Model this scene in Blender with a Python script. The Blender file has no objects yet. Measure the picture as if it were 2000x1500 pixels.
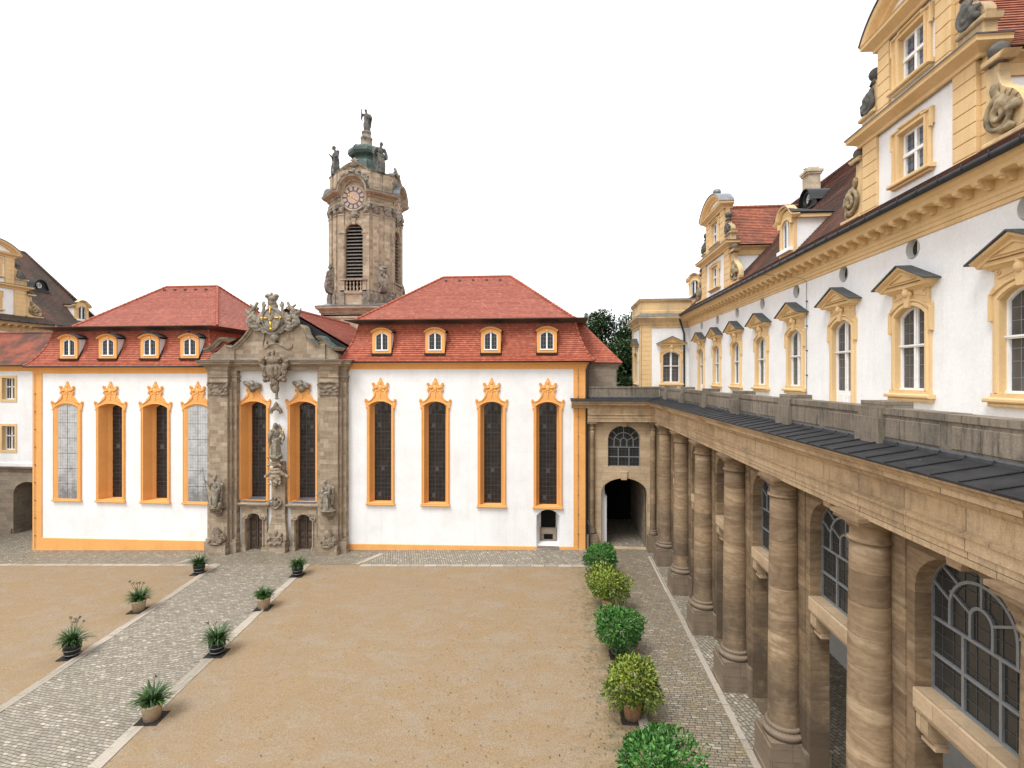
import bpy, bmesh, math, random
from mathutils import Vector, Matrix, noise
from mathutils.geometry import tessellate_polygon
R = math.radians; PI = math.pi
sin, cos = math.sin, math.cos
V = Vector
sc = bpy.context.scene
rnd = random.Random(7)

# ------------------------------------------------------------------ camera
F, H, HOR = 1000.0, 12.3, 738.0          # focal length in photo pixels, eye height, horizon row
TH = math.atan(.09)
cd = bpy.data.cameras.new('camera')
cam = bpy.data.objects.new('camera', cd)
sc.collection.objects.link(cam)
cam.location = (0, 0, H)
cam.rotation_euler = (R(90), 0, TH)
cd.sensor_width = 36; cd.lens = 36 * F / 2000
cd.shift_y = -(750 - HOR) / 2000
cd.clip_start = .1; cd.clip_end = 2000
sc.camera = cam

# ------------------------------------------------------------------ world: bright overcast sky
SUN_EL, SUN_AZ = 58, 215
w = bpy.data.worlds.new('World'); sc.world = w; w.use_nodes = True
nt = w.node_tree
bg = nt.nodes['Background']
sky = nt.nodes.new('ShaderNodeTexSky'); sky.sky_type = 'NISHITA'; sky.sun_disc = False
sky.sun_elevation = R(SUN_EL); sky.sun_rotation = R(SUN_AZ); sky.dust_density = 4
hs = nt.nodes.new('ShaderNodeHueSaturation'); hs.inputs['Saturation'].default_value = .06
nt.links.new(sky.outputs[0], hs.inputs['Color'])
mx = nt.nodes.new('ShaderNodeMix'); mx.data_type = 'RGBA'
mx.inputs[0].default_value = .88
nt.links.new(hs.outputs[0], mx.inputs[6]); mx.inputs[7].default_value = (9.4, 9.5, 9.7, 1)
nt.links.new(mx.outputs[2], bg.inputs['Color'])
bg.inputs['Strength'].default_value = .088
sd = bpy.data.lights.new('sun', 'SUN'); sd.energy = 1.5; sd.angle = R(24); sd.color = (1, .98, .95)
so = bpy.data.objects.new('sun', sd); sc.collection.objects.link(so)
# the sun stands high behind the camera's left shoulder
so.rotation_euler = V((.42, .62, -1.25)).to_track_quat('-Z', 'Y').to_euler()
so.location = (-20, -30, 60)
sc.view_settings.view_transform = 'Standard'; sc.view_settings.look = 'None'
sc.view_settings.gamma = 1
sc.view_settings.exposure = 1.0
sc.cycles.max_bounces = 6; sc.cycles.diffuse_bounces = 4; sc.cycles.glossy_bounces = 3
sc.cycles.use_denoising = True

# ------------------------------------------------------------------ pixel to place
def ray(px, py):
    cx = (px - 1000) / F; cz = (HOR - py) / F
    return V((-sin(TH) + cx * cos(TH), cos(TH) + cx * sin(TH), cz))
def atY(px, py, Y):
    d = ray(px, py); t = Y / d.y
    return V((d.x * t, Y, H + d.z * t))
def atX(px, py, X):
    d = ray(px, py); t = X / d.x
    return V((X, d.y * t, H + d.z * t))
def xY(px, Y): return atY(px, 738, Y).x
def yX(px, X): return atX(px, 738, X).y
def gz(x): return .031 * min(0., x - 2)
def atG(px, py):
    d = ray(px, py); z = 0.
    for i in range(20):
        t = (z - H) / d.z; z = gz(d.x * t)
    return V((d.x * t, d.y * t, z))

# ------------------------------------------------------------------ materials
MATS = {}
def newmat(name):
    m = bpy.data.materials.new(name); m.use_nodes = True
    n = m.node_tree; b = n.nodes['Principled BSDF']
    MATS[name] = m
    return m, n, b
def nd(n, typ, ins=None, **props):
    x = n.nodes.new('ShaderNode' + typ)
    for k, v in props.items(): setattr(x, k, v)
    for k, v in (ins or {}).items():
        if hasattr(v, 'is_linked') or isinstance(v, bpy.types.NodeSocket): n.links.new(v, x.inputs[k])
        else: x.inputs[k].default_value = v
    return x
def c4(c): return (c[0], c[1], c[2], 1)
def mixc(n, fac, a, b, blend='MIX'):
    x = n.nodes.new('ShaderNodeMix'); x.data_type = 'RGBA'; x.blend_type = blend
    for k, v in ((0, fac), (6, a), (7, b)):
        if isinstance(v, bpy.types.NodeSocket): n.links.new(v, x.inputs[k])
        else: x.inputs[k].default_value = v if k == 0 else c4(v)
    return x.outputs[2]
def ramp(n, fac, stops, interp='LINEAR'):
    r = n.nodes.new('ShaderNodeValToRGB'); e = r.color_ramp; e.interpolation = interp
    while len(e.elements) < len(stops): e.elements.new(.5)
    for el, (p, c) in zip(e.elements, stops):
        el.position = p; el.color = c4(c) if isinstance(c, tuple) else (c, c, c, 1)
    n.links.new(fac, r.inputs[0])
    return r.outputs[0]
def mapped(n, src, scale, loc=(0, 0, 0)):
    tc = n.nodes.new('ShaderNodeTexCoord')
    mp = nd(n, 'Mapping', {'Vector': tc.outputs[src], 'Scale': scale, 'Location': loc})
    return mp.outputs[0]
def noise_(n, vec, scale, detail=4, rough=.55, dist=0):
    return nd(n, 'TexNoise', {'Vector': vec, 'Scale': scale, 'Detail': detail, 'Roughness': rough, 'Distortion': dist}).outputs[0]
def bump(n, b, h, strength=.3, dist=.02, prev=None):
    bp = nd(n, 'Bump', {'Height': h, 'Strength': strength, 'Distance': dist})
    if prev: n.links.new(prev, bp.inputs['Normal'])
    n.links.new(bp.outputs[0], b.inputs['Normal'])
    return bp.outputs[0]
def fin(n, b, col, rough=.85, spec=.25):
    n.links.new(col, b.inputs['Base Color'])
    b.inputs['Roughness'].default_value = rough
    b.inputs['Specular IOR Level'].default_value = spec

def plaster(name, col, dirt, amt=.5, streak=.35, bs=.25):
    m, n, b = newmat(name)
    o = mapped(n, 'Object', (1, 1, 1))
    a = noise_(n, o, .55, 6, .62)
    st = noise_(n, mapped(n, 'Object', (2.2, 2.2, .16)), 1.6, 5, .6)
    f1 = ramp(n, a, [(.42, 0.), (.75, amt)])
    f2 = ramp(n, st, [(.52, 0.), (.8, streak)])
    c = mixc(n, f1, col, dirt)
    c = mixc(n, f2, c, dirt)
    fine = noise_(n, o, 9, 4, .6)
    c = mixc(n, .22, c, ramp(n, fine, [(.3, .62), (.7, 1.)]), 'MULTIPLY')
    fin(n, b, c, .9, .15)
    bump(n, b, noise_(n, o, 22, 5, .7), bs, .02)
    return m
plaster('white_plaster', (.83, .83, .83), (.6, .58, .55), .45, .32)
plaster('orange_plaster', (.80, .40, .135), (.62, .29, .09), .5, .3)
plaster('ochre_plaster', (.72, .515, .275), (.5, .34, .16), .5, .45)
plaster('ochre_worn', (.7, .5, .26), (.22, .19, .15), .75, .8)
plaster('grey_plaster', (.62, .61, .58), (.42, .4, .36), .5, .4)

def ashlar(name, cols, mortar, bw, bh, strata=.5, dark=.35, ms=.008, bs=.5):
    m, n, b = newmat(name)
    uv = mapped(n, 'UV', (1, 1, 1))
    br = nd(n, 'TexBrick', {'Vector': uv, 'Color1': c4((0, 0, 0)), 'Color2': c4((1, 1, 1)), 'Mortar': c4((.5, .5, .5)),
        'Scale': 1., 'Mortar Size': ms, 'Mortar Smooth': .3, 'Brick Width': bw, 'Row Height': bh}, offset=.5, squash=.8, squash_frequency=3)
    br.inputs['Bias'].default_value = 0
    c = ramp(n, br.outputs[0], [(i / (len(cols) - 1), k) for i, k in enumerate(cols)])
    o = mapped(n, 'Object', (1, 1, 1))
    ob = mapped(n, 'Object', (.35, .35, 3.2))
    s = noise_(n, ob, 2.4, 5, .65, .5)
    c = mixc(n, strata, c, ramp(n, s, [(.25, .55), (.5, .95), (.75, 1.3)]), 'MULTIPLY')
    d = noise_(n, o, .7, 6, .7)
    c = mixc(n, ramp(n, d, [(.5, 0.), (.72, dark)]), c, (.075, .07, .06))
    c = mixc(n, br.outputs['Fac'], c, mortar)
    fine = noise_(n, o, 16, 4, .7)
    c = mixc(n, .3, c, ramp(n, fine, [(.3, .55), (.7, 1.1)]), 'MULTIPLY')
    fin(n, b, c, .9, .15)
    p = bump(n, b, nd(n, 'Math', {0: 1., 1: br.outputs['Fac']}, operation='SUBTRACT').outputs[0], bs, .012)
    bump(n, b, fine, .35, .02, p)
    return m
ashlar('portal_stone', [(.31, .238, .168), (.37, .29, .207), (.265, .2, .14), (.45, .362, .265), (.35, .278, .21)], (.34, .275, .2), .62, .3)
ashlar('tower_stone', [(.33, .25, .175), (.46, .36, .25), (.28, .215, .16), (.5, .41, .3), (.38, .295, .21)], (.4, .33, .26), .7, .33, .4, .6)
ashlar('gallery_stone', [(.44, .325, .205), (.52, .39, .255), (.4, .29, .18), (.56, .435, .29)], (.26, .19, .125), 1.3, .55, .38, .45, .006)
ashlar('entablature_stone', [(.53, .385, .235), (.59, .435, .27), (.47, .335, .2), (.62, .47, .3)], (.2, .145, .095), 1.9, 3.1, .3, .6, .009, .8)
ashlar('plinth_stone', [(.2, .155, .11), (.25, .19, .135), (.17, .135, .1)], (.1, .08, .06), 1.5, .6, .5, .6)
ashlar('parapet_stone', [(.2, .168, .13), (.265, .225, .175), (.17, .145, .112)], (.09, .08, .07), 2.6, .9, .25, .75)
ashlar('dim_stone', [(.26, .21, .16), (.32, .26, .2), (.22, .18, .14)], (.2, .17, .13), .8, .4, .45, .5)

def strata_stone(name, zstep=.72, gain=1.):
    """bedded sandstone drums: wavy beds, each drum cut at its own tilt"""
    m, n, b = newmat(name)
    tc = n.nodes.new('ShaderNodeTexCoord')
    oi = n.nodes.new('ShaderNodeObjectInfo')
    sx = nd(n, 'SeparateXYZ', {0: tc.outputs['Object']})
    q = nd(n, 'Math', {0: sx.outputs[2], 1: zstep}, operation='DIVIDE').outputs[0]
    fl = nd(n, 'Math', {0: q}, operation='FLOOR').outputs[0]
    seed = nd(n, 'Math', {0: fl, 1: nd(n, 'Math', {0: oi.outputs['Random'], 1: 37.}, operation='MULTIPLY').outputs[0]}, operation='ADD').outputs[0]
    wn = nd(n, 'TexWhiteNoise', {'W': seed}, noise_dimensions='1D')
    rv = nd(n, 'VectorMath', {0: wn.outputs['Color'], 1: (.5, .5, .5)}, operation='SUBTRACT').outputs[0]
    dt = nd(n, 'VectorMath', {0: tc.outputs['Object'], 1: rv}, operation='DOT_PRODUCT').outputs['Value']
    tilt = nd(n, 'Math', {0: dt, 1: .34}, operation='MULTIPLY').outputs[0]
    z2 = nd(n, 'Math', {0: sx.outputs[2], 1: tilt}, operation='ADD').outputs[0]
    z3 = nd(n, 'Math', {0: z2, 1: seed}, operation='ADD').outputs[0]
    cv = nd(n, 'CombineXYZ', {0: nd(n, 'Math', {0: sx.outputs[0], 1: .22}, operation='MULTIPLY').outputs[0],
                              1: nd(n, 'Math', {0: sx.outputs[1], 1: .22}, operation='MULTIPLY').outputs[0], 2: z3}).outputs[0]
    beds = noise_(n, cv, 2.5, 5, .6, .25)
    c = ramp(n, beds, [(p, tuple(q * gain for q in k)) for p, k in [(.28, (.195, .137, .088)), (.4, (.27, .193, .122)), (.47, (.335, .247, .16)), (.53, (.255, .182, .115)), (.6, (.33, .245, .16)), (.66, (.42, .325, .218)), (.75, (.32, .235, .153))]])
    tone = ramp(n, wn.outputs['Value'], [(0., (.62, .58, .55)), (.35, (.95, .92, .88)), (.7, (1.05, 1.02, .98)), (1., (1.25, 1.2, 1.12))])
    c = mixc(n, .75, c, tone, 'MULTIPLY')
    fr = nd(n, 'Math', {0: q}, operation='FRACT').outputs[0]
    c = mixc(n, .45, c, ramp(n, noise_(n, tc.outputs['Object'], 5.5, 6, .72), [(.3, .66), (.5, 1.), (.7, 1.22)]), 'MULTIPLY')
    jt = ramp(n, fr, [(0., 1.), (.012, 0.), (.988, 0.), (1., 1.)])
    c = mixc(n, nd(n, 'Math', {0: jt, 1: .55}, operation='MULTIPLY').outputs[0], c, (.15, .11, .075))
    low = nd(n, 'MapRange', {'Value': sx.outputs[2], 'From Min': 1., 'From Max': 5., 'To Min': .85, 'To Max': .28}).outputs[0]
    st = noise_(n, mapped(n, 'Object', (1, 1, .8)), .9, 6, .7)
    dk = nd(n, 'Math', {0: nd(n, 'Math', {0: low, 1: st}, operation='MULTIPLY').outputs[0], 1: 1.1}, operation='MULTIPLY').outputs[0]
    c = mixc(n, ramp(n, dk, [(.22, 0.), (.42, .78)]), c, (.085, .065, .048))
    fin(n, b, c, .9, .15)
    fine = noise_(n, tc.outputs['Object'], 24, 5, .7)
    p = bump(n, b, beds, .35, .03)
    p = bump(n, b, fine, .3, .015, p)
    bump(n, b, nd(n, 'Math', {0: 1., 1: jt}, operation='SUBTRACT').outputs[0], .4, .01, p)
    return m
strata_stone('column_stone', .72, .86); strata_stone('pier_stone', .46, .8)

def plain(name, col, rough=.6, spec=.4, metal=0., var=.25, nscale=6, bs=.15, dirt=None):
    m, n, b = newmat(name)
    o = mapped(n, 'Object', (1, 1, 1))
    a = noise_(n, o, nscale, 5, .6)
    c = mixc(n, ramp(n, a, [(.3, 0.), (.7, 1.)]), tuple(k * (1 - var) for k in col), tuple(min(1, k * (1 + var)) for k in col))
    if dirt:
        c = mixc(n, ramp(n, noise_(n, o, nscale * .37, 6, .7), [(.47, 0.), (.66, .85)]), c, dirt)
    fin(n, b, c, rough, spec); b.inputs['Metallic'].default_value = metal
    bump(n, b, a, bs, .02)
    return m
def streaks(name, amt, col):
    n = MATS[name].node_tree; b = n.nodes['Principled BSDF']; src = b.inputs['Base Color'].links[0].from_socket
    s = noise_(n, mapped(n, 'Object', (5.5, 5.5, .7)), 1.5, 6, .7)
    c = mixc(n, ramp(n, s, [(.5, 0.), (.7, amt)]), src, col)
    g = noise_(n, mapped(n, 'Object', (1, 1, 1)), 38, 4, .8)
    c = mixc(n, .6, c, ramp(n, g, [(.3, .6), (.7, 1.35)]), 'MULTIPLY')
    n.links.new(c, b.inputs['Base Color'])
streaks('parapet_stone', .8, (.06, .052, .042)); streaks('entablature_stone', .45, (.17, .115, .065)); streaks('portal_stone', .4, (.12, .095, .07))
plain('weathered_stone', (.27, .235, .185), .9, .15, 0, .4, 5, .4, (.1, .09, .075))
plain('brown_carving', (.22, .175, .13), .9, .15, 0, .35, 6, .4, (.1, .082, .063))
plain('tower_carving', (.24, .205, .165), .9, .15, 0, .4, 4, .4, (.06, .06, .055))
plain('grey_statue', (.13, .125, .115), .9, .15, 0, .4, 3, .4, (.05, .052, .05))
plain('ochre_carving', (.3, .235, .145), .9, .15, 0, .4, 3.2, .5, (.06, .056, .048))
plain('orange_carving', (.80, .40, .135), .9, .15, 0, .12, 5, .3)
plain('slate_metal', (.024, .0235, .025), .6, .2, 0, .3, 3, .05, (.036, .035, .036))
def specks():
    n = MATS['slate_metal'].node_tree; b = n.nodes['Principled BSDF']; src = b.inputs['Base Color'].links[0].from_socket
    v = nd(n, 'TexVoronoi', {'Vector': mapped(n, 'Object', (1, 1.6, 1)), 'Scale': 3.1, 'Randomness': 1.})
    f = nd(n, 'Math', {0: ramp(n, v.outputs['Distance'], [(.045, 1.), (.075, 0.)]), 1: ramp(n, noise_(n, mapped(n, 'Object', (1, 1, 1)), 1.3, 3), [(.48, 0.), (.56, .8)])}, operation='MULTIPLY').outputs[0]
    n.links.new(mixc(n, f, src, (.2, .2, .2)), b.inputs['Base Color'])
specks()
plain('pediment_slate', (.055, .06, .06), .6, .3, 0, .3, 3, .1)
plain('litter', (.12, .08, .04), .9, .1, 0, .6, 3)
plain('lead_sheet', (.2, .215, .235), .4, .5, .5, .3, 3, .1)
plain('gutter_metal', (.024, .026, .028), .5, .35, 0, .3, 4, .05)
plain('copper_green', (.075, .11, .098), .7, .3, 0, .45, 2.5, .1, (.035, .045, .042))
plain('gold', (.85, .5, .06), .3, .5, .9, .1)
plain('lead_bar', (.075, .078, .083), .5, .4, .3, .2)
plain('grey_bar', (.2, .212, .22), .5, .4, .1, .12)
plain('white_paint', (.8, .8, .79), .45, .4, 0, .06)
plain('oak_door', (.075, .05, .034), .55, .4, 0, .4, 9, .3)
plain('terracotta', (.45, .26, .15), .85, .2, 0, .25, 7, .2, (.42, .37, .31))
plain('sand_pot', (.5, .39, .27), .85, .2, 0, .2, 7, .2)
plain('black_tub', (.022, .022, .022), .5, .4, 0, .3)
plain('hoop_metal', (.16, .165, .165), .5, .5, .6, .2)
plain('dark_board', (.03, .027, .024), .8, .2, 0, .4)
plain('bark', (.1, .075, .05), .95, .1, 0, .4, 8, .6)
plain('soil', (.05, .038, .026), .95, .1, 0, .4, 20, .4)
plain('bird_grey', (.035, .037, .042), .7, .3)
plain('clock_pink', (.42, .3, .25), .7, .3, 0, .15)
plain('clock_dark', (.09, .085, .085), .7, .3, 0, .2)
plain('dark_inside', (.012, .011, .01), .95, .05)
plain('louvre_wood', (.19, .17, .15), .85, .2, 0, .3, 5, .2)
plain('flower_head', (.13, .12, .1), .9, .1, 0, .3, 20)
plain('chimney_render', (.5, .42, .31), .9, .15, 0, .25, 2, .3, (.26, .22, .16))
plain('stone_slab', (.38, .33, .26), .9, .2, 0, .28, 2.4, .25, (.3, .24, .17))

def glass(name, col, rough=.06, spec=.5, tint=.5):
    m, n, b = newmat(name)
    uv = mapped(n, 'UV', (1, 1, 1))
    wn = nd(n, 'TexNoise', {'Vector': uv, 'Scale': 1.3, 'Detail': 3.})
    c = mixc(n, wn.outputs[0], tuple(k * (1 - tint) for k in col), tuple(k * (1 + tint) for k in col))
    fin(n, b, c, rough, spec)
    return m
glass('dark_glass', (.02, .018, .017), .12, .4, .6)
glass('brown_glass', (.029, .02, .017), .15, .4, .6)
glass('wing_glass', (.07, .07, .07), .1, .5, .5)
glass('sky_sheen_glass', (.12, .14, .18), .1, .6, .35)  # light bluish base colour stands in for the sky mirrored in the gable panes
glass('gallery_glass', (.03, .031, .029), .12, .45, .6)
def painted():
    m, n, b = newmat('painted_pane')
    o = mapped(n, 'Object', (1, 1, 1))
    sx = nd(n, 'SeparateXYZ', {0: o})
    a = noise_(n, o, 1.6, 6, .65)
    lo = nd(n, 'MapRange', {'Value': sx.outputs[2], 'From Min': 2.8, 'From Max': 5.6, 'To Min': .33, 'To Max': 0.}).outputs[0]
    f = nd(n, 'Math', {0: a, 1: lo}, operation='ADD').outputs[0]
    c = ramp(n, f, [(.4, (.5, .5, .5)), (.6, (.38, .38, .38)), (.8, (.2, .2, .2))])
    fin(n, b, c, .8, .2)
painted()

def tile(name, cols, moss=None, mossamt=0., joint=(.16, .05, .03), rough=.75):
    m, n, b = newmat(name)
    uv = mapped(n, 'UV', (1, 1, 1))
    br = nd(n, 'TexBrick', {'Vector': uv, 'Color1': c4((0, 0, 0)), 'Color2': c4((1, 1, 1)), 'Mortar': c4((.5, .5, .5)),
        'Scale': 1., 'Mortar Size': .035, 'Mortar Smooth': .4, 'Brick Width': 1., 'Row Height': 1.}, offset=.5)
    c = ramp(n, br.outputs[0], [(i / (len(cols) - 1), k) for i, k in enumerate(cols)])
    o = mapped(n, 'Object', (1, 1, 1))
    c = mixc(n, .35, c, ramp(n, noise_(n, o, .8, 5, .6), [(.3, .7), (.7, 1.15)]), 'MULTIPLY')
    if moss:
        c = mixc(n, ramp(n, noise_(n, mapped(n, 'Object', (1, 1, .45)), .55, 7, .72), [(.5 - mossamt * .4, 0.), (.7 - mossamt * .3, .92)]), c, moss)
    c = mixc(n, nd(n, 'Math', {0: br.outputs['Fac'], 1: .75}, operation='MULTIPLY').outputs[0], c, joint)
    fin(n, b, c, rough, .3)
    # each tile's lower end is round: a scalloped step
    sx = nd(n, 'SeparateXYZ', {0: uv})
    p = bump(n, b, br.outputs['Fac'], .5, .02)
    bump(n, b, noise_(n, o, 18, 3), .2, .01, p)
    return m
tile('new_tile', [(.36, .09, .05), (.43, .12, .066), (.3, .075, .043), (.49, .155, .09)], rough=.62)
tile('sky_sheen_tile', [(.37, .125, .088), (.43, .15, .105), (.32, .105, .075), (.48, .185, .135)], rough=.55)  # paler pink base colour imitates sky glancing off the upper slopes
tile('old_tile', [(.27, .095, .055), (.33, .125, .07), (.18, .07, .045), (.24, .085, .05)], (.07, .05, .042), .5)
tile('warm_tile', [(.36, .12, .068), (.42, .15, .085), (.29, .1, .06), (.33, .11, .065)], (.12, .065, .05), .2)
tile('far_tile', [(.34, .1, .065), (.38, .12, .075), (.27, .085, .06)], (.085, .06, .05), .3)
tile('dark_tile', [(.17, .085, .065), (.2, .1, .07), (.12, .07, .055)], (.06, .055, .045), .5)

def gravel():
    m, n, b = newmat('gravel')
    o = mapped(n, 'Object', (1, 1, 1))
    big = noise_(n, mapped(n, 'Object', (1, .55, 1)), .16, 7, .62, .4)
    mid = noise_(n, mapped(n, 'Object', (.7, 1.2, 1)), .9, 7, .7, .8)
    c = ramp(n, big, [(.3, (.262, .193, .122)), (.5, (.276, .196, .115)), (.7, (.262, .199, .134))])
    c = mixc(n, ramp(n, mid, [(.45, 0.), (.68, .85)]), c, (.282, .23, .172))
    fine = noise_(n, o, 26, 3, .8)
    c = mixc(n, .6, c, ramp(n, fine, [(.25, .5), (.5, .95), (.8, 1.5)]), 'MULTIPLY')
    grit = noise_(n, o, 13, 5, .85)
    c = mixc(n, .75, c, ramp(n, grit, [(.3, .76), (.5, 1.), (.7, 1.24)]), 'MULTIPLY')
    v = nd(n, 'TexVoronoi', {'Vector': mapped(n, 'Object', (1, 1.4, 1)), 'Scale': 2.3, 'Randomness': 1.})
    patch = noise_(n, o, .33, 3, .6)
    sp = nd(n, 'Math', {0: ramp(n, v.outputs['Distance'], [(.06, 1.), (.12, 0.)]), 1: ramp(n, patch, [(.42, 0.), (.56, 1.)])}, operation='MULTIPLY').outputs[0]
    c = mixc(n, nd(n, 'Math', {0: sp, 1: .8}, operation='MULTIPLY').outputs[0], c, (.1, .075, .05))
    # moss and leaf litter along the row of tubs
    sx = nd(n, 'SeparateXYZ', {0: o})
    near = nd(n, 'MapRange', {'Value': sx.outputs[0], 'From Min': -.2, 'From Max': 3.2, 'To Min': 0., 'To Max': 1.}).outputs[0]
    ml = noise_(n, o, 2.4, 7, .78)
    mf = nd(n, 'Math', {0: ml, 1: nd(n, 'Math', {0: near, 1: .26}, operation='MULTIPLY').outputs[0]}, operation='ADD').outputs[0]
    cl = ramp(n, nd(n, 'Math', {0: mf, 1: nd(n, 'Math', {0: noise_(n, o, .28, 3), 1: .2}, operation='MULTIPLY').outputs[0]}, operation='ADD').outputs[0], [(.71, 0.), (.88, .7)])
    c = mixc(n, cl, c, (.095, .1, .055))
    fin(n, b, c, .95, .1)
    p = bump(n, b, fine, .45, .02)
    bump(n, b, mid, .25, .05, p)
gravel()

def cobble(name, cols, bw, bh, joint, rot=0., moss=.5, warp=.03, wet=.6, mt=.54):
    m, n, b = newmat(name)
    tc = n.nodes.new('ShaderNodeTexCoord')
    o = tc.outputs['Object']
    wob = nd(n, 'TexNoise', {'Vector': o, 'Scale': 1.1, 'Detail': 3.})
    off = nd(n, 'VectorMath', {0: nd(n, 'VectorMath', {0: wob.outputs['Color'], 1: (.5, .5, .5)}, operation='SUBTRACT').outputs[0], 1: (warp * 3, warp * 3, 0)}, operation='MULTIPLY').outputs[0]
    vv = nd(n, 'VectorMath', {0: o, 1: off}, operation='ADD').outputs[0]
    mp = nd(n, 'Mapping', {'Vector': vv, 'Rotation': (0, 0, rot)}).outputs[0]
    br = nd(n, 'TexBrick', {'Vector': mp, 'Color1': c4((0, 0, 0)), 'Color2': c4((1, 1, 1)), 'Mortar': c4((.5, .5, .5)), 'Scale': 1.,
        'Mortar Size': min(bh * .11, .02), 'Mortar Smooth': .5, 'Brick Width': bw, 'Row Height': bh}, offset=.42, offset_frequency=2, squash=.75, squash_frequency=3)
    c = ramp(n, br.outputs[0], [(i / (len(cols) - 1), k) for i, k in enumerate(cols)])
    c = mixc(n, .4, c, ramp(n, noise_(n, o, 14, 4, .7), [(.3, .6), (.7, 1.25)]), 'MULTIPLY')
    pt = noise_(n, o, .75, 6, .72)
    jc = mixc(n, ramp(n, pt, [(.4, 0.), (.6, 1.)]), joint, (.13, .115, .045))
    c = mixc(n, br.outputs['Fac'], c, jc)
    c = mixc(n, ramp(n, noise_(n, o, 1.7, 7, .75, .6), [(mt, 0.), (mt + .18, moss)]), c, (.235, .175, .095))
    fin(n, b, c, wet, .4)
    p = bump(n, b, nd(n, 'Math', {0: 1., 1: br.outputs['Fac']}, operation='SUBTRACT').outputs[0], .9, .035)
    bump(n, b, noise_(n, o, 30, 3, .7), .35, .015, p)
G_ = [(a * .93, b * .9, c * .84) for a, b, c in [(.22, .2, .175), (.31, .285, .255), (.255, .23, .195), (.36, .335, .3), (.29, .265, .235), (.5, .46, .41)]]
cobble('path_cobble', G_, .29, .125, (.12, .105, .08), R(8), .4, .07)
cobble('strip_cobble', [(k[0] * .9, k[1] * .88, k[2] * .84) for k in G_], .29, .125, (.05, .048, .035), R(0), .8, .05, .55, .47)
cobble('front_cobble', G_, .27, .16, (.07, .066, .05), R(72), .25)
cobble('portal_cobble', [(k[0] * .88, k[1] * .86, k[2] * .82) for k in G_], .24, .15, (.1, .085, .06), R(-18), .55, .09)
cobble('edge_stone', [(.35, .31, .255), (.42, .37, .31), (.29, .255, .205)], .9, 6., (.22, .19, .15), R(0), .25, .0, .85)

def leaf(name, cols, rough=.45, trans=.12):
    m, n, b = newmat(name)
    tc = n.nodes.new('ShaderNodeTexCoord')
    sx = nd(n, 'SeparateXYZ', {0: tc.outputs['UV']})
    c = ramp(n, sx.outputs[0], [(i / (len(cols) - 1), k) for i, k in enumerate(cols)])
    fin(n, b, c, rough, .35)
    return m
leaf('laurel_leaf', [(.016, .06, .014), (.032, .115, .02), (.06, .18, .03), (.11, .27, .05)])
leaf('golden_leaf', [(.035, .075, .012), (.1, .16, .02), (.2, .25, .03), (.33, .36, .065)])
leaf('strap_leaf', [(.022, .055, .016), (.04, .09, .025), (.075, .145, .04)], .4)
leaf('tree_leaf', [(.022, .046, .02), (.04, .078, .03), (.062, .112, .042), (.09, .15, .062)], .6)
# ------------------------------------------------------------------ mesh building
Z = V((0, 0, 1))
class Fr:
    """a wall plane: u along it, v up, d outwards"""
    def __init__(s, o, ux, n): s.o, s.ux, s.n = V(o), V(ux), V(n)
    def __call__(s, u, v, d=0.): return s.o + s.ux * u + Z * v + s.n * d
SOUTH = Fr((0, 0, 0), (1, 0, 0), (0, -1, 0))      # local frame, facing the camera
def frS(Y): return Fr((0, Y, 0), (1, 0, 0), (0, -1, 0))
def frW(X): return Fr((X, 0, 0), (0, -1, 0), (-1, 0, 0))   # u = -Y, faces -X

def arch(hw, zs, rise, n=10):
    """points of an arch from right spring to left spring"""
    return [(hw * cos(PI * i / n), zs + rise * sin(PI * i / n)) for i in range(n + 1)]
def seg_arch(hw, zs, rise, n=8):
    r = (hw * hw + rise * rise) / (2 * rise); a = math.asin(hw / r)
    return [(r * sin(a - 2 * a * i / n), zs + rise - r + r * cos(a - 2 * a * i / n)) for i in range(n + 1)]
def opening(uc, hw, z0, zs, rise, n=10, seg=False):
    a = seg_arch(hw, zs, rise, n) if seg else arch(hw, zs, rise, n)
    return [(uc - hw, z0), (uc + hw, z0)] + [(uc + p, q) for p, q in a]
def rect(u0, z0, u1, z1): return [(u0, z0), (u1, z0), (u1, z1), (u0, z1)]
def circ(uc, zc, r, n=20): return [(uc + r * cos(2 * PI * i / n), zc + r * sin(2 * PI * i / n)) for i in range(n)]
def offset(poly, d):
    """shrink (d>0) a counter-clockwise polygon"""
    out = []; n = len(poly)
    ar = sum(poly[i][0] * poly[(i + 1) % n][1] - poly[(i + 1) % n][0] * poly[i][1] for i in range(n))
    s = 1 if ar > 0 else -1
    for i in range(n):
        a, b, c = V(poly[i - 1]), V(poly[i]), V(poly[(i + 1) % n])
        e1, e2 = (b - a), (c - b)
        if e1.length < 1e-6 or e2.length < 1e-6: out.append((b.x, b.y)); continue
        e1.normalize(); e2.normalize()
        n1, n2 = V((-e1.y, e1.x)) * s, V((-e2.y, e2.x)) * s
        m = n1 + n2
        if m.length < .3: m = n1
        else: m = m / max(.35, m.dot(n1))
        out.append((b.x + m.x * d, b.y + m.y * d))
    return out

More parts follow.
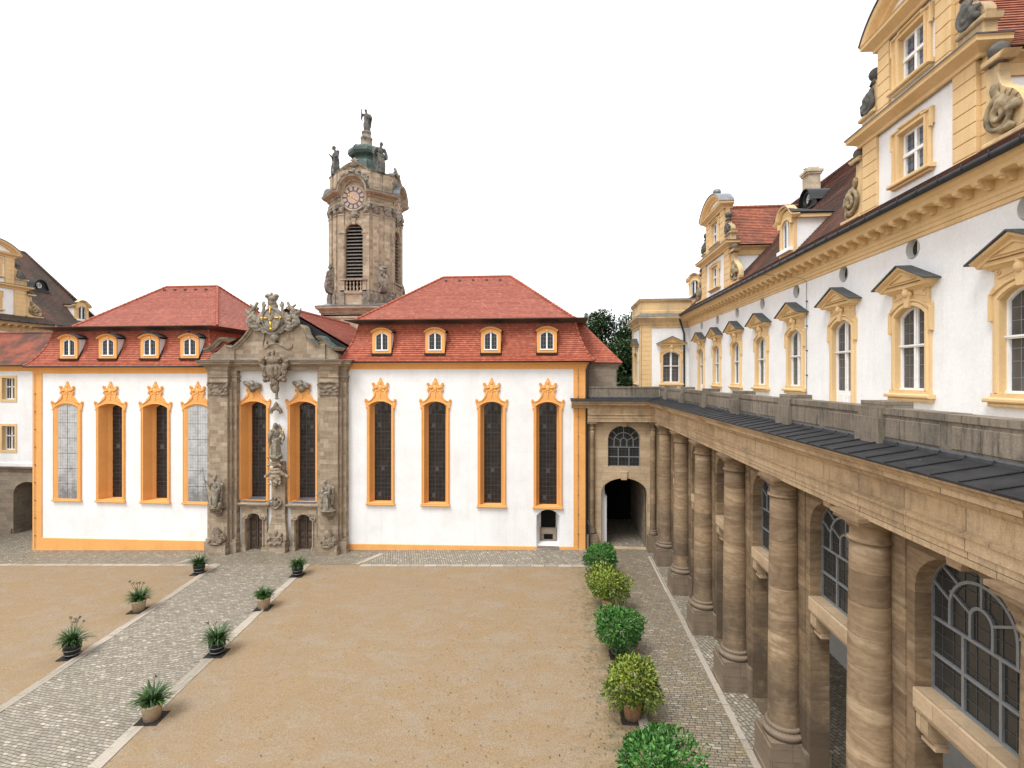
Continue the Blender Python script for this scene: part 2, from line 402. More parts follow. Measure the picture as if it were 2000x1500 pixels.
class MB:
    def __init__(s): s.v, s.f, s.m, s.sm, s.uv = [], [], [], [], []
    def add(s, vs, fs, m=0, smooth=False, uvs=None):
        b = len(s.v); s.v += [V(p) for p in vs]
        for i, f in enumerate(fs):
            s.f.append([b + k for k in f]); s.m.append(m); s.sm.append(smooth); s.uv.append(uvs[i] if uvs else None)
    def box(s, a, b, m=0):
        x0, y0, z0 = (min(p, q) for p, q in zip(a, b)); x1, y1, z1 = (max(p, q) for p, q in zip(a, b))
        s.add([(x0, y0, z0), (x1, y0, z0), (x1, y1, z0), (x0, y1, z0), (x0, y0, z1), (x1, y0, z1), (x1, y1, z1), (x0, y1, z1)],
              [(3, 2, 1, 0), (4, 5, 6, 7), (0, 1, 5, 4), (1, 2, 6, 5), (2, 3, 7, 6), (3, 0, 4, 7)], m)
    def fbox(s, fr, u0, v0, u1, v1, d0, d1, m=0):
        p = [fr(u, v, d) for d in (d0, d1) for u, v in ((u0, v0), (u1, v0), (u1, v1), (u0, v1))]
        s.add(p, [(0, 1, 2, 3), (7, 6, 5, 4), (0, 4, 5, 1), (1, 5, 6, 2), (2, 6, 7, 3), (3, 7, 4, 0)], m)
    def cbox(s, fr, u0, v0, u1, v1, d0, d1, c=.02, m=0):
        """box with a bevelled front"""
        s.relief(fr, rect(u0, v0, u1, v1), d0, d1, c, m)
    def poly(s, fr, poly, d, m=0, holes=()):
        loops = [[V((p[0], p[1], 0)) for p in poly]] + [[V((p[0], p[1], 0)) for p in h] for h in holes]
        flat = [p for l in loops for p in l]
        tr = tessellate_polygon(loops)
        s.add([fr(p.x, p.y, d) for p in flat], [tuple(t) for t in tr], m)
    def loops(s, fr, a, da, b, db, m=0, closed=True, smooth=False):
        n = len(a); k = n if closed else n - 1
        s.add([fr(p[0], p[1], da) for p in a] + [fr(p[0], p[1], db) for p in b],
              [(i, (i + 1) % n, n + (i + 1) % n, n + i) for i in range(k)], m, smooth)
    def relief(s, fr, poly, d0, d1, c=.03, m=0, back=False):
        """a raised shape with a chamfered edge"""
        inn = offset(poly, c) if c else poly
        s.loops(fr, poly, d0, poly, d1 - c, m)
        if c: s.loops(fr, poly, d1 - c, inn, d1, m)
        s.poly(fr, inn, d1, m)
        if back: s.poly(fr, poly, d0, m)
    def wall(s, fr, poly, holes=(), th=.5, m=0, reveal=0.):
        """front face with openings, thickness at the outer edge, back face left with the same openings"""
        s.poly(fr, poly, 0, m, holes)
        s.loops(fr, poly, 0, poly, -th, m)
        s.poly(fr, poly, -th, m, holes)
        for h in holes:
            s.loops(fr, h, 0, h, -th, m)
    def lathe(s, c, prof, n=20, m=0, smooth=True, a0=0., a1=2 * PI, sx=1., sy=1.):
        full = abs(a1 - a0 - 2 * PI) < 1e-6; k = n if full else n + 1
        vs = []
        for r, z in prof:
            for i in range(k):
                a = a0 + (a1 - a0) * i / n
                vs.append((c[0] + r * cos(a) * sx, c[1] + r * sin(a) * sy, c[2] + z))
        fs = []
        for j in range(len(prof) - 1):
            for i in range(n):
                i2 = (i + 1) % k
                fs.append((j * k + i, j * k + i2, (j + 1) * k + i2, (j + 1) * k + i))
        s.add(vs, fs, m, smooth)
        if full:
            for j in (0, len(prof) - 1):
                if prof[j][0] > 1e-4: s.add(vs[j * k:(j + 1) * k], [tuple(range(k))], m)
    def tube(s, pts, rad, n=8, m=0, smooth=True, cap=True):
        pts = [V(p) for p in pts]; N = len(pts)
        rads = rad if isinstance(rad, (list, tuple)) else [rad] * N
        vs = []; up = None
        for i, p in enumerate(pts):
            t = (pts[min(i + 1, N - 1)] - pts[max(i - 1, 0)])
            if t.length < 1e-9: t = V((0, 0, 1))
            t.normalize()
            if up is None: up = V((0, 0, 1)) if abs(t.z) < .9 else V((1, 0, 0))
            e1 = t.cross(up)
            if e1.length < 1e-4: e1 = t.cross(V((.3, 1, .2)))
            e1.normalize(); e2 = e1.cross(t); up = e2.cross(V((0, 0, 0))) if False else e2
            for k in range(n):
                a = 2 * PI * k / n
                vs.append(p + (e1 * cos(a) + e2 * sin(a)) * rads[i])
        fs = [(i * n + k, i * n + (k + 1) % n, (i + 1) * n + (k + 1) % n, (i + 1) * n + k) for i in range(N - 1) for k in range(n)]
        s.add(vs, fs, m, smooth)
        if cap:
            s.add(vs[:n], [tuple(range(n))], m); s.add(vs[-n:], [tuple(range(n))], m)
    def ell(s, c, r, n=12, m=0, rot=None):
        c = V(c); r = (r, r, r) if not isinstance(r, (tuple, list)) else r
        k = n // 2; vs = []; fs = []
        for j in range(1, k):
            t = PI * j / k
            for i in range(n):
                a = 2 * PI * i / n
                p = V((r[0] * sin(t) * cos(a), r[1] * sin(t) * sin(a), r[2] * cos(t)))
                vs.append(c + (rot @ p if rot else p))
        a, b = V((0, 0, r[2])), V((0, 0, -r[2]))
        vs += [c + (rot @ a if rot else a), c + (rot @ b if rot else b)]; t0, b0 = len(vs) - 2, len(vs) - 1
        for j in range(k - 2):
            for i in range(n): fs.append((j * n + i, (j + 1) * n + i, (j + 1) * n + (i + 1) % n, j * n + (i + 1) % n))
        for i in range(n):
            fs.append((t0, i, (i + 1) % n)); fs.append((b0, (k - 2) * n + (i + 1) % n, (k - 2) * n + i))
        s.add(vs, fs, m, True)
    def sweep(s, fr, path, prof, m=0, closed=False, caps=True):
        """profile [(out, side)] carried along a path lying in the wall plane"""
        N = len(path); k = len(prof); vs = []
        for i in range(N):
            if closed: a, c = V(path[i - 1]), V(path[(i + 1) % N])
            else: a, c = V(path[max(i - 1, 0)]), V(path[min(i + 1, N - 1)])
            b = V(path[i]); e1 = (b - a); e2 = (c - b)
            if e1.length < 1e-7: e1 = e2
            if e2.length < 1e-7: e2 = e1
            e1.normalize(); e2.normalize()
            n1, n2 = V((-e1.y, e1.x)), V((-e2.y, e2.x)); mm = n1 + n2
            mm = mm / max(.4, mm.dot(n1)) if mm.length > .2 else n1
            for d, o in prof: vs.append(fr(b.x + mm.x * o, b.y + mm.y * o, d))
        fs = []
        for i in range(N if closed else N - 1):
            for j in range(k - 1):
                i2 = (i + 1) % N
                fs.append((i * k + j, i2 * k + j, i2 * k + j + 1, i * k + j + 1))
        s.add(vs, fs, m)
        if caps and not closed:
            s.add(vs[:k], [tuple(range(k))], m); s.add(vs[-k:], [tuple(range(k))], m)
    def plan(s, pts, prof, m=0, closed=False):
        """moulding: profile [(out, z)] carried along a path in plan; 'out' lies to the right of the path"""
        N = len(pts); k = len(prof); vs = []
        for i in range(N):
            if closed: a, c = V(pts[i - 1]), V(pts[(i + 1) % N])
            else: a, c = V(pts[max(i - 1, 0)]), V(pts[min(i + 1, N - 1)])
            b = V(pts[i]); e1 = b - a; e2 = c - b
            if e1.length < 1e-7: e1 = e2
            if e2.length < 1e-7: e2 = e1
            e1.normalize(); e2.normalize()
            n1, n2 = V((e1.y, -e1.x)), V((e2.y, -e2.x)); mm = n1 + n2
            mm = mm / max(.3, mm.dot(n1))
            for o, z in prof: vs.append((b.x + mm.x * o, b.y + mm.y * o, z))
        fs = [(i * k + j, ((i + 1) % N) * k + j, ((i + 1) % N) * k + j + 1, i * k + j + 1) for i in range(N if closed else N - 1) for j in range(k - 1)]
        s.add(vs, fs, m)
        if not closed:
            s.add(vs[:k], [tuple(range(k))], m); s.add(vs[-k:], [tuple(range(k))], m)
    def tiles(s, A, B, C, D, row=.17, tw=.19, m=0, lift=.035, v0=0):
        """a roof slope laid in courses: A-B the eave, D-C the top"""
        A, B, C, D = V(A), V(B), V(C), V(D)
        n = (B - A).cross(D - A); n.normalize()
        if n.z < 0: n = -n
        L = ((A + B) / 2 - (C + D) / 2).length; R_ = max(1, round(L / row)); u = (B - A).normalized()
        for r in range(R_):
            a, b = A.lerp(D, r / R_), B.lerp(C, r / R_); c, d = B.lerp(C, (r + 1) / R_), A.lerp(D, (r + 1) / R_)
            l = lift * rnd.uniform(.9, 1.1)
            a2, b2 = a + n * l, b + n * l
            if (d - c).length < 1e-4:
                vs = [a2, b2, c]; f = [(0, 1, 2)]
            else: vs = [a2, b2, c + n * .004, d + n * .004]; f = [(0, 1, 2, 3)]
            s.add(vs, f, m, False, [[((p - A).dot(u) / tw, v0 + r + (0 if i < 2 else 1)) for i, p in enumerate(vs)]])
            s.add([a - n * .01, b - n * .01, b2, a2], [(0, 1, 2, 3)], m, False, [[((p - A).dot(u) / tw, v0 + r + .3) for p in (a, b, b2, a2)]])
        return v0 + R_
    def ridge(s, A, B, r=.1, step=.33, m=0):
        """overlapping ridge tiles along a line"""
        A, B = V(A), V(B); n = max(1, int((B - A).length / step))
        for i in range(n):
            p, q = A.lerp(B, i / n), A.lerp(B, (i + 1.12) / n)
            s.tube([p, q], [r * 1.12, r * .9], 8, m, True, True)
    def build(s, name, mats, parent=None, org=(0, 0, 0), loc=None):
        me = mesh_of(s, name, mats, V(org))
        o = bpy.data.objects.new(name, me); sc.collection.objects.link(o)
        if parent: o.parent = parent
        if loc: o.location = loc
        return o
def clusters(mb, gap=.04):
    """the separate pieces of a builder: added shapes whose boxes touch belong together"""
    par = list(range(len(mb.v)))
    def root(i):
        while par[i] != i: par[i] = par[par[i]]; i = par[i]
        return i
    for f in mb.f:
        for k in f[1:]: par[root(k)] = root(f[0])
    bx = {}
    for i, p in enumerate(mb.v):
        b = bx.setdefault(root(i), [list(p), list(p)])
        for a in range(3): b[0][a] = min(b[0][a], p[a]); b[1][a] = max(b[1][a], p[a])
    ks = list(bx); g = {k: k for k in ks}
    def gr(k):
        while g[k] != k: k = g[k]
        return k
    for i, a in enumerate(ks):
        for b in ks[i + 1:]:
            if all(bx[a][0][q] - gap <= bx[b][1][q] and bx[b][0][q] - gap <= bx[a][1][q] for q in range(3)): g[gr(b)] = gr(a)
    out = {}
    for fi, f in enumerate(mb.f):
        o = out.setdefault(gr(root(f[0])), MB())
        o.add([mb.v[k] for k in f], [tuple(range(len(f)))], mb.m[fi], mb.sm[fi], [mb.uv[fi]] if mb.uv[fi] else None)
    return list(out.values())
def pieces(mb, name, mats, parent, org=(0, 0, 0), gap=.04):
    return [q.build(name, mats, parent, org) for q in clusters(mb, gap)]
def mesh_of(s, name, mats, org):
    me = bpy.data.meshes.new(name)
    me.from_pydata([tuple(p - org) for p in s.v], [], s.f)
    if isinstance(mats, str): mats = [mats]
    for k in mats: me.materials.append(MATS[k])
    me.polygons.foreach_set('material_index', s.m)
    me.polygons.foreach_set('use_smooth', s.sm)
    ul = me.uv_layers.new(name='UVMap')
    uv = [0.] * (2 * len(me.loops)); ex = any(u is not None for u in s.uv)
    i = 0
    for fi, f in enumerate(s.f):
        if s.uv[fi] is not None:
            for q in s.uv[fi]: uv[2 * i], uv[2 * i + 1] = q; i += 1
            continue
        n = V((0, 0, 0)); p0 = s.v[f[0]]
        for k in range(1, len(f) - 1): n += (s.v[f[k]] - p0).cross(s.v[f[k + 1]] - p0)
        if n.length > 1e-12: n.normalize()
        if abs(n.z) > .98 or n.length < .5: ua, va = V((1, 0, 0)), V((0, 1, 0))
        else:
            if (abs(n.x) > abs(n.y) and n.x > 0) or (abs(n.y) >= abs(n.x) and n.y > 0): n = -n
            ua = Z.cross(n).normalized(); va = n.cross(ua)
            if va.z < 0: va = -va
        for k in f:
            uv[2 * i], uv[2 * i + 1] = s.v[k].dot(ua), s.v[k].dot(va); i += 1
    ul.data.foreach_set('uv', uv)
    me.update()
    if not ex and len(s.f) < 60000:
        bm = bmesh.new(); bm.from_mesh(me)
        bmesh.ops.remove_doubles(bm, verts=bm.verts, dist=1e-5)
        bmesh.ops.recalc_face_normals(bm, faces=bm.faces)
        bm.to_mesh(me); bm.free()
    return me
def fuse(s, name, mats, voxel, smooth=2, parent=None, org=(0, 0, 0), loc=None, fn=None):
    """melt overlapping closed lumps into one continuous carved surface"""
    me = mesh_of(s, name + '_raw', mats, V((0, 0, 0)))
    o = bpy.data.objects.new(name + '_raw', me); sc.collection.objects.link(o)
    r = o.modifiers.new('r', 'REMESH'); r.mode = 'VOXEL'; r.voxel_size = voxel; r.use_smooth_shade = True
    if smooth:
        q = o.modifiers.new('s', 'SMOOTH'); q.iterations = smooth; q.factor = .5
    dg = bpy.context.evaluated_depsgraph_get()
    m2 = bpy.data.meshes.new_from_object(o.evaluated_get(dg))
    bpy.data.objects.remove(o); bpy.data.meshes.remove(me)
    m2.name = name
    m2.materials.clear()
    for k in ([mats] if isinstance(mats, str) else mats): m2.materials.append(MATS[k])
    for v in m2.vertices:
        p = v.co.copy()
        if fn: p = fn(p, v.normal)
        v.co = p - V(org)
    for p in m2.polygons: p.use_smooth = True; p.material_index = 0
    ob = bpy.data.objects.new(name, m2); sc.collection.objects.link(ob)
    if parent: ob.parent = parent
    if loc: ob.location = loc
    return ob
def tag(o, label, cat=None, group=None, kind=None):
    if label: o['label'] = label
    if cat: o['category'] = cat
    if group: o['group'] = group
    if kind: o['kind'] = kind
    return o
def thing(name, label, cat, loc, rz=0., group=None):
    o = bpy.data.objects.new(name, None); sc.collection.objects.link(o)
    o.empty_display_size = .3; o.location = loc; o.rotation_euler = (0, 0, rz)
    return tag(o, label, cat, group)
def tree_copy(o, parent=None, loc=None, rz=None):
    c = o.copy(); sc.collection.objects.link(c)
    if parent is not None: c.parent = parent
    if loc is not None: c.location = loc
    if rz is not None: c.rotation_euler = (0, 0, rz)
    for ch in list(o.children): tree_copy(ch, c)
    return c
def spiral(fr, c, r0, turns, d, rad=.03, hand=1, a0=0., n=22, shrink=.15):
    """a scroll as tube points and radii in the wall plane"""
    pts = []; rr = []
    for i in range(n + 1):
        t = i / n; a = a0 + hand * turns * 2 * PI * t; r = r0 * (1 - (1 - shrink) * t)
        pts.append(fr(c[0] + r * cos(a), c[1] + r * sin(a), d)); rr.append(rad * (1 - .35 * t))
    return pts, rr
# ================================================================== THE GROUND
def ground_sheet(name, pts, dz, mat, n=24):
    """a polygon laid on the sloping court, pts in plan (four corners)"""
    mb = MB(); a, b, c, d = [V((p[0], p[1], 0)) for p in pts]
    N = n; vs = []
    for j in range(N + 1):
        for i in range(N + 1):
            p = a.lerp(b, i / N).lerp(d.lerp(c, i / N), j / N); vs.append((p.x, p.y, gz(p.x) + dz))
    mb.add(vs, [(j * (N + 1) + i, j * (N + 1) + i + 1, (j + 1) * (N + 1) + i + 1, (j + 1) * (N + 1) + i) for j in range(N) for i in range(N)])
    o = mb.build(name, mat); o['kind'] = 'structure'; return o
mb = MB()
xs = [-900, -300, -120, -80, -60, -40, -25, -12, -5, 2, 8, 20, 60, 300, 900]; ys = [-300, -40, 0, 10, 20, 30, 38, 60, 200, 900]
mb.add([(x, y, gz(max(x, -62))) for y in ys for x in xs], [(j * len(xs) + i, j * len(xs) + i + 1, (j + 1) * len(xs) + i + 1, (j + 1) * len(xs) + i) for j in range(len(ys) - 1) for i in range(len(xs) - 1)])
o = mb.build('gravel_court', 'gravel'); o['kind'] = 'structure'
# strip in front of the church, three fields, and the diagonal carriage path
YF = 37.0                                  # the church front
YS = 33.95                                 # front edge of the paved strip
ground_sheet('front_pavement', [(-13.2, YS), (2.9, YS), (2.9, YF + .2), (-12.2, YF + .2)], .008, 'front_cobble')
ground_sheet('front_pavement', [(-58, YS), (-24.5, YS), (-24.5, YF + 9), (-58, YF + 9)], .008, 'portal_cobble')
ground_sheet('portal_pavement', [(-24.5, YS), (-13.5, YS), (-12.5, YF + .2), (-24.5, YF + .2)], .008, 'portal_cobble')
pl0, pl1 = atG(383, 1131), atG(0, 1387)
pr0, pr1 = atG(583, 1119), atG(185, 1500)
def ext(a, b, y): t = (y - a.y) / (b.y - a.y); q = a.lerp(b, t); return (q.x, q.y)
ground_sheet('cobbled_path', [ext(pl0, pl1, 3), ext(pr0, pr1, 3), ext(pr0, pr1, YS), ext(pl0, pl1, YS)], .008, 'path_cobble')
ground_sheet('arcade_pavement', [(3.2, 0), (6.15, 0), (6.15, YF + .2), (3.2, YF + .2)], .008, 'strip_cobble')
ground_sheet('arcade_floor', [(6.15, 0), (12.1, 0), (12.1, YF), (6.15, YF)], .006, 'front_cobble')
ground_sheet('passage_floor', [(2.4, YF + .2), (7.2, YF + .2), (7.2, 50), (2.4, 50)], .006, 'front_cobble')
def edging(a, b, wd=.3, n=30, side=1):
    a, b = V((a[0], a[1], 0)), V((b[0], b[1], 0)); L = (b - a).length; t = (b - a).normalized(); s = V((-t.y, t.x, 0)) * side
    mb = MB(); p = 0.
    while p < L:
        l = min(rnd.uniform(.6, 1.25), L - p) if L - p > .3 else L - p
        q0, q1 = a + t * (p + .008), a + t * (p + l - .008); w_ = wd * rnd.uniform(.93, 1.05); h = rnd.uniform(.018, .034)
        c = [q0, q1, q1 + s * w_, q0 + s * w_]
        vs = [(k.x, k.y, gz(k.x) - .05) for k in c] + [(k.x, k.y, gz(k.x) + h) for k in c]
        mb.add(vs, [(4, 5, 6, 7), (0, 1, 5, 4), (1, 2, 6, 5), (2, 3, 7, 6), (3, 0, 4, 7)]); p += l
    o = mb.build('kerb', 'edge_stone'); o['kind'] = 'structure'
edging(ext(pl0, pl1, 3), ext(pl0, pl1, YS), .22)
edging(ext(pl0, pl1, 3), ext(pl0, pl1, YS), .2, side=-1)
edging(ext(pr0, pr1, 3), ext(pr0, pr1, YS), .24)
edging(ext(pr0, pr1, 3), ext(pr0, pr1, YS), .24, side=-1)
edging((-57, YS), (ext(pl0, pl1, YS)[0], YS), .34, side=-1)
edging((-13.4, YS), (3.0, YS), .34, side=-1)
edging((-13.55, YS), (-12.5, YF - .9), .4)
edging((3.2, 0), (3.2, YS), .34, side=1)
edging((6.15, 0), (6.15, 36), .24, side=-1)
edging((-27, YS + .05), (-25.6, YF - .9), .28)

# ================================================================== THE CHURCH
CH = thing('church', 'long white church with orange window frames, red mansard roofs and a sandstone portal', 'church', (-19.5, 37, 0))
CO = V((-19.5, 37, 0))
def P(name, mb, mats, parent=CH, org=CO): return mb.build(name, mats, parent, org)
FS = frS(YF)

def ears_outline(hw, zs, rise, k=1.):
    """right half of the frame's outer outline above the shaft, from the side to the middle (dx, dz above apex)"""
    za = zs + rise
    pts = [(hw, -.95), (hw, -.66), (hw + .06, -.62), (hw + .03, -.5), (hw + .1, -.3), (hw + .16, -.06), (hw + .14, .08), (hw + .05, .12), (hw - .02, .06), (hw - .04, -.02),
           (hw - .12, -.03), (hw - .26, .03), (hw - .4, .16), (hw - .5, .32), (.5, .52), (.46, .68), (.52, .78), (.63, .72), (.6, .86), (.5, .96), (.56, 1.06),
           (.64, 1.2), (.56, 1.32), (.44, 1.28), (.42, 1.16), (.32, 1.1), (.24, 1.18), (.2, 1.34), (.1, 1.46), (.08, 1.58), (0, 1.68)]
    return [(x, za + z) for x, z in pts]
def church_window(hw, depth, splay, cols, rows, false=False, putto=False, sill=True, seed=0):
    """local frame: x across, wall plane y = 0, z absolute"""
    z0, zs, rise = 3.05, 10.25, .38; band = .2
    fr = SOUTH; rr = random.Random(seed)
    ow = hw - band
    mb = MB()
    half = ears_outline(hw, zs, rise)
    if putto: half = [(x, min(z, zs + rise + 1.12) if z < zs + rise + 1.12 else zs + rise + 1.0 + (z - zs - rise) * .1) for x, z in half]
    outer = [(hw, z0)] + half + [(-x, z) for x, z in half[::-1][1:]] + [(-hw, z0)]
    inner = opening(0, ow, z0, zs, rise, 10, True)
    d1 = .09
    ring_in = [p for p in inner]
    mb.poly(fr, outer, d1, 0, [ring_in])
    mb.loops(fr, outer, -.02, outer, d1, 0)
    rv = [(p[0] - math.copysign(splay, p[0]) if abs(p[0]) > .01 else p[0], p[1]) for p in inner]
    g = opening(0, ow - splay, z0 + .03, zs - .05, rise * .8, 10, True)
    dep = depth
    mid = opening(0, ow - splay * .55, z0 + .015, zs - .02, rise * .9, 10, True)
    if false:
        mb.loops(fr, inner, d1, g, -dep, 0)
    else:
        mb.loops(fr, inner, d1, mid, -dep * .7, 0); mb.loops(fr, mid, -dep * .7, g, -dep, 0)
    win = mb.build('window', ['orange_plaster'])
    # raised moulding just inside the outline
    c = MB()
    za = zs + rise
    ins = [(p[0], p[1]) for p in offset([(hw, z0)] + [(hw, zs)] + seg_arch(hw, zs, rise + .04, 10)[1:-1] + [(-hw, zs), (-hw, z0)], .07)]
    c.sweep(fr, ins[:-1] + [ins[-1]], [(d1, .03), (d1 + .035, .02), (d1 + .035, -.02), (d1, -.03)])
    for h in (1, -1):
        for (x, z, r, t, a0) in ((hw + .05, .02, .1, 1.3, PI / 2), (.53, 1.2, .11, 1.2, PI / 2), (.54, .8, .09, 1.1, -PI / 3), (hw + .0, -.5, .06, 1, 0)):
            pt, ra = spiral(fr, (h * x, za + z), r, t, d1 + .02, .035, -h, a0 if h > 0 else PI - a0, 14)
            c.tube(pt, ra, 6)
        c.tube([fr(h * (hw - .1), za - .1, d1), fr(h * (hw - .35), za + .02, d1 + .02), fr(h * .42, za + .35, d1 + .03), fr(h * .36, za + .68, d1 + .02)], [.03, .035, .04, .03], 6)
        c.tube([fr(h * .14, za + .98, d1), fr(h * .3, za + .93, d1 + .05), fr(h * .5, za + 1.0, d1 + .03), fr(h * .6, za + 1.15, d1)], [.04, .05, .045, .03], 6)
    if not putto:
        c.ell(fr(0, za + .92, d1), (.16, .07, .24), 10)
        c.ell(fr(0, za + 1.3, d1), (.09, .06, .2), 8)
    for i in range(5): c.ell(fr(rr.uniform(-.03, .03), za + .66 - .11 * i, d1), (.07 - .008 * i, .05, .07), 8)
    for i in range(4):
        a = .5 + i * .33
        c.ell(fr(.3 * cos(a), za + .6 + .12 * sin(a * 2), d1), (.06, .035, .05), 6); c.ell(fr(-.3 * cos(a), za + .6 + .12 * sin(a * 2), d1), (.06, .035, .05), 6)
    c.build('crest', ['orange_carving'], win)
    if sill:
        s = MB(); s.cbox(fr, -hw - .07, z0 - .17, hw + .07, z0 - .06, -.02, .2, .03); s.cbox(fr, -hw - .02, z0 - .06, hw + .02, z0 + .02, -.02, .14, .03)
        s.build('window_sill', ['orange_plaster'], win)
    # panes, each leaded light set at its own slight angle
    gw = ow - splay; p = MB()
    if false:
        p.poly(fr, opening(0, gw, z0 + .03, zs - .05, rise * .8, 10, True), -dep + .005, 0)
        p.build('painted_pane', ['painted_pane'], win)
        b = MB()
        for r in range(1, 6): z = z0 + (zs - z0) * r / 6; b.fbox(fr, -gw, z - .014, gw, z + .014, -dep + .003, -dep + .012)
        b.fbox(fr, -.014, z0 + .05, .014, zs + .2, -dep + .003, -dep + .014)
        for r in range(1, 30):
            z = z0 + (zs - z0) * r / 30; b.fbox(fr, -gw, z - .003, gw, z + .003, -dep + .003, -dep + .008)
        for k in (-.75, -.5, -.25, .25, .5, .75): b.fbox(fr, gw * k - .003, z0 + .05, gw * k + .003, zs + .1, -dep + .003, -dep + .008)
        b.build('painted_lattice', ['lead_bar'], win)
        return win
    g = opening(0, gw, z0 + .03, zs - .05, rise * .8, 10, True)
    p.poly(fr, g, -dep - .03, 2)
    for r in range(rows + 1):
        za0 = z0 + .03 + (zs - z0 - .05) * r / rows; za1 = min(z0 + .03 + (zs - z0 - .05) * (r + 1) / rows, zs + .02)
        for k in range(cols):
            u0, u1 = -gw + 2 * gw * k / cols, -gw + 2 * gw * (k + 1) / cols
            if r == rows:
                za0 = zs - .03; m_ = 1 - (abs(u0 + u1) / 2 / gw) ** 2; za1 = za0 + rise * .75 * m_ + .03
            t1, t2 = rr.gauss(0, .006), rr.gauss(0, .006)
            q = [fr(u0, za0, -dep + .0 + t1), fr(u1, za0, -dep + t2), fr(u1, za1, -dep - t1), fr(u0, za1, -dep - t2)]
            p.add(q, [(0, 1, 2, 3)], 0 if rr.random() < .66 else (1 if rr.random() < .92 else 2))
    p.build('leaded_glass', ['dark_glass', 'brown_glass', 'wing_glass'], win)
    b = MB()
    for r in range(1, rows + 1):
        z = z0 + .03 + (zs - z0 - .05) * r / rows; t = .016 if r % 4 == 0 else .008
        b.fbox(fr, -gw, z - t, gw, z + t, -dep, -dep + .02)
    for k in range(1, cols): u = -gw + 2 * gw * k / cols; t = .016 if k == cols // 2 else .008; b.fbox(fr, u - t, z0, u + t, zs + rise * .6, -dep, -dep + .024)
    b.build('glazing_bars', ['lead_bar'], win)
    return win
protoR = [church_window(1.035, .5, .2, 5, 22, seed=i) for i in range(1)]
WR = [743.5, 850.5, 960.5, 1070]; WL = [132.5, 217, 304.5, 387]; WP = [496.5, 592]
wr = protoR[0]; wr.parent = CH
def put(o, X, dz): o.location = (X - CO.x, YF - CO.y, dz)
# balustrade seen behind the lower panes of the right-hand windows
bl = MB()
for k in range(5):
    u = -.5 + k * .25
    bl.lathe((u, .62, 3.12), [(.05, 0), (.05, .06), (.025, .1), (.06, .3), (.03, .5), (.025, .62), (.045, .68), (.05, .78)], 8)
bl.box((-.62, .56, 3.9), (.62, .68, 3.98))
blp = bl.build('inner_balustrade', ['clock_pink'], wr)

for i, px in enumerate(WR):
    q = wr if i == 0 else tree_copy(wr, CH)
    put(q, xY(px, YF), 0)
wl = church_window(1.2, .85, .34, 4, 22, seed=5); wl.parent = CH; put(wl, xY(WL[1], YF), -.28)
q = tree_copy(wl, CH); put(q, xY(WL[2], YF), -.28)
wf = church_window(1.2, -.02, .2, 4, 22, True); wf.parent = CH; put(wf, xY(WL[0], YF), -.28)
q = tree_copy(wf, CH); put(q, xY(WL[3], YF), -.28)
wp = church_window(1.2, .85, .3, 5, 24, putto=True, sill=False, seed=9); wp.parent = CH; put(wp, xY(WP[0], YF), -.05)
q = tree_copy(wp, CH); put(q, xY(WP[1], YF), -.05)
xl0, xl1 = xY(66, YF), xY(411, YF); xr0, xr1 = xY(674, YF), xY(1143.5, YF); xq = xY(1120, YF); xql = xY(83, YF)
EZ = {'r': 0., 'l': -.3}
def hole(px, hw, dz, band=.2): return opening(xY(px, YF), hw - band + .01, 3.05 + dz, 10.25 + dz, .38, 10, True)
# right block wall, with the arched niche low on the right
nx = xY(1070.5, YF); nh = .84
niche = opening(nx, nh, .14, 2.35, .45, 8, True)
m = MB(); m.wall(FS, rect(xr0, -1.2, xr1, 13.5), [hole(p, 1.035, 0) for p in WR] + [niche], .45, 0); P('right_wall', m, 'white_plaster')
m = MB(); m.wall(FS, rect(xl0, -2.2, xl1, 13.2), [hole(WL[1], 1.2, -.28), hole(WL[2], 1.2, -.28)], .6, 0); P('left_wall', m, 'white_plaster')
ls = MB()
m = MB()   # niche: splayed cheeks, back wall, stone block and vent
nb = opening(nx, .6, .3, 2.3, .4, 8, True)
m.loops(FS, niche, .002, nb, -1.0, 0); m.poly(FS, nb, -1.0, 0)
m.fbox(FS, nx - .55, 1.25, nx + .55, 2.62, -1.0, -.96, 1); m.fbox(FS, nx - .6, .3, nx + .6, 1.25, -1.0, -.8, 2); m.fbox(FS, nx - .33, .42, nx + .33, .8, -.8, -.79, 1)
m.fbox(FS, nx - .8, .02, nx + .8, .16, -.9, .1, 2)
P('cellar_window', m, ['white_plaster', 'dark_inside', 'dim_stone'])
def quoin(u0, u1, z0, z1, h=.52):
    mb = MB(); z = z0; fr = FS
    mb.fbox(fr, u0 + .01, z0, u1 - .01, z1, -.3, .05)
    while z < z1 - .05:
        mb.cbox(fr, u0, z + .008, u1, min(z + h, z1) - .008, 0, .065, .008); z += h
    return mb
P('quoin', quoin(xq, xr1, .05, 12.95), 'orange_plaster')
P('quoin', quoin(xl0 - .05, xql, -.4, 12.65), 'orange_plaster')
def cornice(u0, u1, dz, retl=True, retr=True):
    mb = MB(); prof = [(0., 12.95), (.05, 12.95), (.06, 13.08), (.1, 13.12), (.1, 13.22), (.16, 13.26), (.3, 13.38), (.42, 13.46), (.42, 13.5), (.0, 13.52)]
    pts = [(u1, YF), (u0, YF)]
    pts = [(u0, YF), (u1, YF)]
    if retr: pts.append((u1, YF + 2.5))
    if retl: pts = [(u0, YF + 3)] + pts
    mb.plan(pts, [(o, z + dz) for o, z in prof]); return mb
P('cornice', cornice(xr0, xr1, 0, False, True), 'orange_plaster')
P('cornice', cornice(xl0, xl1, -.3, True, False), 'orange_plaster')
m = MB()   # sloping base course, the court falls to the left
def base_course(ua, ub, ta, tb):
    poly = [(ua, -2.4), (ub, -2.4), (ub, tb), (ua, ta)]
    m.relief(FS, poly, 0, .07, .02)
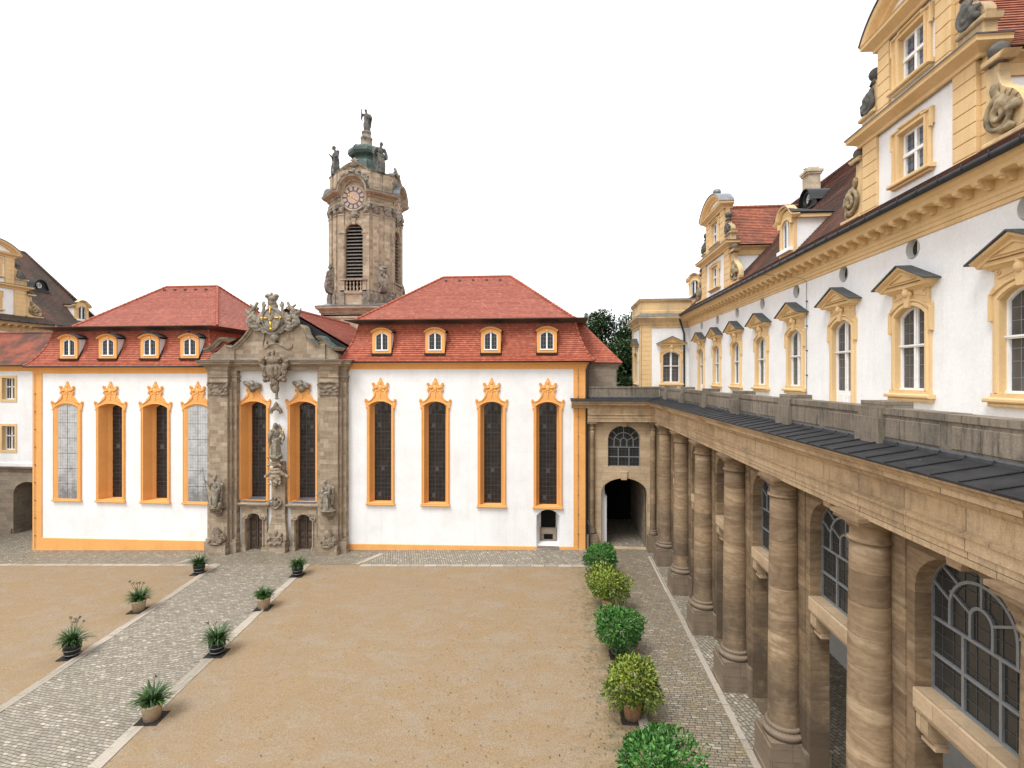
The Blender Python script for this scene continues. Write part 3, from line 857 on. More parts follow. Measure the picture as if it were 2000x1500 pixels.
base_course(xr0 + .1, nx - nh, -.08, .13); base_course(nx + nh, xr1, .17, .2); base_course(xl0 - .06, xl1, -.34, -.2)
pieces(m, 'base_course', 'orange_plaster', CH, CO)
def pipe(pts, r=.06):
    mb = MB(); mb.tube(pts, r, 8); return mb
# thin lightning conductors with their clips
for px, Y, zt, zb in ((680.5, YF, 12.9, -.5), (1129, YF, 12.95, .1), (71, YF, 12.6, -1.2), (411, YF, 2.5, -.7)):
    x = xY(px, Y); mb = MB(); mb.tube([(x, Y - .12, zt), (x, Y - .12, zb)], .012, 5)
    for k in range(int((zt - zb) / 1.4)): mb.box((x - .03, Y - .15, zb + 1 + k * 1.4), (x + .03, Y - .02, zb + 1.06 + k * 1.4))
    P('lightning_conductor', mb, 'lead_bar')
x = xr1 + .12
P('downpipe', pipe([(xr1 + .35, YF - .3, 13.45), (xr1 + .22, YF - .25, 13.1), (x, YF - .12, 12.6), (x, YF - .12, .1)], .085), 'gutter_metal')
P('downpipe', pipe([(x + .02, YF - .12, 2.2), (x + .12, YF - .4, 1.9), (x + .14, YF - .45, .1)], .06), 'gutter_metal')

# ---- mansard roofs
def mansard(u0, u1, yb, dz, ridge0, ridge1, ry, rz, uu0, uu1, uy0, tag_):
    """lower bell-cast slope, then an overhanging upper hip roof"""
    prof = [(-.42, 13.5), (-.02, 13.95), (.3, 14.55), (.6, 15.3), (.82, 16.1), (.95, 16.75)]
    lo = MB(); v = 0
    for (s0, z0), (s1, z1) in zip(prof, prof[1:]):
        a, b = (u0 + s0, YF + s0, z0 + dz), (u1 - s0, YF + s0, z0 + dz); c, d = (u1 - s1, YF + s1, z1 + dz), (u0 + s1, YF + s1, z1 + dz)
        v2 = lo.tiles(a, b, c, d, .17, .2, 0, .05, v)
        a2, d2 = (u1 - s0, yb - s0, z0 + dz), (u1 - s1, yb - s1, z1 + dz)
        lo.tiles(b, a2, d2, c, .17, .2, 0, .03, v)
        a3, d3 = (u0 + s0, yb - s0, z0 + dz), (u0 + s1, yb - s1, z1 + dz)
        lo.tiles(a3, a, d, d3, .17, .2, 0, .03, v); lo.tiles(a2, a3, d3, d2, .17, .2, 0, .03, v)
        v = v2
    P('lower_roof', lo, 'new_tile')
    rd = MB()
    for (s0, z0), (s1, z1) in zip(prof, prof[1:]):
        for ux, sg in ((u0, 1), (u1, -1)): rd.ridge((ux + sg * s0, YF + s0, z0 + dz + .03), (ux + sg * s1, YF + s1, z1 + dz + .03), .085, .33)
    ez = 16.62 + dz
    up = MB(); y1 = yb - .5
    A, B, C, D = V((uu0, uy0, ez)), V((uu1, uy0, ez)), V((uu1, y1, ez)), V((uu0, y1, ez))
    E, G = V((ridge0, ry, rz + dz)), V((ridge1, ry, rz + dz))
    up.tiles(A, B, G, E, .17, .2, 0, .04); up.tiles(B, C, G, G, .17, .2, 0, .03); up.tiles(C, D, E, G, .17, .2, 0, .03); up.tiles(D, A, E, E, .17, .2, 0, .03)
    P('upper_roof', up, 'sky_sheen_tile')
    for a, b in ((A, E), (B, G), (C, G), (D, E), (E, G)): rd.ridge(a + Z * .05, b + Z * .05, .1, .33)
    pieces(rd, 'ridge_tiles', 'new_tile', CH, CO)
    ev = MB()   # dark boarded soffit under the upper eave
    ev.plan([(u0 + .95, yb - 1), (u0 + .95, YF + .95), (u1 - .95, YF + .95), (u1 - .95, yb - 1)], [(0., 16.05 + dz), (.1, 16.3 + dz), (.2, 16.42 + dz), (.9, 16.56 + dz), (.98, 16.6 + dz), (.98, 16.64 + dz), (0, 16.7 + dz)])
    P('upper_eave', ev, 'dark_tile')
    gt = MB()
    gt.tube([(u0 - .4, YF - .47, 13.46 + dz), (u1 + .4, YF - .47, 13.46 + dz)], .06, 8)
    P('gutter', gt, 'gutter_metal')
    hk = MB()   # snow hooks
    for z_, s_, n_ in ((16.35, .87, 14), (15.95, .78, 0)):
        for k in range(n_): u = u0 + 1.2 + (u1 - u0 - 2.4) * k / (n_ - 1); hk.box((u - .05, YF + s_ - .16, z_ + dz), (u + .05, YF + s_ + .02, z_ + .07 + dz))
    for k in range(5):
        u = ridge0 + (ridge1 - ridge0) * (k + .3) / 5; t = .9; y = uy0 + (ry - uy0) * t; z = ez + (rz + dz - ez) * t; hk.box((u - .09, y - .1, z), (u + .09, y + .1, z + .14))
    pieces(hk, 'snow_hook', 'lead_bar', CH, CO)
rY = 42.6
E1, G1 = atY(866, 542, rY), atY(997, 538, rY)
mansard(xr0 - .1, xr1 + .2, 49.5, 0., E1.x, G1.x, rY, 20.75, atY(693, 613, 37.45).x, atY(1121, 607, 37.45).x, 37.45, 'r')
E2, G2 = atY(325, 558, 43.2), atY(425, 554, 43.2)
mansard(xl0, xl1 + .1, 50.5, -.3, E2.x, G2.x, 43.2, 20.75, atY(141, 629, 37.45).x, atY(424, 620.5, 37.45).x, 37.45, 'l')

# ---- dormers
def dormer(cheek, hw=.72):
    fr = SOUTH
    mb = MB(); zt = 1.52
    outer = [(-hw, 0), (hw, 0)] + [(p, q) for p, q in seg_arch(hw, zt, .28, 8)]
    inn = opening(0, .49, .22, 1.3, .22, 8, True)
    mb.wall(fr, outer, [inn], .12, 0)
    d = mb.build('dormer', ['orange_plaster'])
    c = MB(); pr = [(.0, -.06), (.1, -.06), (.16, .02), (.17, .06), (.0, .06)]
    c.sweep(fr, [(p, q) for p, q in seg_arch(hw + .07, zt + .02, .3, 10)][::-1], pr)
    c.relief(fr, [(-.07, 1.5), (.07, 1.5), (.1, 1.72), (-.1, 1.72)], 0, .05, .015)
    c.build('arched_hood', ['orange_plaster'], d)
    s = MB()
    for sg in (-1, 1):
        x = sg * (hw - .02)
        s.add([(x, .05, .02), (x, cheek, zt), (x, .05, zt), (x - sg * .06, .05, .02), (x - sg * .06, cheek, zt), (x - sg * .06, .05, zt)], [(0, 1, 2), (3, 5, 4), (0, 3, 4, 1), (1, 4, 5, 2)])
    pieces(s, 'cheek', ['white_plaster'], d)
    r = MB(); n = 10; a = seg_arch(hw + .14, zt + .06, .32, n); b = seg_arch(hw + .14, zt + .1, .33, n)
    pts = [fr(p, q, .2) for p, q in b] + [fr(p, q + .02, -cheek - .1) for p, q in b]
    low = [fr(p, q, .2) for p, q in a] + [fr(p, q, -cheek - .1) for p, q in a]
    N = n + 1
    r.add(pts, [(i, i + 1, N + i + 1, N + i) for i in range(n)], 0, True); r.add(low, [(i, i + 1, N + i + 1, N + i) for i in range(n)])
    r.add([pts[i] for i in range(N)] + [low[i] for i in range(N)], [(i, i + 1, N + i + 1, N + i) for i in range(n)])
    for sg in (-1, 1):
        x = sg * hw; r.tube([(x * 1.03, 0, -.02), (x * 1.03, cheek, zt)], .035, 6)
    r.fbox(fr, -hw - .06, -.13, hw + .06, -.02, -.1, .12)
    r.build('dormer_roof', ['slate_metal'], d)
    g = MB(); g.poly(fr, inn, -.1, 0); g.build('pane', ['dark_glass'], d)
    f = MB()
    f.sweep(fr, inn, [(-.1, 0), (-.03, 0), (-.03, .055), (-.1, .055)], 0, True)
    f.fbox(fr, -.05, .24, .05, 1.48, -.1, -.02)
    f.fbox(fr, -.5, .19, .5, .25, -.1, .04)
    f.build('casement', ['white_paint'], d)
    l = MB()
    for z in (.55, .85, 1.15): l.fbox(fr, -.45, z - .008, .45, z + .008, -.1, -.085)
    for x in (-.26, .26): l.fbox(fr, x - .006, .26, x + .006, 1.4, -.1, -.086)
    l.build('glazing_bars', ['grey_bar'], d)
    return d
DY = 36.93
dp = dormer(.95); dp.parent = CH
first = True
for px in (745.5, 849.5, 958.5, 1068):
    q = dp if first else tree_copy(dp, CH); first = False
    q.location = (xY(px, DY) - CO.x, DY - CO.y, 14.12)
dormX = []
for px in (134, 210, 292, 370):
    q = tree_copy(dp, CH); q.location = (xY(px, DY) - CO.x, DY - CO.y, 13.82); q.scale = (1.04, 1, 1); dormX.append(xY(px, DY))

# ---- stone annex with the low hipped roof at the right end, and the nave behind the portal
m = MB(); m.box((xr1 - .5, 38.6, 8), (4.35, 44, 13.35)); m.box((xr1 + .3, 38.52, 10.5), (4.28, 38.7, 13.0)); P('annex_wall', m, 'dim_stone')
m = MB(); m.plan([(xr1, 38.6), (4.35, 38.6), (4.35, 44)], [(0, 12.9), (.08, 12.92), (.1, 13.1), (.25, 13.3), (.3, 13.36), (0, 13.4)]); P('annex_cornice', m, 'dim_stone')
m = MB(); a, b, t = V((xr1 + .1, 38.3, 13.45)), V((4.75, 38.3, 13.42)), V((xr1 - .9, 39.6, 16.5))
m.tiles(a, b, (xr1 + .0, 40.2, 16.5), t, .17, .2, 0, .03); m.tiles(b, (4.75, 44, 13.42), (xr1, 42.5, 16.5), (xr1, 40.2, 16.5), .17, .2)
P('annex_roof', m, 'new_tile')
m = MB(); nX = -20.7
m.tiles((nX + 8, 37.4, 13.0), (nX + 8, 54, 13.0), (nX, 54, 17.6), (nX, 37.4, 17.6), .17, .2); m.tiles((nX - 8, 54, 13.0), (nX - 8, 37.4, 13.0), (nX, 37.4, 17.6), (nX, 54, 17.6), .17, .2)
m.ridge((nX, 37.6, 17.66), (nX, 54, 17.66), .12)
P('nave_roof', m, 'sky_sheen_tile')
m = MB(); m.relief(frS(37.42), [(nX - 7.8, 12.9), (nX + 7.8, 12.9), (nX, 17.45)], -.3, 0, .01); P('nave_gable', m, 'slate_metal')
m = MB(); m.box((xl1 - 4, 40, 0), (xr0 + 4, 60, 13.0)); m.box((xl0 + .8, 44, -1), (xl1, 50, 13)); m.box((xr0, 41, 0), (xr1 - .3, 49, 13.3)); P('nave_wall', m, 'dim_stone')

# ================================================================== THE PORTAL (part of the church)
YP = 36.5
# plaster field between the pilasters
px0, px1 = xY(452, YF), xY(640, YF)
dh = []
def door_hole(xc, hw=.64):
    return [(xc - hw, -1.2), (xc + hw, -1.2), (xc + hw, 1.55), (xc + hw * .72, 1.66), (xc + hw * .62, 1.9), (xc + .2, 2.02), (xc, 2.04), (xc - .2, 2.02), (xc - hw * .62, 1.9), (xc - hw * .72, 1.66), (xc - hw, 1.55)]
DX = [xY(499.5, YF), xY(596, YF)]
m = MB(); m.wall(FS, rect(px0, -1.9, px1, 13.3), [hole(p, 1.2, -.05) for p in WP] + [door_hole(x, .72) for x in DX], .6, 0); P('portal_wall', m, 'white_plaster')
def pil(pa, pb, pc, pd):
    """pa-pb the front layer, pc-pd the wider layer behind"""
    mb = MB(); a, b, c, d = xY(pa, 36.1), xY(pb, 36.1), xY(pc, 36.55), xY(pd, 36.55)
    mb.box((c, 36.55, -2), (d, 37.2, 12.95)); mb.box((a, 36.1, -2), (b, 36.6, 12.95)); mb.box((b, 36.32, -2), (b + .18, 36.6, 12.0))
    P('pilaster', mb, 'portal_stone')
    mb = MB(); z = gz(a)
    mb.box((a - .14, 35.7, -2), (b + .1, 36.2, z + .75)); mb.box((c - .05, 36.25, -2), (d + .14, 36.7, z + .85)); mb.box((c, 36.35, -2), (d + .06, 36.7, z + 1.05)); mb.box((a - .05, 35.8, -2), (b + .03, 36.2, z + .95))
    P('pilaster_base', mb, 'portal_stone')
    mb = MB()
    mb.plan([(a, 36.6), (a, 36.1), (b, 36.1), (b, 36.55), (d, 36.55), (d, 37)], [(0, 12.0), (.05, 12.02), (.05, 12.12), (.02, 12.14), (.02, 12.3), (.09, 12.34), (.09, 12.44), (0, 12.46)])
    P('architrave', mb, 'portal_stone')
    # capital: leafy bell with corner scrolls under a thin abacus
    cp = MB(); fr = frS(36.1); rr = random.Random(int(pa))
    cp.fbox(fr, a - .02, 11.1, b + .02, 12.0, -.3, .06)
    cp.fbox(fr, a - .12, 11.92, b + .12, 12.04, -.3, .18)
    cp.fbox(fr, a - .05, 11.02, b + .05, 11.12, -.3, .1)
    for k in range(26): cp.ell(fr(rr.uniform(a, b), rr.uniform(11.2, 11.85), .08), (rr.uniform(.06, .13), .07, rr.uniform(.06, .12)), 8)
    for u, h in ((a, 1), (b, -1)):
        pt, ra = spiral(fr, (u, 11.75), .16, 1.2, .12, .06, h, PI / 2, 14); cp.tube(pt, ra, 6)
    fuse(cp, 'capital', 'brown_carving', .035, 1, CH, CO)
    return a, b, c, d
PL = pil(410, 444, 405, 462); PR = pil(625, 659.5, 620, 676)
# entablature and pediment
a0, a1 = PL[2], PR[3]
m = MB(); path = [(a0 - .1, 37.2), (a0 - .1, 36.55), (PL[0], 36.55), (PL[0], 36.1), (PL[1], 36.1), (PL[1], 36.55), (PR[0], 36.55), (PR[0], 36.1), (PR[1], 36.1), (PR[1], 36.55), (a1 + .05, 36.55), (a1 + .05, 37.2)]
m.plan(path, [(0, 12.85), (.04, 12.87), (.05, 13.1), (.12, 13.16), (.18, 13.2), (.36, 13.3), (.4, 13.32), (.4, 13.44), (.5, 13.5), (.52, 13.56), (0, 13.62)])
m.box((a0, 36.5, 12.85), (a1, 37.2, 13.6))
P('portal_cornice', m, 'portal_stone')
m = MB(); m.plan(path, [(.53, 13.57), (.55, 13.6), (0, 13.68)]); P('cornice_flashing', m, 'lead_sheet')
# curved gable: outline read in plan units about its axis
def z3(x, y): q = atY(390 + x / 5.77, 560 + y / 5.77, YP); return (q.x, q.z)
gout = [z3(*p) for p in ((118, 835), (118, 760), (190, 735), (240, 690), (290, 640), (300, 690), (395, 690), (470, 640), (530, 580), (580, 510), (620, 450), (680, 420), (840, 300), (1000, 420), (1150, 440), (1185, 480), (1215, 560), (1270, 620), (1350, 655), (1350, 600), (1400, 610), (1440, 655), (1510, 720), (1560, 760), (1560, 835))]
m = MB(); fp = frS(YP)
m.relief(fp, gout, -.7, .0, .02, back=True)
m.fbox(fp, z3(300, 0)[0], 13.6, z3(400, 0)[0], z3(0, 665)[1], -.3, .12); m.fbox(fp, z3(1350, 0)[0], 13.6, z3(1420, 0)[0], z3(0, 655)[1], -.3, .12)
P('gable_wall', m, 'portal_stone')
m = MB(); mo = [(.0, -.16), (.1, -.14), (.14, -.04), (.3, .02), (.32, .1), (-.7, .1)]
def smooth_path(pts, n=4):
    out = []
    for i in range(len(pts) - 1):
        p0 = V(pts[max(i - 1, 0)]); p1 = V(pts[i]); p2 = V(pts[i + 1]); p3 = V(pts[min(i + 2, len(pts) - 1)])
        for k in range(n):
            t = k / n; out.append(tuple(.5 * ((2 * p1) + (p2 - p0) * t + (2 * p0 - 5 * p1 + 4 * p2 - p3) * t * t + (3 * p1 - p0 - 3 * p2 + p3) * t ** 3)))
    return out + [tuple(pts[-1])]
for pts in (((70, 718), (150, 690), (205, 640), (245, 600), (290, 592), (345, 600)), ((310, 672), (390, 688), (470, 628), (540, 552), (590, 478), (625, 440), (680, 425)),
            ((1610, 700), (1520, 692), (1450, 640), (1405, 590), (1370, 572), (1335, 580)), ((1355, 655), (1262, 612), (1205, 545), (1178, 470), (1150, 440))):
    pp = smooth_path([z3(*p) for p in pts])
    if pp[0][0] > pp[-1][0]: pp = pp[::-1]
    m.sweep(fp, pp, mo)
# curved inner moulding under the arms
m.sweep(fp, smooth_path([z3(*p) for p in ((735, 470), (728, 560), (712, 660), (745, 690), (790, 655), (850, 640), (920, 655), (1000, 700), (1045, 660), (1010, 600), (1000, 540))]), [(0, -.05), (.09, -.03), (.09, .04), (0, .05)])
P('gable_moulding', m, 'portal_stone')
m = MB()
for pts in (((70, 700), (150, 674), (205, 624), (245, 584), (290, 576), (345, 586)), ((1610, 684), (1520, 676), (1450, 624), (1405, 574), (1370, 556), (1335, 566)), ((1355, 640), (1262, 600), (1205, 530), (1182, 470))):
    pp = smooth_path([z3(*p) for p in pts])
    if pp[0][0] > pp[-1][0]: pp = pp[::-1]
    m.sweep(fp, pp, [(.34, .0), (.34, .04), (-.7, .04)])
P('gable_flashing', m, 'copper_green')
def arms(name, zf, items, mats, vox, fr, sm=1):
    """carving from discs, lumps and scrolls given in photo-zoom units"""
    mb = MB()
    for it in items:
        k = it[0]
        if k == 'e': (x, z), rx, rz, d, dd = zf(*it[1]), it[2], it[3], it[4], it[5]; mb.ell(fr(x, z, d), (rx, dd, rz), 14)
        elif k == 't':
            pts = [zf(*p) for p in it[1]]; ds = it[3] if isinstance(it[3], (list, tuple)) else [it[3]] * len(pts)
            pp = smooth_path(pts, 3); dd = [ds[min(int(i / 3), len(ds) - 1)] for i in range(len(pp))]
            r0, r1 = it[2]; mb.tube([fr(x, z, d) for (x, z), d in zip(pp, dd)], [r0 + (r1 - r0) * i / (len(pp) - 1) for i in range(len(pp))], 8)
        elif k == 's': x, z = zf(*it[1]); pt, ra = spiral(fr, (x, z), it[2], it[3], it[6], it[4], it[5], it[7] if len(it) > 7 else PI / 2, 20); mb.tube(pt, ra, 8)
        elif k == 'p': mb.relief(fr, [zf(*p) for p in it[1]], it[2], it[3], .04, back=True)
    return fuse(mb, name, mats, vox, sm, CH, CO)
cx3 = 838
def mir(items, c=cx3):
    out = []
    for it in items:
        out.append(it); k = it[0]; f = lambda p: (2 * c - p[0], p[1])
        if k == 'e' or k == 's':
            q = list(it); q[1] = f(it[1])
            if k == 's': q[5] = -it[5]; q = q + [PI / 2] if len(q) < 8 else q[:7] + [PI - q[7]]
            out.append(tuple(q))
        elif k == 't': out.append((k, [f(p) for p in it[1]]) + it[2:])
        elif k == 'p': out.append((k, [f(p) for p in it[1]][::-1]) + it[2:])
    return out
rr = random.Random(4)
it = [('e', (838, 375), .82, .95, .1, .3), ('e', (838, 370), .72, .85, .22, .22), ('e', (838, 140), .42, .2, .2, .25), ('e', (790, 112), .26, .17, .22, .2), ('e', (875, 112), .26, .17, .22, .2), ('e', (828, 85), .1, .12, .2, .1),
      ('e', (828, 180), .36, .24, .15, .22), ('e', (828, 225), .42, .4, .05, .24), ('e', (828, 160), .34, .2, .15, .24), ('e', (855, 570), .34, .3, .1, .22), ('e', (852, 520), .4, .26, .05, .2), ('e', (858, 605), .14, .2, .1, .14)]
it += mir([('t', [(760, 420), (720, 330), (735, 250), (725, 195)], (.14, .1), .15), ('s', (745, 205), .2, 1.1, .08, 1, .16), ('s', (740, 500), .22, 1.2, .1, -1, .2), ('t', [(820, 540), (760, 500), (700, 445), (640, 400)], (.16, .12), .15),
           ('t', [(690, 420), (640, 350), (600, 280), (640, 235), (670, 180)], (.2, .1), [.1, .15, .2, .2, .15]), ('t', [(640, 300), (560, 300), (535, 262)], (.2, .1), .12), ('t', [(610, 330), (570, 370), (565, 420), (620, 445)], (.2, .16), .14),
           ('e', (640, 455), .34, .22, .15, .2), ('e', (590, 395), .24, .24, .15, .18), ('e', (700, 350), .3, .42, .05, .16), ('t', [(670, 255), (610, 225), (580, 200)], (.14, .06), .12), ('t', [(560, 340), (540, 290), (525, 240)], (.12, .05), .1),
           ('t', [(620, 480), (680, 490), (730, 470), (780, 520)], (.15, .12), .1), ('e', (790, 525), .14, .14, .05, .12)])
for k in range(16): it.append(('e', (rr.choice((590, 640, 1050, 1100)) + rr.uniform(-30, 30), rr.uniform(330, 470)), rr.uniform(.08, .15), rr.uniform(.08, .15), .2, .16))
arms('coat_of_arms', z3, it, 'weathered_stone', .032, fp)
m = MB(); q0 = z3(838, 372); ov = [(q0[0] + .64 * cos(a), q0[1] + .78 * sin(a)) for a in [2 * PI * k / 36 for k in range(36)]]
m.relief(fp, ov, .2, .4, .05); m.sweep(fp, ov, [(.3, .02), (.46, .0), (.46, -.07), (.3, -.1)], 0, True); P('shield', m, 'weathered_stone')
# the gilded cross on the shield: four lily-ended arms about a plain stone boss
m = MB()
for (xa, ya), (xb, yb) in (((828, 330), (828, 238)), ((832, 400), (838, 482)), ((800, 362), (732, 362)), ((862, 356), (946, 354))):
    p, q = z3(xa, ya), z3(xb, yb); e = V(q) - V(p); s_ = V((-e.y, e.x)).normalized()
    m.tube([fp(p[0], p[1], .46), fp(q[0], q[1], .42)], [.05, .045], 6)
    for t, r in ((.35, .07), (1., .075)): k = V(p) + e * t; m.ell(fp(k.x, k.y, .45), (r, .05, r), 8)
    for sg in (-1, 1): k = V(p) + e * .93 + s_ * .085 * sg; m.ell(fp(k.x, k.y, .44), (.05, .04, .05), 6)
P('gilded_cross', m, 'gold')
m = MB(); q = z3(832, 360); m.relief(fp, [(q[0] - .2, q[1] + .2), (q[0] - .18, q[1] - .12), (q[0], q[1] - .24), (q[0] + .18, q[1] - .12), (q[0] + .2, q[1] + .2)], .3, .5, .03); P('shield_boss', m, 'weathered_stone')
# the second, darker cartouche hanging across the cornice
fq = frS(36.05)
def z3q(x, y): q = atY(390 + x / 5.77, 560 + y / 5.77, 36.05); return (q.x, q.z)
c2 = 845
it = [('e', (848, 930), .8, .82, -.1, .35), ('e', (850, 955), .58, .6, .15, .16), ('e', (840, 830), .62, .34, .05, .3), ('e', (850, 1080), .3, .3, .0, .25), ('e', (862, 1150), .24, .34, 0, .2), ('e', (868, 1215), .1, .3, 0, .12), ('e', (870, 1258), .16, .09, 0, .12), ('e', (845, 745), .08, .22, .1, .1)]
it += mir([('t', [(800, 770), (740, 800), (690, 850)], (.16, .2), .1), ('s', (705, 850), .22, 1.1, .1, -1, .1), ('t', [(700, 870), (735, 940), (730, 1000), (790, 1060)], (.18, .14), .05), ('e', (960, 960), .2, .26, .0, .2), ('e', (950, 1050), .2, .2, 0, .18), ('t', [(810, 1090), (820, 1150), (850, 1190)], (.12, .1), .05),
           ('t', [(800, 740), (770, 790), (810, 820)], (.12, .1), .15), ('e', (780, 815), .16, .16, .2, .14), ('e', (890, 740), .1, .1, .1, .1)], c2)
for k in range(22): a = rr.uniform(0, 2 * PI); it.append(('e', (848 + 118 * cos(a), 935 + 125 * sin(a)), rr.uniform(.07, .13), rr.uniform(.07, .13), .15, .12))
arms('cartouche', z3q, it, 'brown_carving', .03, fq)
m = MB(); q = z3q(850, 955); m.relief(fq, [(q[0] - .34, q[1] + .4), (q[0] - .34, q[1] - .2), (q[0], q[1] - .46), (q[0] + .34, q[1] - .2), (q[0] + .34, q[1] + .4)], .05, .34, .04)
for k in range(4): m.fbox(fq, q[0] - .1, q[1] - .24 + k * .15, q[0] + .1, q[1] - .17 + k * .15, .3, .38)
P('cartouche_shield', m, 'brown_carving')
# clouds with cherub heads above the two windows, and the canopy over the niche figure
fw = frS(36.8)
def z3w(x, y): q = atY(390 + x / 5.77, 560 + y / 5.77, 36.8); return (q.x, q.z)
for cx_ in (592, 1142):
    it = [('e', (cx_ - 55, 1090), .28, .16, 0, .2), ('e', (cx_ + 45, 1110), .36, .22, 0, .22), ('e', (cx_ - 5, 1080), .24, .2, .1, .2), ('e', (cx_ + 12, 1140), .3, .26, .05, .2), ('e', (cx_, 1172), .18, .14, 0, .15), ('e', (cx_ + 20, 1095), .14, .15, .2, .14), ('e', (cx_ - 20, 1115), .13, .14, .22, .13), ('e', (cx_ + 70, 1130), .2, .18, 0, .18), ('t', [(cx_ - 60, 1085), (cx_ - 90, 1070), (cx_ - 70, 1110)], (.12, .06), .05)]
    arms('cherub_cloud', z3w, it, 'weathered_stone', .035, fw)
it = mir([('e', (870, 1345), .2, .28, .1, .2), ('t', [(870, 1350), (830, 1380), (808, 1425)], (.16, .12), .12), ('s', (815, 1415), .12, 1., .06, -1, .14), ('e', (845, 1375), .16, .16, .15, .14)], 870) + [('e', (870, 1315), .08, .14, .1, .08)]
arms('niche_canopy', z3w, it, 'brown_carving', .03, fw)
# middle shaft, brackets, pedestals
def z4(x, y, Y=36.6): q = atY(390 + x / 5, 800 + y / 5, Y); return (q.x, q.z)
mx0, mx1 = z4(700, 0)[0], z4(832, 0)[0]; mc = (mx0 + mx1) / 2
m = MB(); zb = gz(mc)
m.fbox(frS(36.6), mx0, -1.8, mx1, z4(0, 590)[1], -.5, 0)
m.fbox(frS(36.6), mx0 + .1, z4(0, 600)[1], mx1 - .1, z4(0, 500)[1], -.5, -.05)
m.fbox(frS(36.6), mx0 - .12, -1.8, mx1 + .2, zb + .75, -.5, .35); m.fbox(frS(36.6), mx0 - .06, -1.8, mx1 + .12, zb + .95, -.5, .25)
for k, (o_, z_) in enumerate(((.22, .95), (.24, 1.3), (.14, 1.7), (.05, 2.1), (.0, 2.6))):
    if k: m.add([V((mx0 - po, 36.6 - po, zb + pz)) for po, pz in ((pv[0], pv[1]),)] + [V((mx1 + pv[0], 36.6 - pv[0], zb + pv[1])), V((mx1 + o_, 36.6 - o_, zb + z_)), V((mx0 - o_, 36.6 - o_, zb + z_)), V((mx0 - pv[0], 36.7, zb + pv[1])), V((mx1 + pv[0], 36.7, zb + pv[1])), V((mx1 + o_, 36.7, zb + z_)), V((mx0 - o_, 36.7, zb + z_))], [(0, 1, 2, 3), (1, 5, 6, 2), (4, 0, 3, 7)])
    pv = (o_, z_)
P('middle_pier', m, 'portal_stone')
fm = frS(36.55)
it = mir([('t', [(645, 655), (690, 625), (720, 600), (765, 610)], (.1, .2), [.1, .2, .3, .35]), ('e', (735, 660), .22, .28, .2, .25)], 760) + [('e', (760, 640), .42, .2, .2, .3), ('e', (760, 690), .34, .22, .15, .25), ('e', (750, 725), .2, .18, .1, .18), ('e', (742, 760), .1, .12, .05, .12)]
for k in range(12): it.append(('e', (rr.uniform(700, 820), rr.uniform(650, 720)), .08, .08, .35, .1))
arms('statue_bracket', z4, it, 'portal_stone', .035, fm)
it = mir([('t', [(690, 545), (720, 525), (760, 535)], (.08, .12), .35), ('e', (735, 575), .26, .12, .2, .3)], 758) + [('e', (758, 480), .36, .16, .15, .34), ('e', (758, 510), .42, .12, .15, .4), ('e', (758, 455), .34, .14, .15, .34), ('e', (745, 580), .14, .16, .35, .14)]
arms('statue_pedestal', z4, it, 'portal_stone', .035, fm)
it = mir([('s', (715, 905), .22, 1.1, .06, 1, .08), ('t', [(690, 910), (720, 950), (750, 965)], (.1, .08), .06), ('t', [(730, 850), (715, 880), (740, 900)], (.07, .07), .06)], 748) + [('e', (748, 920), .2, .24, .05, .12), ('e', (745, 870), .1, .14, .05, .1)]
arms('shell_ornament', z4, it, 'brown_carving', .028, fm)
it = mir([('s', (725, 1265), .24, 1.1, .07, 1, .12), ('t', [(700, 1200), (720, 1230), (760, 1250)], (.08, .1), .1), ('t', [(705, 1300), (740, 1290), (760, 1310)], (.1, .1), .2)], 762) + [('e', (760, 1200), .14, .24, .05, .1), ('e', (762, 1265), .2, .2, .1, .12)]
arms('shell_ornament', z4, it, 'brown_carving', .03, frS(36.42))
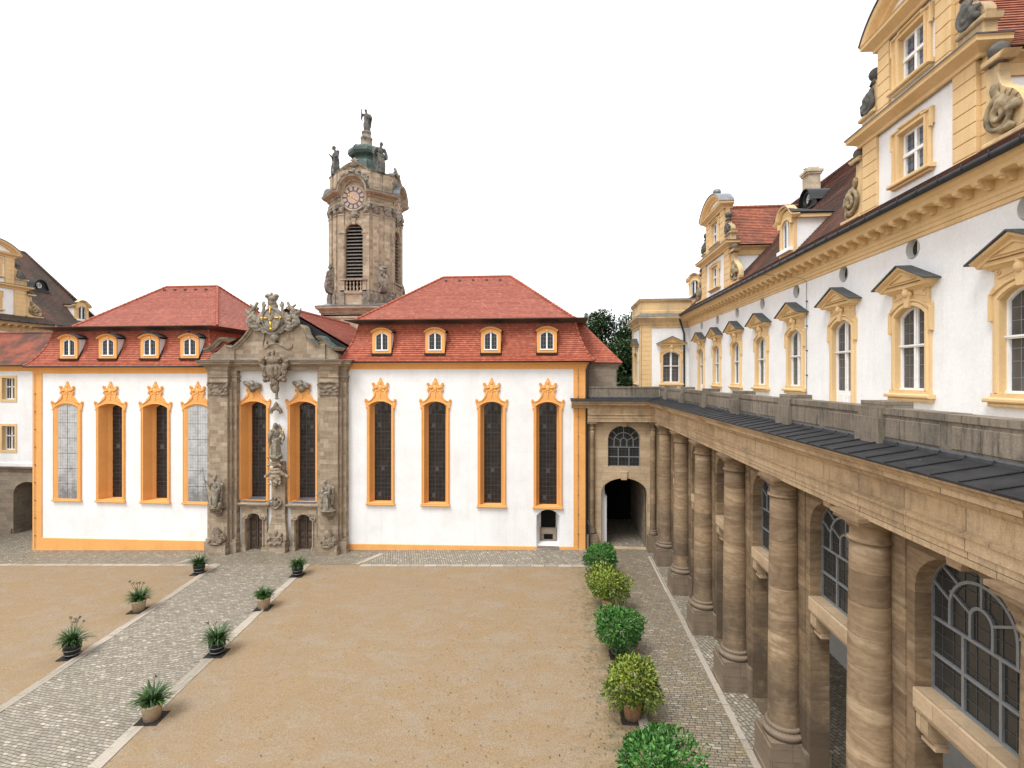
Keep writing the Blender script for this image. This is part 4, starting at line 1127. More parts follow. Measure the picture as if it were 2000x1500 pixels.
# door surrounds and doors
for xc in DX:
    m = MB(); fr = FS; z = gz(xc)
    h = door_hole(xc); out = [(xc - 1.02, -1.4), (xc + 1.02, -1.4), (xc + 1.02, 2.55), (xc - 1.02, 2.55)]
    m.poly(fr, out, .22, 0, [h]); m.loops(fr, out, -.02, out, .22); m.loops(fr, h, .22, h, -.5)
    m.sweep(fr, [(xc - .74, -1.3)] + [(xc + (p[0] - xc) * 1.16, p[1] + .1) for p in h[:1:-1]] + [(xc + .74, -1.3)], [(.2, -.07), (.3, -.05), (.3, .04), (.2, .06)])
    m.fbox(fr, xc - 1.1, -1.4, xc - .62, z + .3, -.3, .32); m.fbox(fr, xc + .62, -1.4, xc + 1.1, z + .3, -.3, .32)
    m.plan([(xc - 1.05, 37), (xc - 1.05, 36.78), (xc + 1.05, 36.78), (xc + 1.05, 37)], [(0, 2.5), (.06, 2.52), (.1, 2.62), (.24, 2.72), (.26, 2.82), (.0, 2.92)])
    for sg in (-1, 1):
        pt, ra = spiral(fr, (xc + sg * .66, 1.78), .14, 1.2, .3, .05, sg, 0, 14); m.tube(pt, ra, 6); m.ell(fr(xc + sg * .86, 1.75, .25), (.12, .08, .2), 8)
    o = P('door_surround', m, 'portal_stone')
    m = MB(); fd = frS(37.3)
    m.poly(fd, [(p[0], p[1]) for p in h], 0)
    for sg in (-1, 1):
        for za, zb_ in ((-.6, .1), (.2, .6), (.7, 1.45)):
            u0, u1 = xc + sg * .1, xc + sg * .54; u0, u1 = min(u0, u1), max(u0, u1)
            m.cbox(fd, u0, za, u1, zb_, 0, .05, .03); m.cbox(fd, u0 + .1, za + .1, u1 - .1, zb_ - .1, .04, .09, .03)
    m.fbox(fd, xc - .05, -1.2, xc + .05, 1.95, 0, .08); m.fbox(fd, xc - .64, -1.2, xc + .64, gz(xc) + .22, 0, .04)
    d = m.build('door', ['oak_door'], CH, CO)
    m = MB(); m.ell(fd(xc + .1, .35, .1), .035, 8); m.build('door_handle', ['lead_bar'], d, CO)
m = MB()
for xc in DX: m.add([FS(xc - .86, 2.93, .3), FS(xc + .86, 2.93, .3), FS(xc + .75, 3.12, -.8), FS(xc - .75, 3.12, -.8), FS(xc - .86, 2.8, .3), FS(xc + .86, 2.8, .3)], [(0, 1, 2, 3), (4, 5, 1, 0)])
pieces(m, 'window_ledge', 'lead_sheet', CH, CO)
# statue brackets on the pilasters and the scroll consoles below them
fc = frS(36.05)
def z4c(x, y): q = atY(390 + x / 5, 800 + y / 5, 36.05); return (q.x, q.z)
for dx, dy, cx_ in ((0, 0, 185), (1078, 30, 1270)):
    it = [('e', (cx_, 945 + dy), .62, .1, .25, .5), ('e', (cx_ - 5, 965 + dy), .5, .14, .2, .4), ('e', (cx_ + 5, 990 + dy), .36, .2, .15, .28), ('e', (cx_ + 8, 1020 + dy), .2, .18, .1, .2)]
    it += mir([('s', (cx_ - 40, 985 + dy), .14, 1., .06, 1, .3)], cx_)
    arms('statue_bracket', z4c, it, 'brown_carving', .035, fc)
    it = [('e', (cx_ + 35, 1255 + dy), .38, .38, .1, .34), ('s', (cx_ + 42, 1255 + dy), .3, 1.8, .06, 1, .42), ('t', [(cx_ - 20, 1165 + dy), (cx_ + 5, 1200 + dy), (cx_ + 10, 1260 + dy)], (.2, .3), .15), ('e', (cx_ - 25, 1260 + dy), .42, .45, .05, .34), ('e', (cx_ - 20, 1190 + dy), .3, .36, .05, .2), ('e', (cx_ - 10, 1300 + dy), .6, .1, .15, .34)]
    for k in range(10): it.append(('e', (cx_ + rr.uniform(-70, 10), rr.uniform(1190, 1290) + dy), .07, .12, .33, .09))
    arms('scroll_console', z4c, it, 'brown_carving', .035, fc)
# ================================================================== CARVED FIGURES
def figure(name, label, cat, loc, h, mats='weathered_stone', rz=0., right=None, left=None, lean=.0, head=(0, 0), seed=0, robe=1., cape=0, base=True, group=None, extra=None, vox=None):
    """a draped stone figure as one continuous surface, facing -Y; arms are (elbow, hand) in units of its height"""
    rr = random.Random(seed); mb = MB(); s = h
    right = right or ((-.17, -.05, .62), (-.1, -.16, .66)); left = left or ((.17, -.03, .6), (.12, -.15, .55))
    hip = V((lean * .5, 0, .5)); chest = V((lean * .2, -.01, .7)); neck = V((lean * .1, -.02, .83)); hd = V((lean * .1 + head[0], -.035 + head[1], .925))
    def el(c, r, rot=None): mb.ell(V(c) * s, tuple(k * s for k in r), 14, 0, rot)
    # skirt of the robe, ring by ring, folds running down it
    n = 28; prof = [(.0, .125), (.03, .14), (.12, .125), (.25, .115), (.38, .108), (.5, .1), (.58, .085)]
    vs = []; ph = rr.uniform(0, 6)
    for j, (z, r) in enumerate(prof):
        cx_ = lean * .5 * min(1, z / .5) + .02 * sin(z * 9 + ph)
        for i in range(n):
            a = 2 * PI * i / n; k = 1 + (.13 * sin(6 * a + ph + z * 3) + .07 * sin(11 * a + 2 * ph - z * 5)) * (1 - z * .8)
            vs.append(V((cx_ + r * k * robe * cos(a) * 1.05, r * k * robe * sin(a) * .9 - (.03 if abs(a - 4.5) < .5 and .2 < z < .4 else 0), z)) * s)
    fs = [(j * n + i, j * n + (i + 1) % n, (j + 1) * n + (i + 1) % n, (j + 1) * n + i) for j in range(len(prof) - 1) for i in range(n)]
    mb.add(vs, fs + [tuple(range(n))[::-1], tuple(range((len(prof) - 1) * n, len(prof) * n))])
    el(hip, (.105, .085, .1)); el(chest, (.105, .075, .13)); el(V((lean * .15, 0, .785)), (.135, .06, .045))
    mb.tube([neck * s + V((0, 0, -.05 * s)), hd * s], [.042 * s, .034 * s], 10)
    el(hd, (.05, .058, .068)); el(hd + V((0, .018, .018)), (.056, .058, .062)); el(hd + V((0, -.06, -.005)), (.011, .016, .018)); el(hd + V((0, -.04, -.055)), (.03, .026, .025))
    for e in (-1, 1): el(hd + V((e * .052, 0, -.005)), (.01, .014, .02))
    for sg, (e, hnd) in ((-1, right), (1, left)):
        sh = V((lean * .15 + sg * .125, 0, .785)); e = V(e); hnd = V(hnd)
        mb.tube([sh * s, (sh.lerp(e, .5)) * s, e * s, e.lerp(hnd, .5) * s, hnd * s], [.05 * s, .046 * s, .042 * s, .032 * s, .02 * s], 10)
        mb.tube([e * s, (e + V((0, .01, -.1))) * s, (e + V((-sg * .02, .02, -.17))) * s], [.045 * s, .03 * s, .012 * s], 8)
        dr = (hnd - e).normalized(); el(hnd + dr * .02, (.022, .016, .03), dr.to_track_quat('Z', 'Y').to_matrix())
        for k in range(4):
            q = V((.011 * (k - 1.5), 0, 0)); L = (.036, .042, .04, .03)[k]
            mb.tube([(hnd + dr * .04 + q) * s, (hnd + dr * (.04 + L) + q * 1.2 + V((0, -.012, 0))) * s], [.008 * s, .006 * s], 6)
        mb.tube([(hnd + dr * .015 + V((-sg * .02, 0, 0))) * s, (hnd + dr * .05 + V((-sg * .034, -.01, .01))) * s], [.009 * s, .006 * s], 6)
    # mantle thrown across the body, in rolls
    for k in range(4):
        t = k / 3; y = -.085 - .01 * sin(k * 2)
        mb.tube([V((-.12 + lean * .4, -.03, .62 - .05 * t)) * s, V((lean * .4, y - .015, .53 - .05 * t + .02 * sin(k))) * s, V((.12 + lean * .4, -.02, .6 - .1 * t)) * s, V((.13 + lean * .4, .04, .48 - .12 * t)) * s], [.02 * s, .026 * s, .022 * s, .012 * s], 8)
    for k in range(5):
        x = rr.uniform(-.08, .08); mb.tube([V((x + lean * .4, -.085, .52)) * s, V((x * 1.3, -.115, .3)) * s, V((x * 1.6, -.12, .04)) * s], [.014 * s, .02 * s, .022 * s], 6)
    if cape:
        mb.tube([V((cape * .1, .03, .78)) * s, V((cape * .17, .05, .7)) * s, V((cape * .18, .04, .6)) * s, V((cape * .15, .06, .4)) * s, V((cape * .12, .05, .15)) * s], [.05 * s, .07 * s, .05 * s, .05 * s, .03 * s], 8)
    if base: mb.lathe((0, 0, -.005 * s), [(.001, -.03 * s), (.17 * s, -.03 * s), (.17 * s, .03 * s), (.13 * s, .05 * s), (.001, .05 * s)], 16)
    if extra: extra(mb, s)
    def folds(p, nv):
        q = p / s
        return p + nv * s * (.006 * sin(40 * q.x + 14 * q.z + seed) * (1 if q.z < .8 else .2) + .004 * noise.noise(q * 30))
    o = fuse(mb, name, mats, vox or h * .0115, 1, None, (0, 0, 0), loc, folds)
    o.rotation_euler = (0, 0, rz)
    return tag(o, label, cat, group)
# three on the portal
q = z4(760, 470); 
def madonna(mb, s):
    mb.lathe((0, .0, 0), [(.001, -.02 * s), (.14 * s, -.02 * s), (.16 * s, .05 * s), (.1 * s, .11 * s), (.001, .12 * s)], 14)
    mb.tube([V((-.2, -.06, .03)) * s, V((-.1, -.13, .08)) * s, V((.06, -.12, .03)) * s, V((.18, -.05, .1)) * s], [.02 * s, .04 * s, .045 * s, .02 * s], 8)
    mb.tube([V((0, .03, .95)) * s, V((-.06, .05, .86)) * s, V((-.1, .05, .7)) * s], [.05 * s, .05 * s, .03 * s], 8)
    mb.tube([V((.04, .03, .94)) * s, V((.09, .05, .84)) * s, V((.15, .05, .7)) * s], [.05 * s, .05 * s, .03 * s], 8)
mz = z4(0, 462)[1]
mad = figure('madonna_statue', 'veiled stone woman standing on the tall middle bracket between the portal windows', 'statue', ((mx0 + mx1) / 2, 36.3, mz), z4(0, 118)[1] - mz, 'weathered_stone', .25,
       ((-.15, -.08, .6), (-.04, -.14, .74)), ((.2, -.02, .62), (.2, -.12, .52)), .05, (-.01, -.01), 3, 1.0, -1, False, extra=madonna)
mb = MB(); mb.tube([(.2 * 3, -.42, 1.75), (.2 * 3 + .05, -.44, 2.05)], .022, 6); mb.ell((.66, -.44, 2.1), (.07, .05, .09), 8)
g = mb.build('gilded_lily', ['gold'], mad); g.location = (-.05, 0, .0)
mb = MB(); pts = [(.26 * cos(a) - .06, .0, 3.36 + .26 * sin(a)) for a in [k * PI / 8 - .4 for k in range(8, 15)]]
mb.tube(pts, .012, 5); mb.build('halo', ['gold'], mad)
sL, sR = z4c(185, 935), z4c(1270, 965)
def soldier(mb, s):
    mb.ell(V((.0, -.02, .985)) * s, (.05 * s, .06 * s, .05 * s), 10); mb.tube([V((0, .05, .98)) * s, V((0, 0, 1.04)) * s, V((0, -.05, 1.0)) * s], .018 * s, 6)
    for k in (-1, 1): mb.tube([V((k * .07, -.02, .5)) * s, V((k * .1, -.12, .28)) * s, V((k * .1, -.1, .04)) * s, V((k * .11, -.18, .03)) * s], [.07 * s, .055 * s, .04 * s, .03 * s], 8)
    mb.ell(V((.22, -.06, .08)) * s, (.07 * s, .07 * s, .09 * s), 10); mb.ell(V((-.2, -.06, .12)) * s, (.05 * s, .05 * s, .12 * s), 10)
st = figure('soldier_statue', 'helmeted stone soldier holding a long lance on the left pilaster of the portal', 'statue', (sL[0] + .02, 35.75, sL[1]), 2.25, 'weathered_stone', -.2,
       ((-.22, -.05, .68), (-.34, -.1, .83)), ((.18, -.06, .6), (.1, -.15, .5)), -.04, (-.01, 0), 11, .72, 1, True, extra=soldier)
mb = MB(); mb.tube([(-.50, -.2, .25), (-.80, -.26, 1.9), (-.93, -.28, 2.75)], .022, 6); mb.tube([(-.93, -.28, 2.75), (-.96, -.28, 2.95)], [.04, .002], 6); mb.build('lance', ['weathered_stone'], st)
def woman(mb, s):
    mb.ell(V((-.2, -.08, .13)) * s, (.06 * s, .06 * s, .13 * s), 10); mb.ell(V((-.2, -.1, .29)) * s, (.045 * s, .045 * s, .05 * s), 10)
    mb.tube([V((-.2, -.1, .2)) * s, V((-.13, -.14, .3)) * s], [.03 * s, .02 * s], 6)
    mb.ell(V((-.1, -.14, .6)) * s, (.06 * s, .05 * s, .08 * s), 10)
figure('charity_statue', 'bending stone woman with a child at her knee on the right portal pilaster', 'statue', (sR[0], 35.75, sR[1]), 2.2, 'weathered_stone', -.35,
       ((-.2, -.08, .64), (-.26, -.2, .52)), ((.15, -.12, .6), (-.02, -.2, .55)), -.08, (-.05, -.03), 17, .95, 1, True, extra=woman)

# ================================================================== THE TOWER
TX, TY, TD = -20.2, 52.6, 3.3
TO = V((TX, TY, 0))
TW = thing('bell_tower', 'tall brown sandstone bell tower with a clock and a green copper cap', 'tower', TO)
def T(name, mb, mats): return mb.build(name, mats, TW, TO)
def octo(e, a=TD, b0=1.62):
    b = b0 + .414 * e; A = a + e
    return [(TX + x, TY + y) for x, y in ((-b, -A), (b, -A), (A, -b), (A, b), (b, A), (-b, A), (-A, b), (-A, -b))]
OC = octo(0)
def face(i, d=0.):
    a, b = V((*OC[i], 0)), V((*OC[(i + 1) % 8], 0)); e = (b - a); L = e.length; e.normalize(); n = V((e.y, -e.x, 0))
    return Fr((a + b) / 2 + n * d, e, n), L
# square lower shaft with its cornice
m = MB(); m.box((TX - 3.4, TY - 3.4, 8), (TX + 3.4, TY + 3.4, 18.6)); T('lower_shaft', m, 'tower_stone')
sq = lambda e: [(TX - 3.4 - e, TY - 3.4 - e), (TX + 3.4 + e, TY - 3.4 - e), (TX + 3.4 + e, TY + 3.4 + e), (TX - 3.4 - e, TY + 3.4 + e)]
m = MB(); m.plan(sq(0), [(0, 18.2), (.06, 18.22), (.06, 18.4), (0, 18.45), (0, 18.7), (.1, 18.75), (.14, 18.95), (.42, 19.2), (.45, 19.4), (0, 19.44)], closed=True); T('lower_cornice', m, 'tower_stone')
m = MB(); m.plan(sq(0), [(.47, 19.41), (.48, 19.44), (-.4, 19.75)], closed=True); T('lower_flashing', m, 'lead_sheet')
ZB, ZS, ZA = 22.05, 26.75, 27.62        # opening sill, spring, crown
hw_ = .9
body = MB()
for i in range(8):
    fr, L = face(i)
    if i % 2 == 0: body.wall(fr, rect(-L / 2, 19.4, L / 2, 33), [opening(0, hw_, 20.95, ZS, .88)], .5)
    else: body.wall(fr, rect(-L / 2, 19.4, L / 2, 33), [], .5)
T('shaft_wall', body, 'tower_stone')
for i in range(0, 8, 2):
    fr, L = face(i)
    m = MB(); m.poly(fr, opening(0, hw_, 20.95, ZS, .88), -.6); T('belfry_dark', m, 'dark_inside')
    m = MB()
    for k in range(16):
        z = ZB + .1 + k * .34; w_ = hw_ if z < ZS else math.sqrt(max(.01, 1 - ((z - ZS) / .9) ** 2)) * hw_
        if z + .1 < ZA: m.add([fr(-w_, z, -.12), fr(w_, z, -.12), fr(w_, z + .22, -.5), fr(-w_, z + .22, -.5), fr(-w_, z + .05, -.12), fr(w_, z + .05, -.12), fr(w_, z + .27, -.5), fr(-w_, z + .27, -.5)], [(0, 1, 2, 3), (4, 7, 6, 5), (0, 4, 5, 1)])
    T('louvre', m, 'louvre_wood')
    m = MB()
    m.sweep(fr, arch(hw_ + .02, ZS, .9, 14), [(0, -.32), (.06, -.32), (.1, -.2), (.1, -.1), (.05, 0), (0, 0)]) if False else m.sweep(fr, arch(hw_ + .02, ZS, .9, 14)[::-1], [(0, .3), (.08, .3), (.12, .2), (.09, .1), (.06, 0), (-.05, 0)])
    for sg in (-1, 1):
        u0, u1 = sg * (hw_ + .0), sg * (hw_ + .5); u0, u1 = min(u0, u1), max(u0, u1)
        m.fbox(fr, u0, 22.1, u1, ZS - .25, 0, .05); m.fbox(fr, u0 - .04, ZS - .28, u1 + .04, ZS - .12, 0, .12); m.fbox(fr, u0 - .07, ZS - .1, u1 + .07, ZS + .04, 0, .18)
    m.relief(fr, [(-.16, ZA - .1), (.16, ZA - .1), (.24, ZA + .55), (-.24, ZA + .55)], 0, .2, .04)
    T('window_surround', m, 'tower_stone')
    m = MB()   # balcony rail with five balusters
    m.fbox(fr, -1.35, 21.98, 1.35, 22.12, -.1, .28); m.fbox(fr, -1.3, 20.85, -.92, 21.98, -.1, .2); m.fbox(fr, .92, 20.85, 1.3, 21.98, -.1, .2); m.fbox(fr, -1.3, 20.7, 1.3, 20.95, -.1, .2)
    T('balcony_rail', m, 'tower_stone')
    m = MB()
    for k in range(5):
        c = fr(-.72 + .36 * k, 20.95, .06); m.lathe(c, [(.1, 0), (.1, .08), (.05, .14), (.13, .4), (.05, .62), (.13, .8), (.06, .95), (.1, 1.0), (.1, 1.05)], 10)
    pieces(m, 'baluster', 'tower_stone', TW, TO, 0)
# plinth, pilasters with carved heads
m = MB(); m.plan(octo(0), [(.1, 19.5), (.1, 20.55), (.16, 20.6), (.16, 20.7), (.1, 20.78), (0, 20.85)], closed=True); T('shaft_plinth', m, 'tower_stone')
rr = random.Random(2)
pm = MB(); cpm = MB(); bm_ = MB()
for i in range(8):
    fr, L = face(i)
    us = (-L / 2 + .32, L / 2 - .32) if i % 2 == 0 else (-.62, .62)
    for u in us:
        w2 = .3
        pm.fbox(fr, u - w2, 20.8, u + w2, 28.6, 0, .13); bm_.fbox(fr, u - w2 - .1, 19.45, u + w2 + .1, 20.6, 0, .3); bm_.fbox(fr, u - w2 - .08, 20.6, u + w2 + .08, 20.85, 0, .25); bm_.fbox(fr, u - w2 - .05, 20.85, u + w2 + .05, 21.0, 0, .2)
        pm.fbox(fr, u - w2 - .03, 28.45, u + w2 + .03, 28.6, 0, .18)
        cpm.fbox(fr, u - w2, 28.6, u + w2, 29.5, -.05, .14); cpm.fbox(fr, u - w2 - .1, 29.38, u + w2 + .1, 29.55, -.05, .26)
        for k in range(11): cpm.ell(fr(u + rr.uniform(-w2, w2), rr.uniform(28.7, 29.4), .16), (.13, .13, .14), 8)
        for sg in (-1, 1): cpm.ell(fr(u + sg * (w2 + .03), 29.22, .18), (.15, .15, .17), 8)
pieces(pm, 'pilaster', 'tower_stone', TW, TO); pieces(bm_, 'pilaster_base', 'tower_carving', TW, TO, -.02)
for q in clusters(cpm, -.02): fuse(q, 'capital', 'tower_carving', .06, 1, TW, TO)
# entablature; its cornice arches over each clock
m = MB(); m.plan(octo(0), [(.12, 29.55), (.16, 29.6), (.16, 29.8), (.2, 29.85), (.05, 29.9), (.05, 30.3)], closed=True); T('entablature', m, 'tower_stone')
cpf = [(0, -.3), (.12, -.28), (.22, -.12), (.6, .02), (.68, .06), (.76, .22), (.0, .28)]
m = MB(); m2 = MB()
for i in range(8):
    fr, L = face(i); e = .26
    if i % 2 == 0:
        R1 = 1.3; pa = [(-L / 2 - e, 30.55), (-R1 - .12, 30.55), (-R1 - .02, 30.75)] + [(-R1 * cos(PI * k / 12), 30.75 + 1.35 * sin(PI * k / 12)) for k in range(1, 12)] + [(R1 + .02, 30.75), (R1 + .12, 30.55), (L / 2 + e, 30.55)]
    else: pa = [(-L / 2 - e, 30.55), (L / 2 + e, 30.55)]
    m.sweep(fr, pa, cpf); m2.sweep(fr, pa, [(.78, .22), (.78, .26), (0, .33)])
T('cornice', m, 'tower_stone'); T('cornice_flashing', m2, 'lead_bar')
# clocks
for i in (0, 2):
    fr, L = face(i)
    m = MB(); zc = 30.15; rc = 1.12
    m.relief(fr, circ(0, zc, rc + .22, 32), -.1, .2, .05); c_ = T('clock_rim', m, 'tower_stone')
    m = MB(); m.relief(fr, circ(0, zc, rc, 40), .15, .215, .01)
    ck = T('clock_face', m, 'clock_dark')
    m = MB()
    for k in range(12):
        a = 2 * PI * (k + .5) / 12; w_ = .155; ra, rb = .72, 1.08
        m.poly(fr, [(ra * cos(a - w_), zc + ra * sin(a - w_)), (rb * cos(a - w_ * 1.05), zc + rb * sin(a - w_ * 1.05)), (rb * cos(a + w_ * 1.05), zc + rb * sin(a + w_ * 1.05)), (ra * cos(a + w_), zc + ra * sin(a + w_))], .222)
    m.poly(fr, circ(0, zc, .6, 30), .222)
    m.build('hour_plate', ['clock_pink'], ck, TO)
    m = MB()
    for a, l, w_ in ((2.62, .62, .05), (-.62, .42, .06)):
        d_ = V((cos(a), sin(a))); m.tube([fr(-d_.x * .15, zc - d_.y * .15, .25), fr(d_.x * l, zc + d_.y * l, .25)], [w_ * .7, w_ * .5], 6); m.ell(fr(d_.x * l * .9, zc + d_.y * l * .9, .26), (.08, .03, .08), 8)
    m.build('clock_hand', ['gold'], ck, TO)
    m = MB()   # carved drop between clock and window
    m.ell(fr(0, 28.85, .12), (.2, .16, .22), 10); m.ell(fr(0, 28.45, .15), (.28, .2, .3), 10)
    for sg in (-1, 1):
        for z, r in ((28.7, .18), (28.35, .2)): pt, ra = spiral(fr, (sg * .36, z), r, 1.1, .12, .07, sg); m.tube(pt, ra, 6)
    fuse(m, 'clock_bracket', 'tower_carving', .05, 1, TW, TO)
# attic storey with carved trophies, its top rising over each clock
m = MB(); cv = MB(); fl = MB()
e0 = -.12
for i in range(8):
    a, b = octo(e0)[i], octo(e0)[(i + 1) % 8]; fr, L = face(i, e0); L = (V(a) - V(b)).length
    if i % 2 == 0:
        top = [(-L / 2, 32.85)] + [(u, 32.85 + .85 * (1 - (abs(u) / (L / 2)) ** 1.6)) for u in [L / 2 * (k / 6 - 1) for k in range(1, 12)]] + [(L / 2, 32.85)]
    else: top = [(-L / 2, 32.85), (L / 2, 32.85)]
    m.wall(fr, [(-L / 2, 30.4), (L / 2, 30.4)] + top[::-1], [], .5)
    m.sweep(fr, top, [(0, -.12), (.1, -.1), (.2, .0), (.22, .06), (-.5, .08)])
    fl.sweep(fr, top, [(.24, .06), (.24, .09), (-.5, .1)])
    if i % 2:
        for u in (-.55, .55): m.fbox(fr, u - .38, 30.8, u + .38, 32.75, 0, .22); m.cbox(fr, u - .26, 31.3, u + .26, 32.4, .2, .27, .04)
    else:
        for k in range(46):
            u = rr.uniform(-1.45, 1.45); zz = 32.15 + .45 * (1 - (abs(u) / 1.6) ** 1.6) + rr.uniform(-.25, .5) - .35 * (abs(u) / 1.5)
            cv.ell(fr(u, zz, .06), (rr.uniform(.09, .2), .24, rr.uniform(.09, .2)), 8)
        for sg in (-1, 1):
            for (u, z, r) in ((.55, 32.55, .26), (1.1, 32.1, .22), (.25, 33.6, .18)): pt, ra = spiral(fr, (sg * u, z), r, 1.2, .16, .07, sg); cv.tube(pt, ra, 6)
        cv.ell(fr(0, 33.95, 0), (.2, .16, .34), 10); cv.ell(fr(0, 33.5, .05), (.5, .18, .25), 10)
        for sg in (-1, 1): cv.tube([fr(sg * .1, 33.75, .05), fr(sg * .3, 34.05, .05), fr(sg * .42, 33.9, .05)], [.09, .09, .05], 6)
T('attic_wall', m, 'tower_stone'); T('attic_flashing', fl, 'lead_bar')
for q in clusters(cv, .0): fuse(q, 'trophy_carving', 'tower_carving', .055, 1, TW, TO)
# copper cap: eight-sided
m = MB(); A8 = PI / 8
pr = [(2.6, 32.6), (2.3, 33.4), (2.1, 34.3), (1.9, 34.8), (1.55, 35.05), (1.5, 35.3), (1.65, 35.42), (2.0, 35.55), (2.16, 35.8), (2.1, 36.15), (1.8, 36.4), (1.3, 36.52), (.9, 36.56)]
pr = [(r * .86, z) for r, z in pr]
m.lathe((TX, TY, 0), pr, 8, 0, False, A8, A8 + 2 * PI); T('copper_cap', m, 'copper_green')
m = MB()
for k in range(8):
    a = A8 + k * PI / 4; m.tube([(TX + r * cos(a), TY + r * sin(a), z) for r, z in pr[1:]], .05, 6)
pieces(m, 'cap_rib', 'copper_green', TW, TO, -.3)
m = MB(); m.lathe((TX, TY, 0), [(.8, 36.5), (.8, 36.68), (.62, 36.85), (.55, 37.4), (.62, 37.5), (.62, 37.65), (.48, 37.75), (.44, 38.1), (.5, 38.15), (.5, 38.3), (.01, 38.3)], 16); T('finial_base', m, 'tower_carving')
# scroll buttresses at the four slanting corners
for i in range(1, 8, 2):
    fr, L = face(i); m = MB()
    sd_ = Fr(fr.o, fr.n, -fr.ux)          # side view of the scroll: u outwards
    o_ = smooth_path([(.0, 20.85), (.55, 20.85), (.8, 21.2), (.86, 21.8), (.7, 22.4), (.48, 22.75), (.55, 23.1), (.3, 23.3), (.0, 23.35)], 4)
    for w0, w1 in ((-.38, .38),):
        m.loops(sd_, o_, w0, o_, w1); m.poly(sd_, o_, w0); m.poly(sd_, o_, w1)
    for w0 in (-.42, .42):
        pt, ra = spiral(sd_, (.5, 21.6), .3, 1.8, w0, .07, 1); m.tube(pt, ra, 6)
    m.box(*[tuple(fr(sg * .45, z, d)) for sg, z, d in ((-1, 23.3, 0), (1, 23.5, .5))])
    for k in range(6): m.ell(fr(rr.uniform(-.3, .3), rr.uniform(21.3, 23.0), .75), (.14, .14, .22), 8)
    T('scroll_buttress', m, 'tower_carving')
GS = 'figures on top of the bell tower'
figure('saint_statue', 'grey stone figure with a raised hand on top of the green copper cap', 'statue', (TX, TY, 38.2), 2.5, 'grey_statue', .3, ((-.19, -.03, .66), (-.2, -.1, .86)), ((.2, -.05, .62), (.08, -.14, .6)), .03, (-.03, 0), 21, 1.0, 1, True, GS)
cpos = [(-2.25, -2.25), (2.25, -2.25), (2.25, 2.25), (-2.25, 2.25)]
figure('saint_statue', 'grey stone figure on the left corner of the tower parapet, bowing its head', 'statue', (TX - 2.3, TY - 2.3, 32.95), 2.95, 'grey_statue', -.7, None, None, .06, (-.05, -.03), 22, .95, -1, True, GS)
figure('saint_statue', 'bulky grey stone figure with full drapery on the tower corner right of the copper cap', 'statue', (TX + 2.3, TY - 2.3, 32.95), 3.15, 'grey_statue', .6, ((-.22, -.06, .68), (-.24, -.14, .56)), ((.2, -.03, .6), (.2, -.1, .48)), .04, (.03, 0), 23, 1.15, -1, True, GS)
figure('saint_statue', 'slim grey stone figure at the far right corner of the tower parapet', 'statue', (TX + 2.3, TY + 2.3, 32.95), 2.4, 'grey_statue', 1.9, None, None, .05, (-.02, 0), 24, .9, 1, True, GS)
# ================================================================== THE COLONNADE AND GALLERY
GO = V((7.1, 20, 0))
GA = thing('colonnade_gallery', 'brown sandstone gallery with giant round columns, glazed arches and black metal roof', 'arcade', GO)
def Gp(name, mb, mats, parent=GA): return mb.build(name, mats, parent, GO)
XA, XWALL, YE = 7.1, 7.42, 37.25       # column axis, gallery wall, end wall
YC = [34.75 - 4.47 * k for k in range(8)]
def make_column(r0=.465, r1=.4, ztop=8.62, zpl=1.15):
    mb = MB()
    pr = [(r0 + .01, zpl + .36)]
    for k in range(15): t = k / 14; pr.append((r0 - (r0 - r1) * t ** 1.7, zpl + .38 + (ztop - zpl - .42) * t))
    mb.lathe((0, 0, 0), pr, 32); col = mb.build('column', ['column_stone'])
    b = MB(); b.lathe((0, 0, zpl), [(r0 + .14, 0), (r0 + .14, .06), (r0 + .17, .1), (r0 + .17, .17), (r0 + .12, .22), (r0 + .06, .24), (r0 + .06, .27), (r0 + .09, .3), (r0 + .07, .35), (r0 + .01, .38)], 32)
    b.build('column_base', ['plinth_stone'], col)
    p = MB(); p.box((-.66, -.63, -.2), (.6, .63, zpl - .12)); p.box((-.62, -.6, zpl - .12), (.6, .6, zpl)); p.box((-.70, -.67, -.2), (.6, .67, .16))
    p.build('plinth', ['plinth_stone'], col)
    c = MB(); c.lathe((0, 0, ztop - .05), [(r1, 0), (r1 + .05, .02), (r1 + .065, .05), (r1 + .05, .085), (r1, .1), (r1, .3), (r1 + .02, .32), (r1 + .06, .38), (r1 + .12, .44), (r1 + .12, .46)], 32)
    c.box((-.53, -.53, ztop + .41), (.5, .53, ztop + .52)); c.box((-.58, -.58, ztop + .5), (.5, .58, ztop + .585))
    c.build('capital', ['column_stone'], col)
    return col
c0 = make_column(); c0.parent = GA
for k, y in enumerate(YC):
    q = c0 if k == 0 else tree_copy(c0, GA)
    q.location = (XA - GO.x, y - GO.y, 0)
# two engaged columns on the end wall
c1 = make_column(.33, .29, 8.62, 1.15)
for k, (x, rz) in enumerate(((2.42, 0), (6.72, 0))):
    q = c1 if k == 0 else tree_copy(c1, GA)
    if k == 0: q.parent = GA
    q.location = (x - GO.x, YE - .12 - GO.y, 0); q.rotation_euler = (0, 0, PI / 2); q.scale = (.62, .62, 1)
fg = frW(XWALL)
BAY = [(YC[k] + YC[k + 1]) / 2 for k in range(7)]
OW = 1.24
holes = [opening(-y, OW, .06, 7.95, .9, 12) for y in BAY]
m = MB(); m.wall(fg, rect(-YE, -.3, 0, 9.2), holes, .55, 0); Gp('arcade_wall', m, 'pier_stone')
m = MB()
for y in YC:   # dark lower courses of the piers
    m.box((XWALL - .1, y - 4.47 / 2 + OW + .02, -.3), (XWALL + .62, y + 4.47 / 2 - OW - .02, 1.12))
pieces(m, 'pier_base', 'plinth_stone', GA, GO)
m = MB()
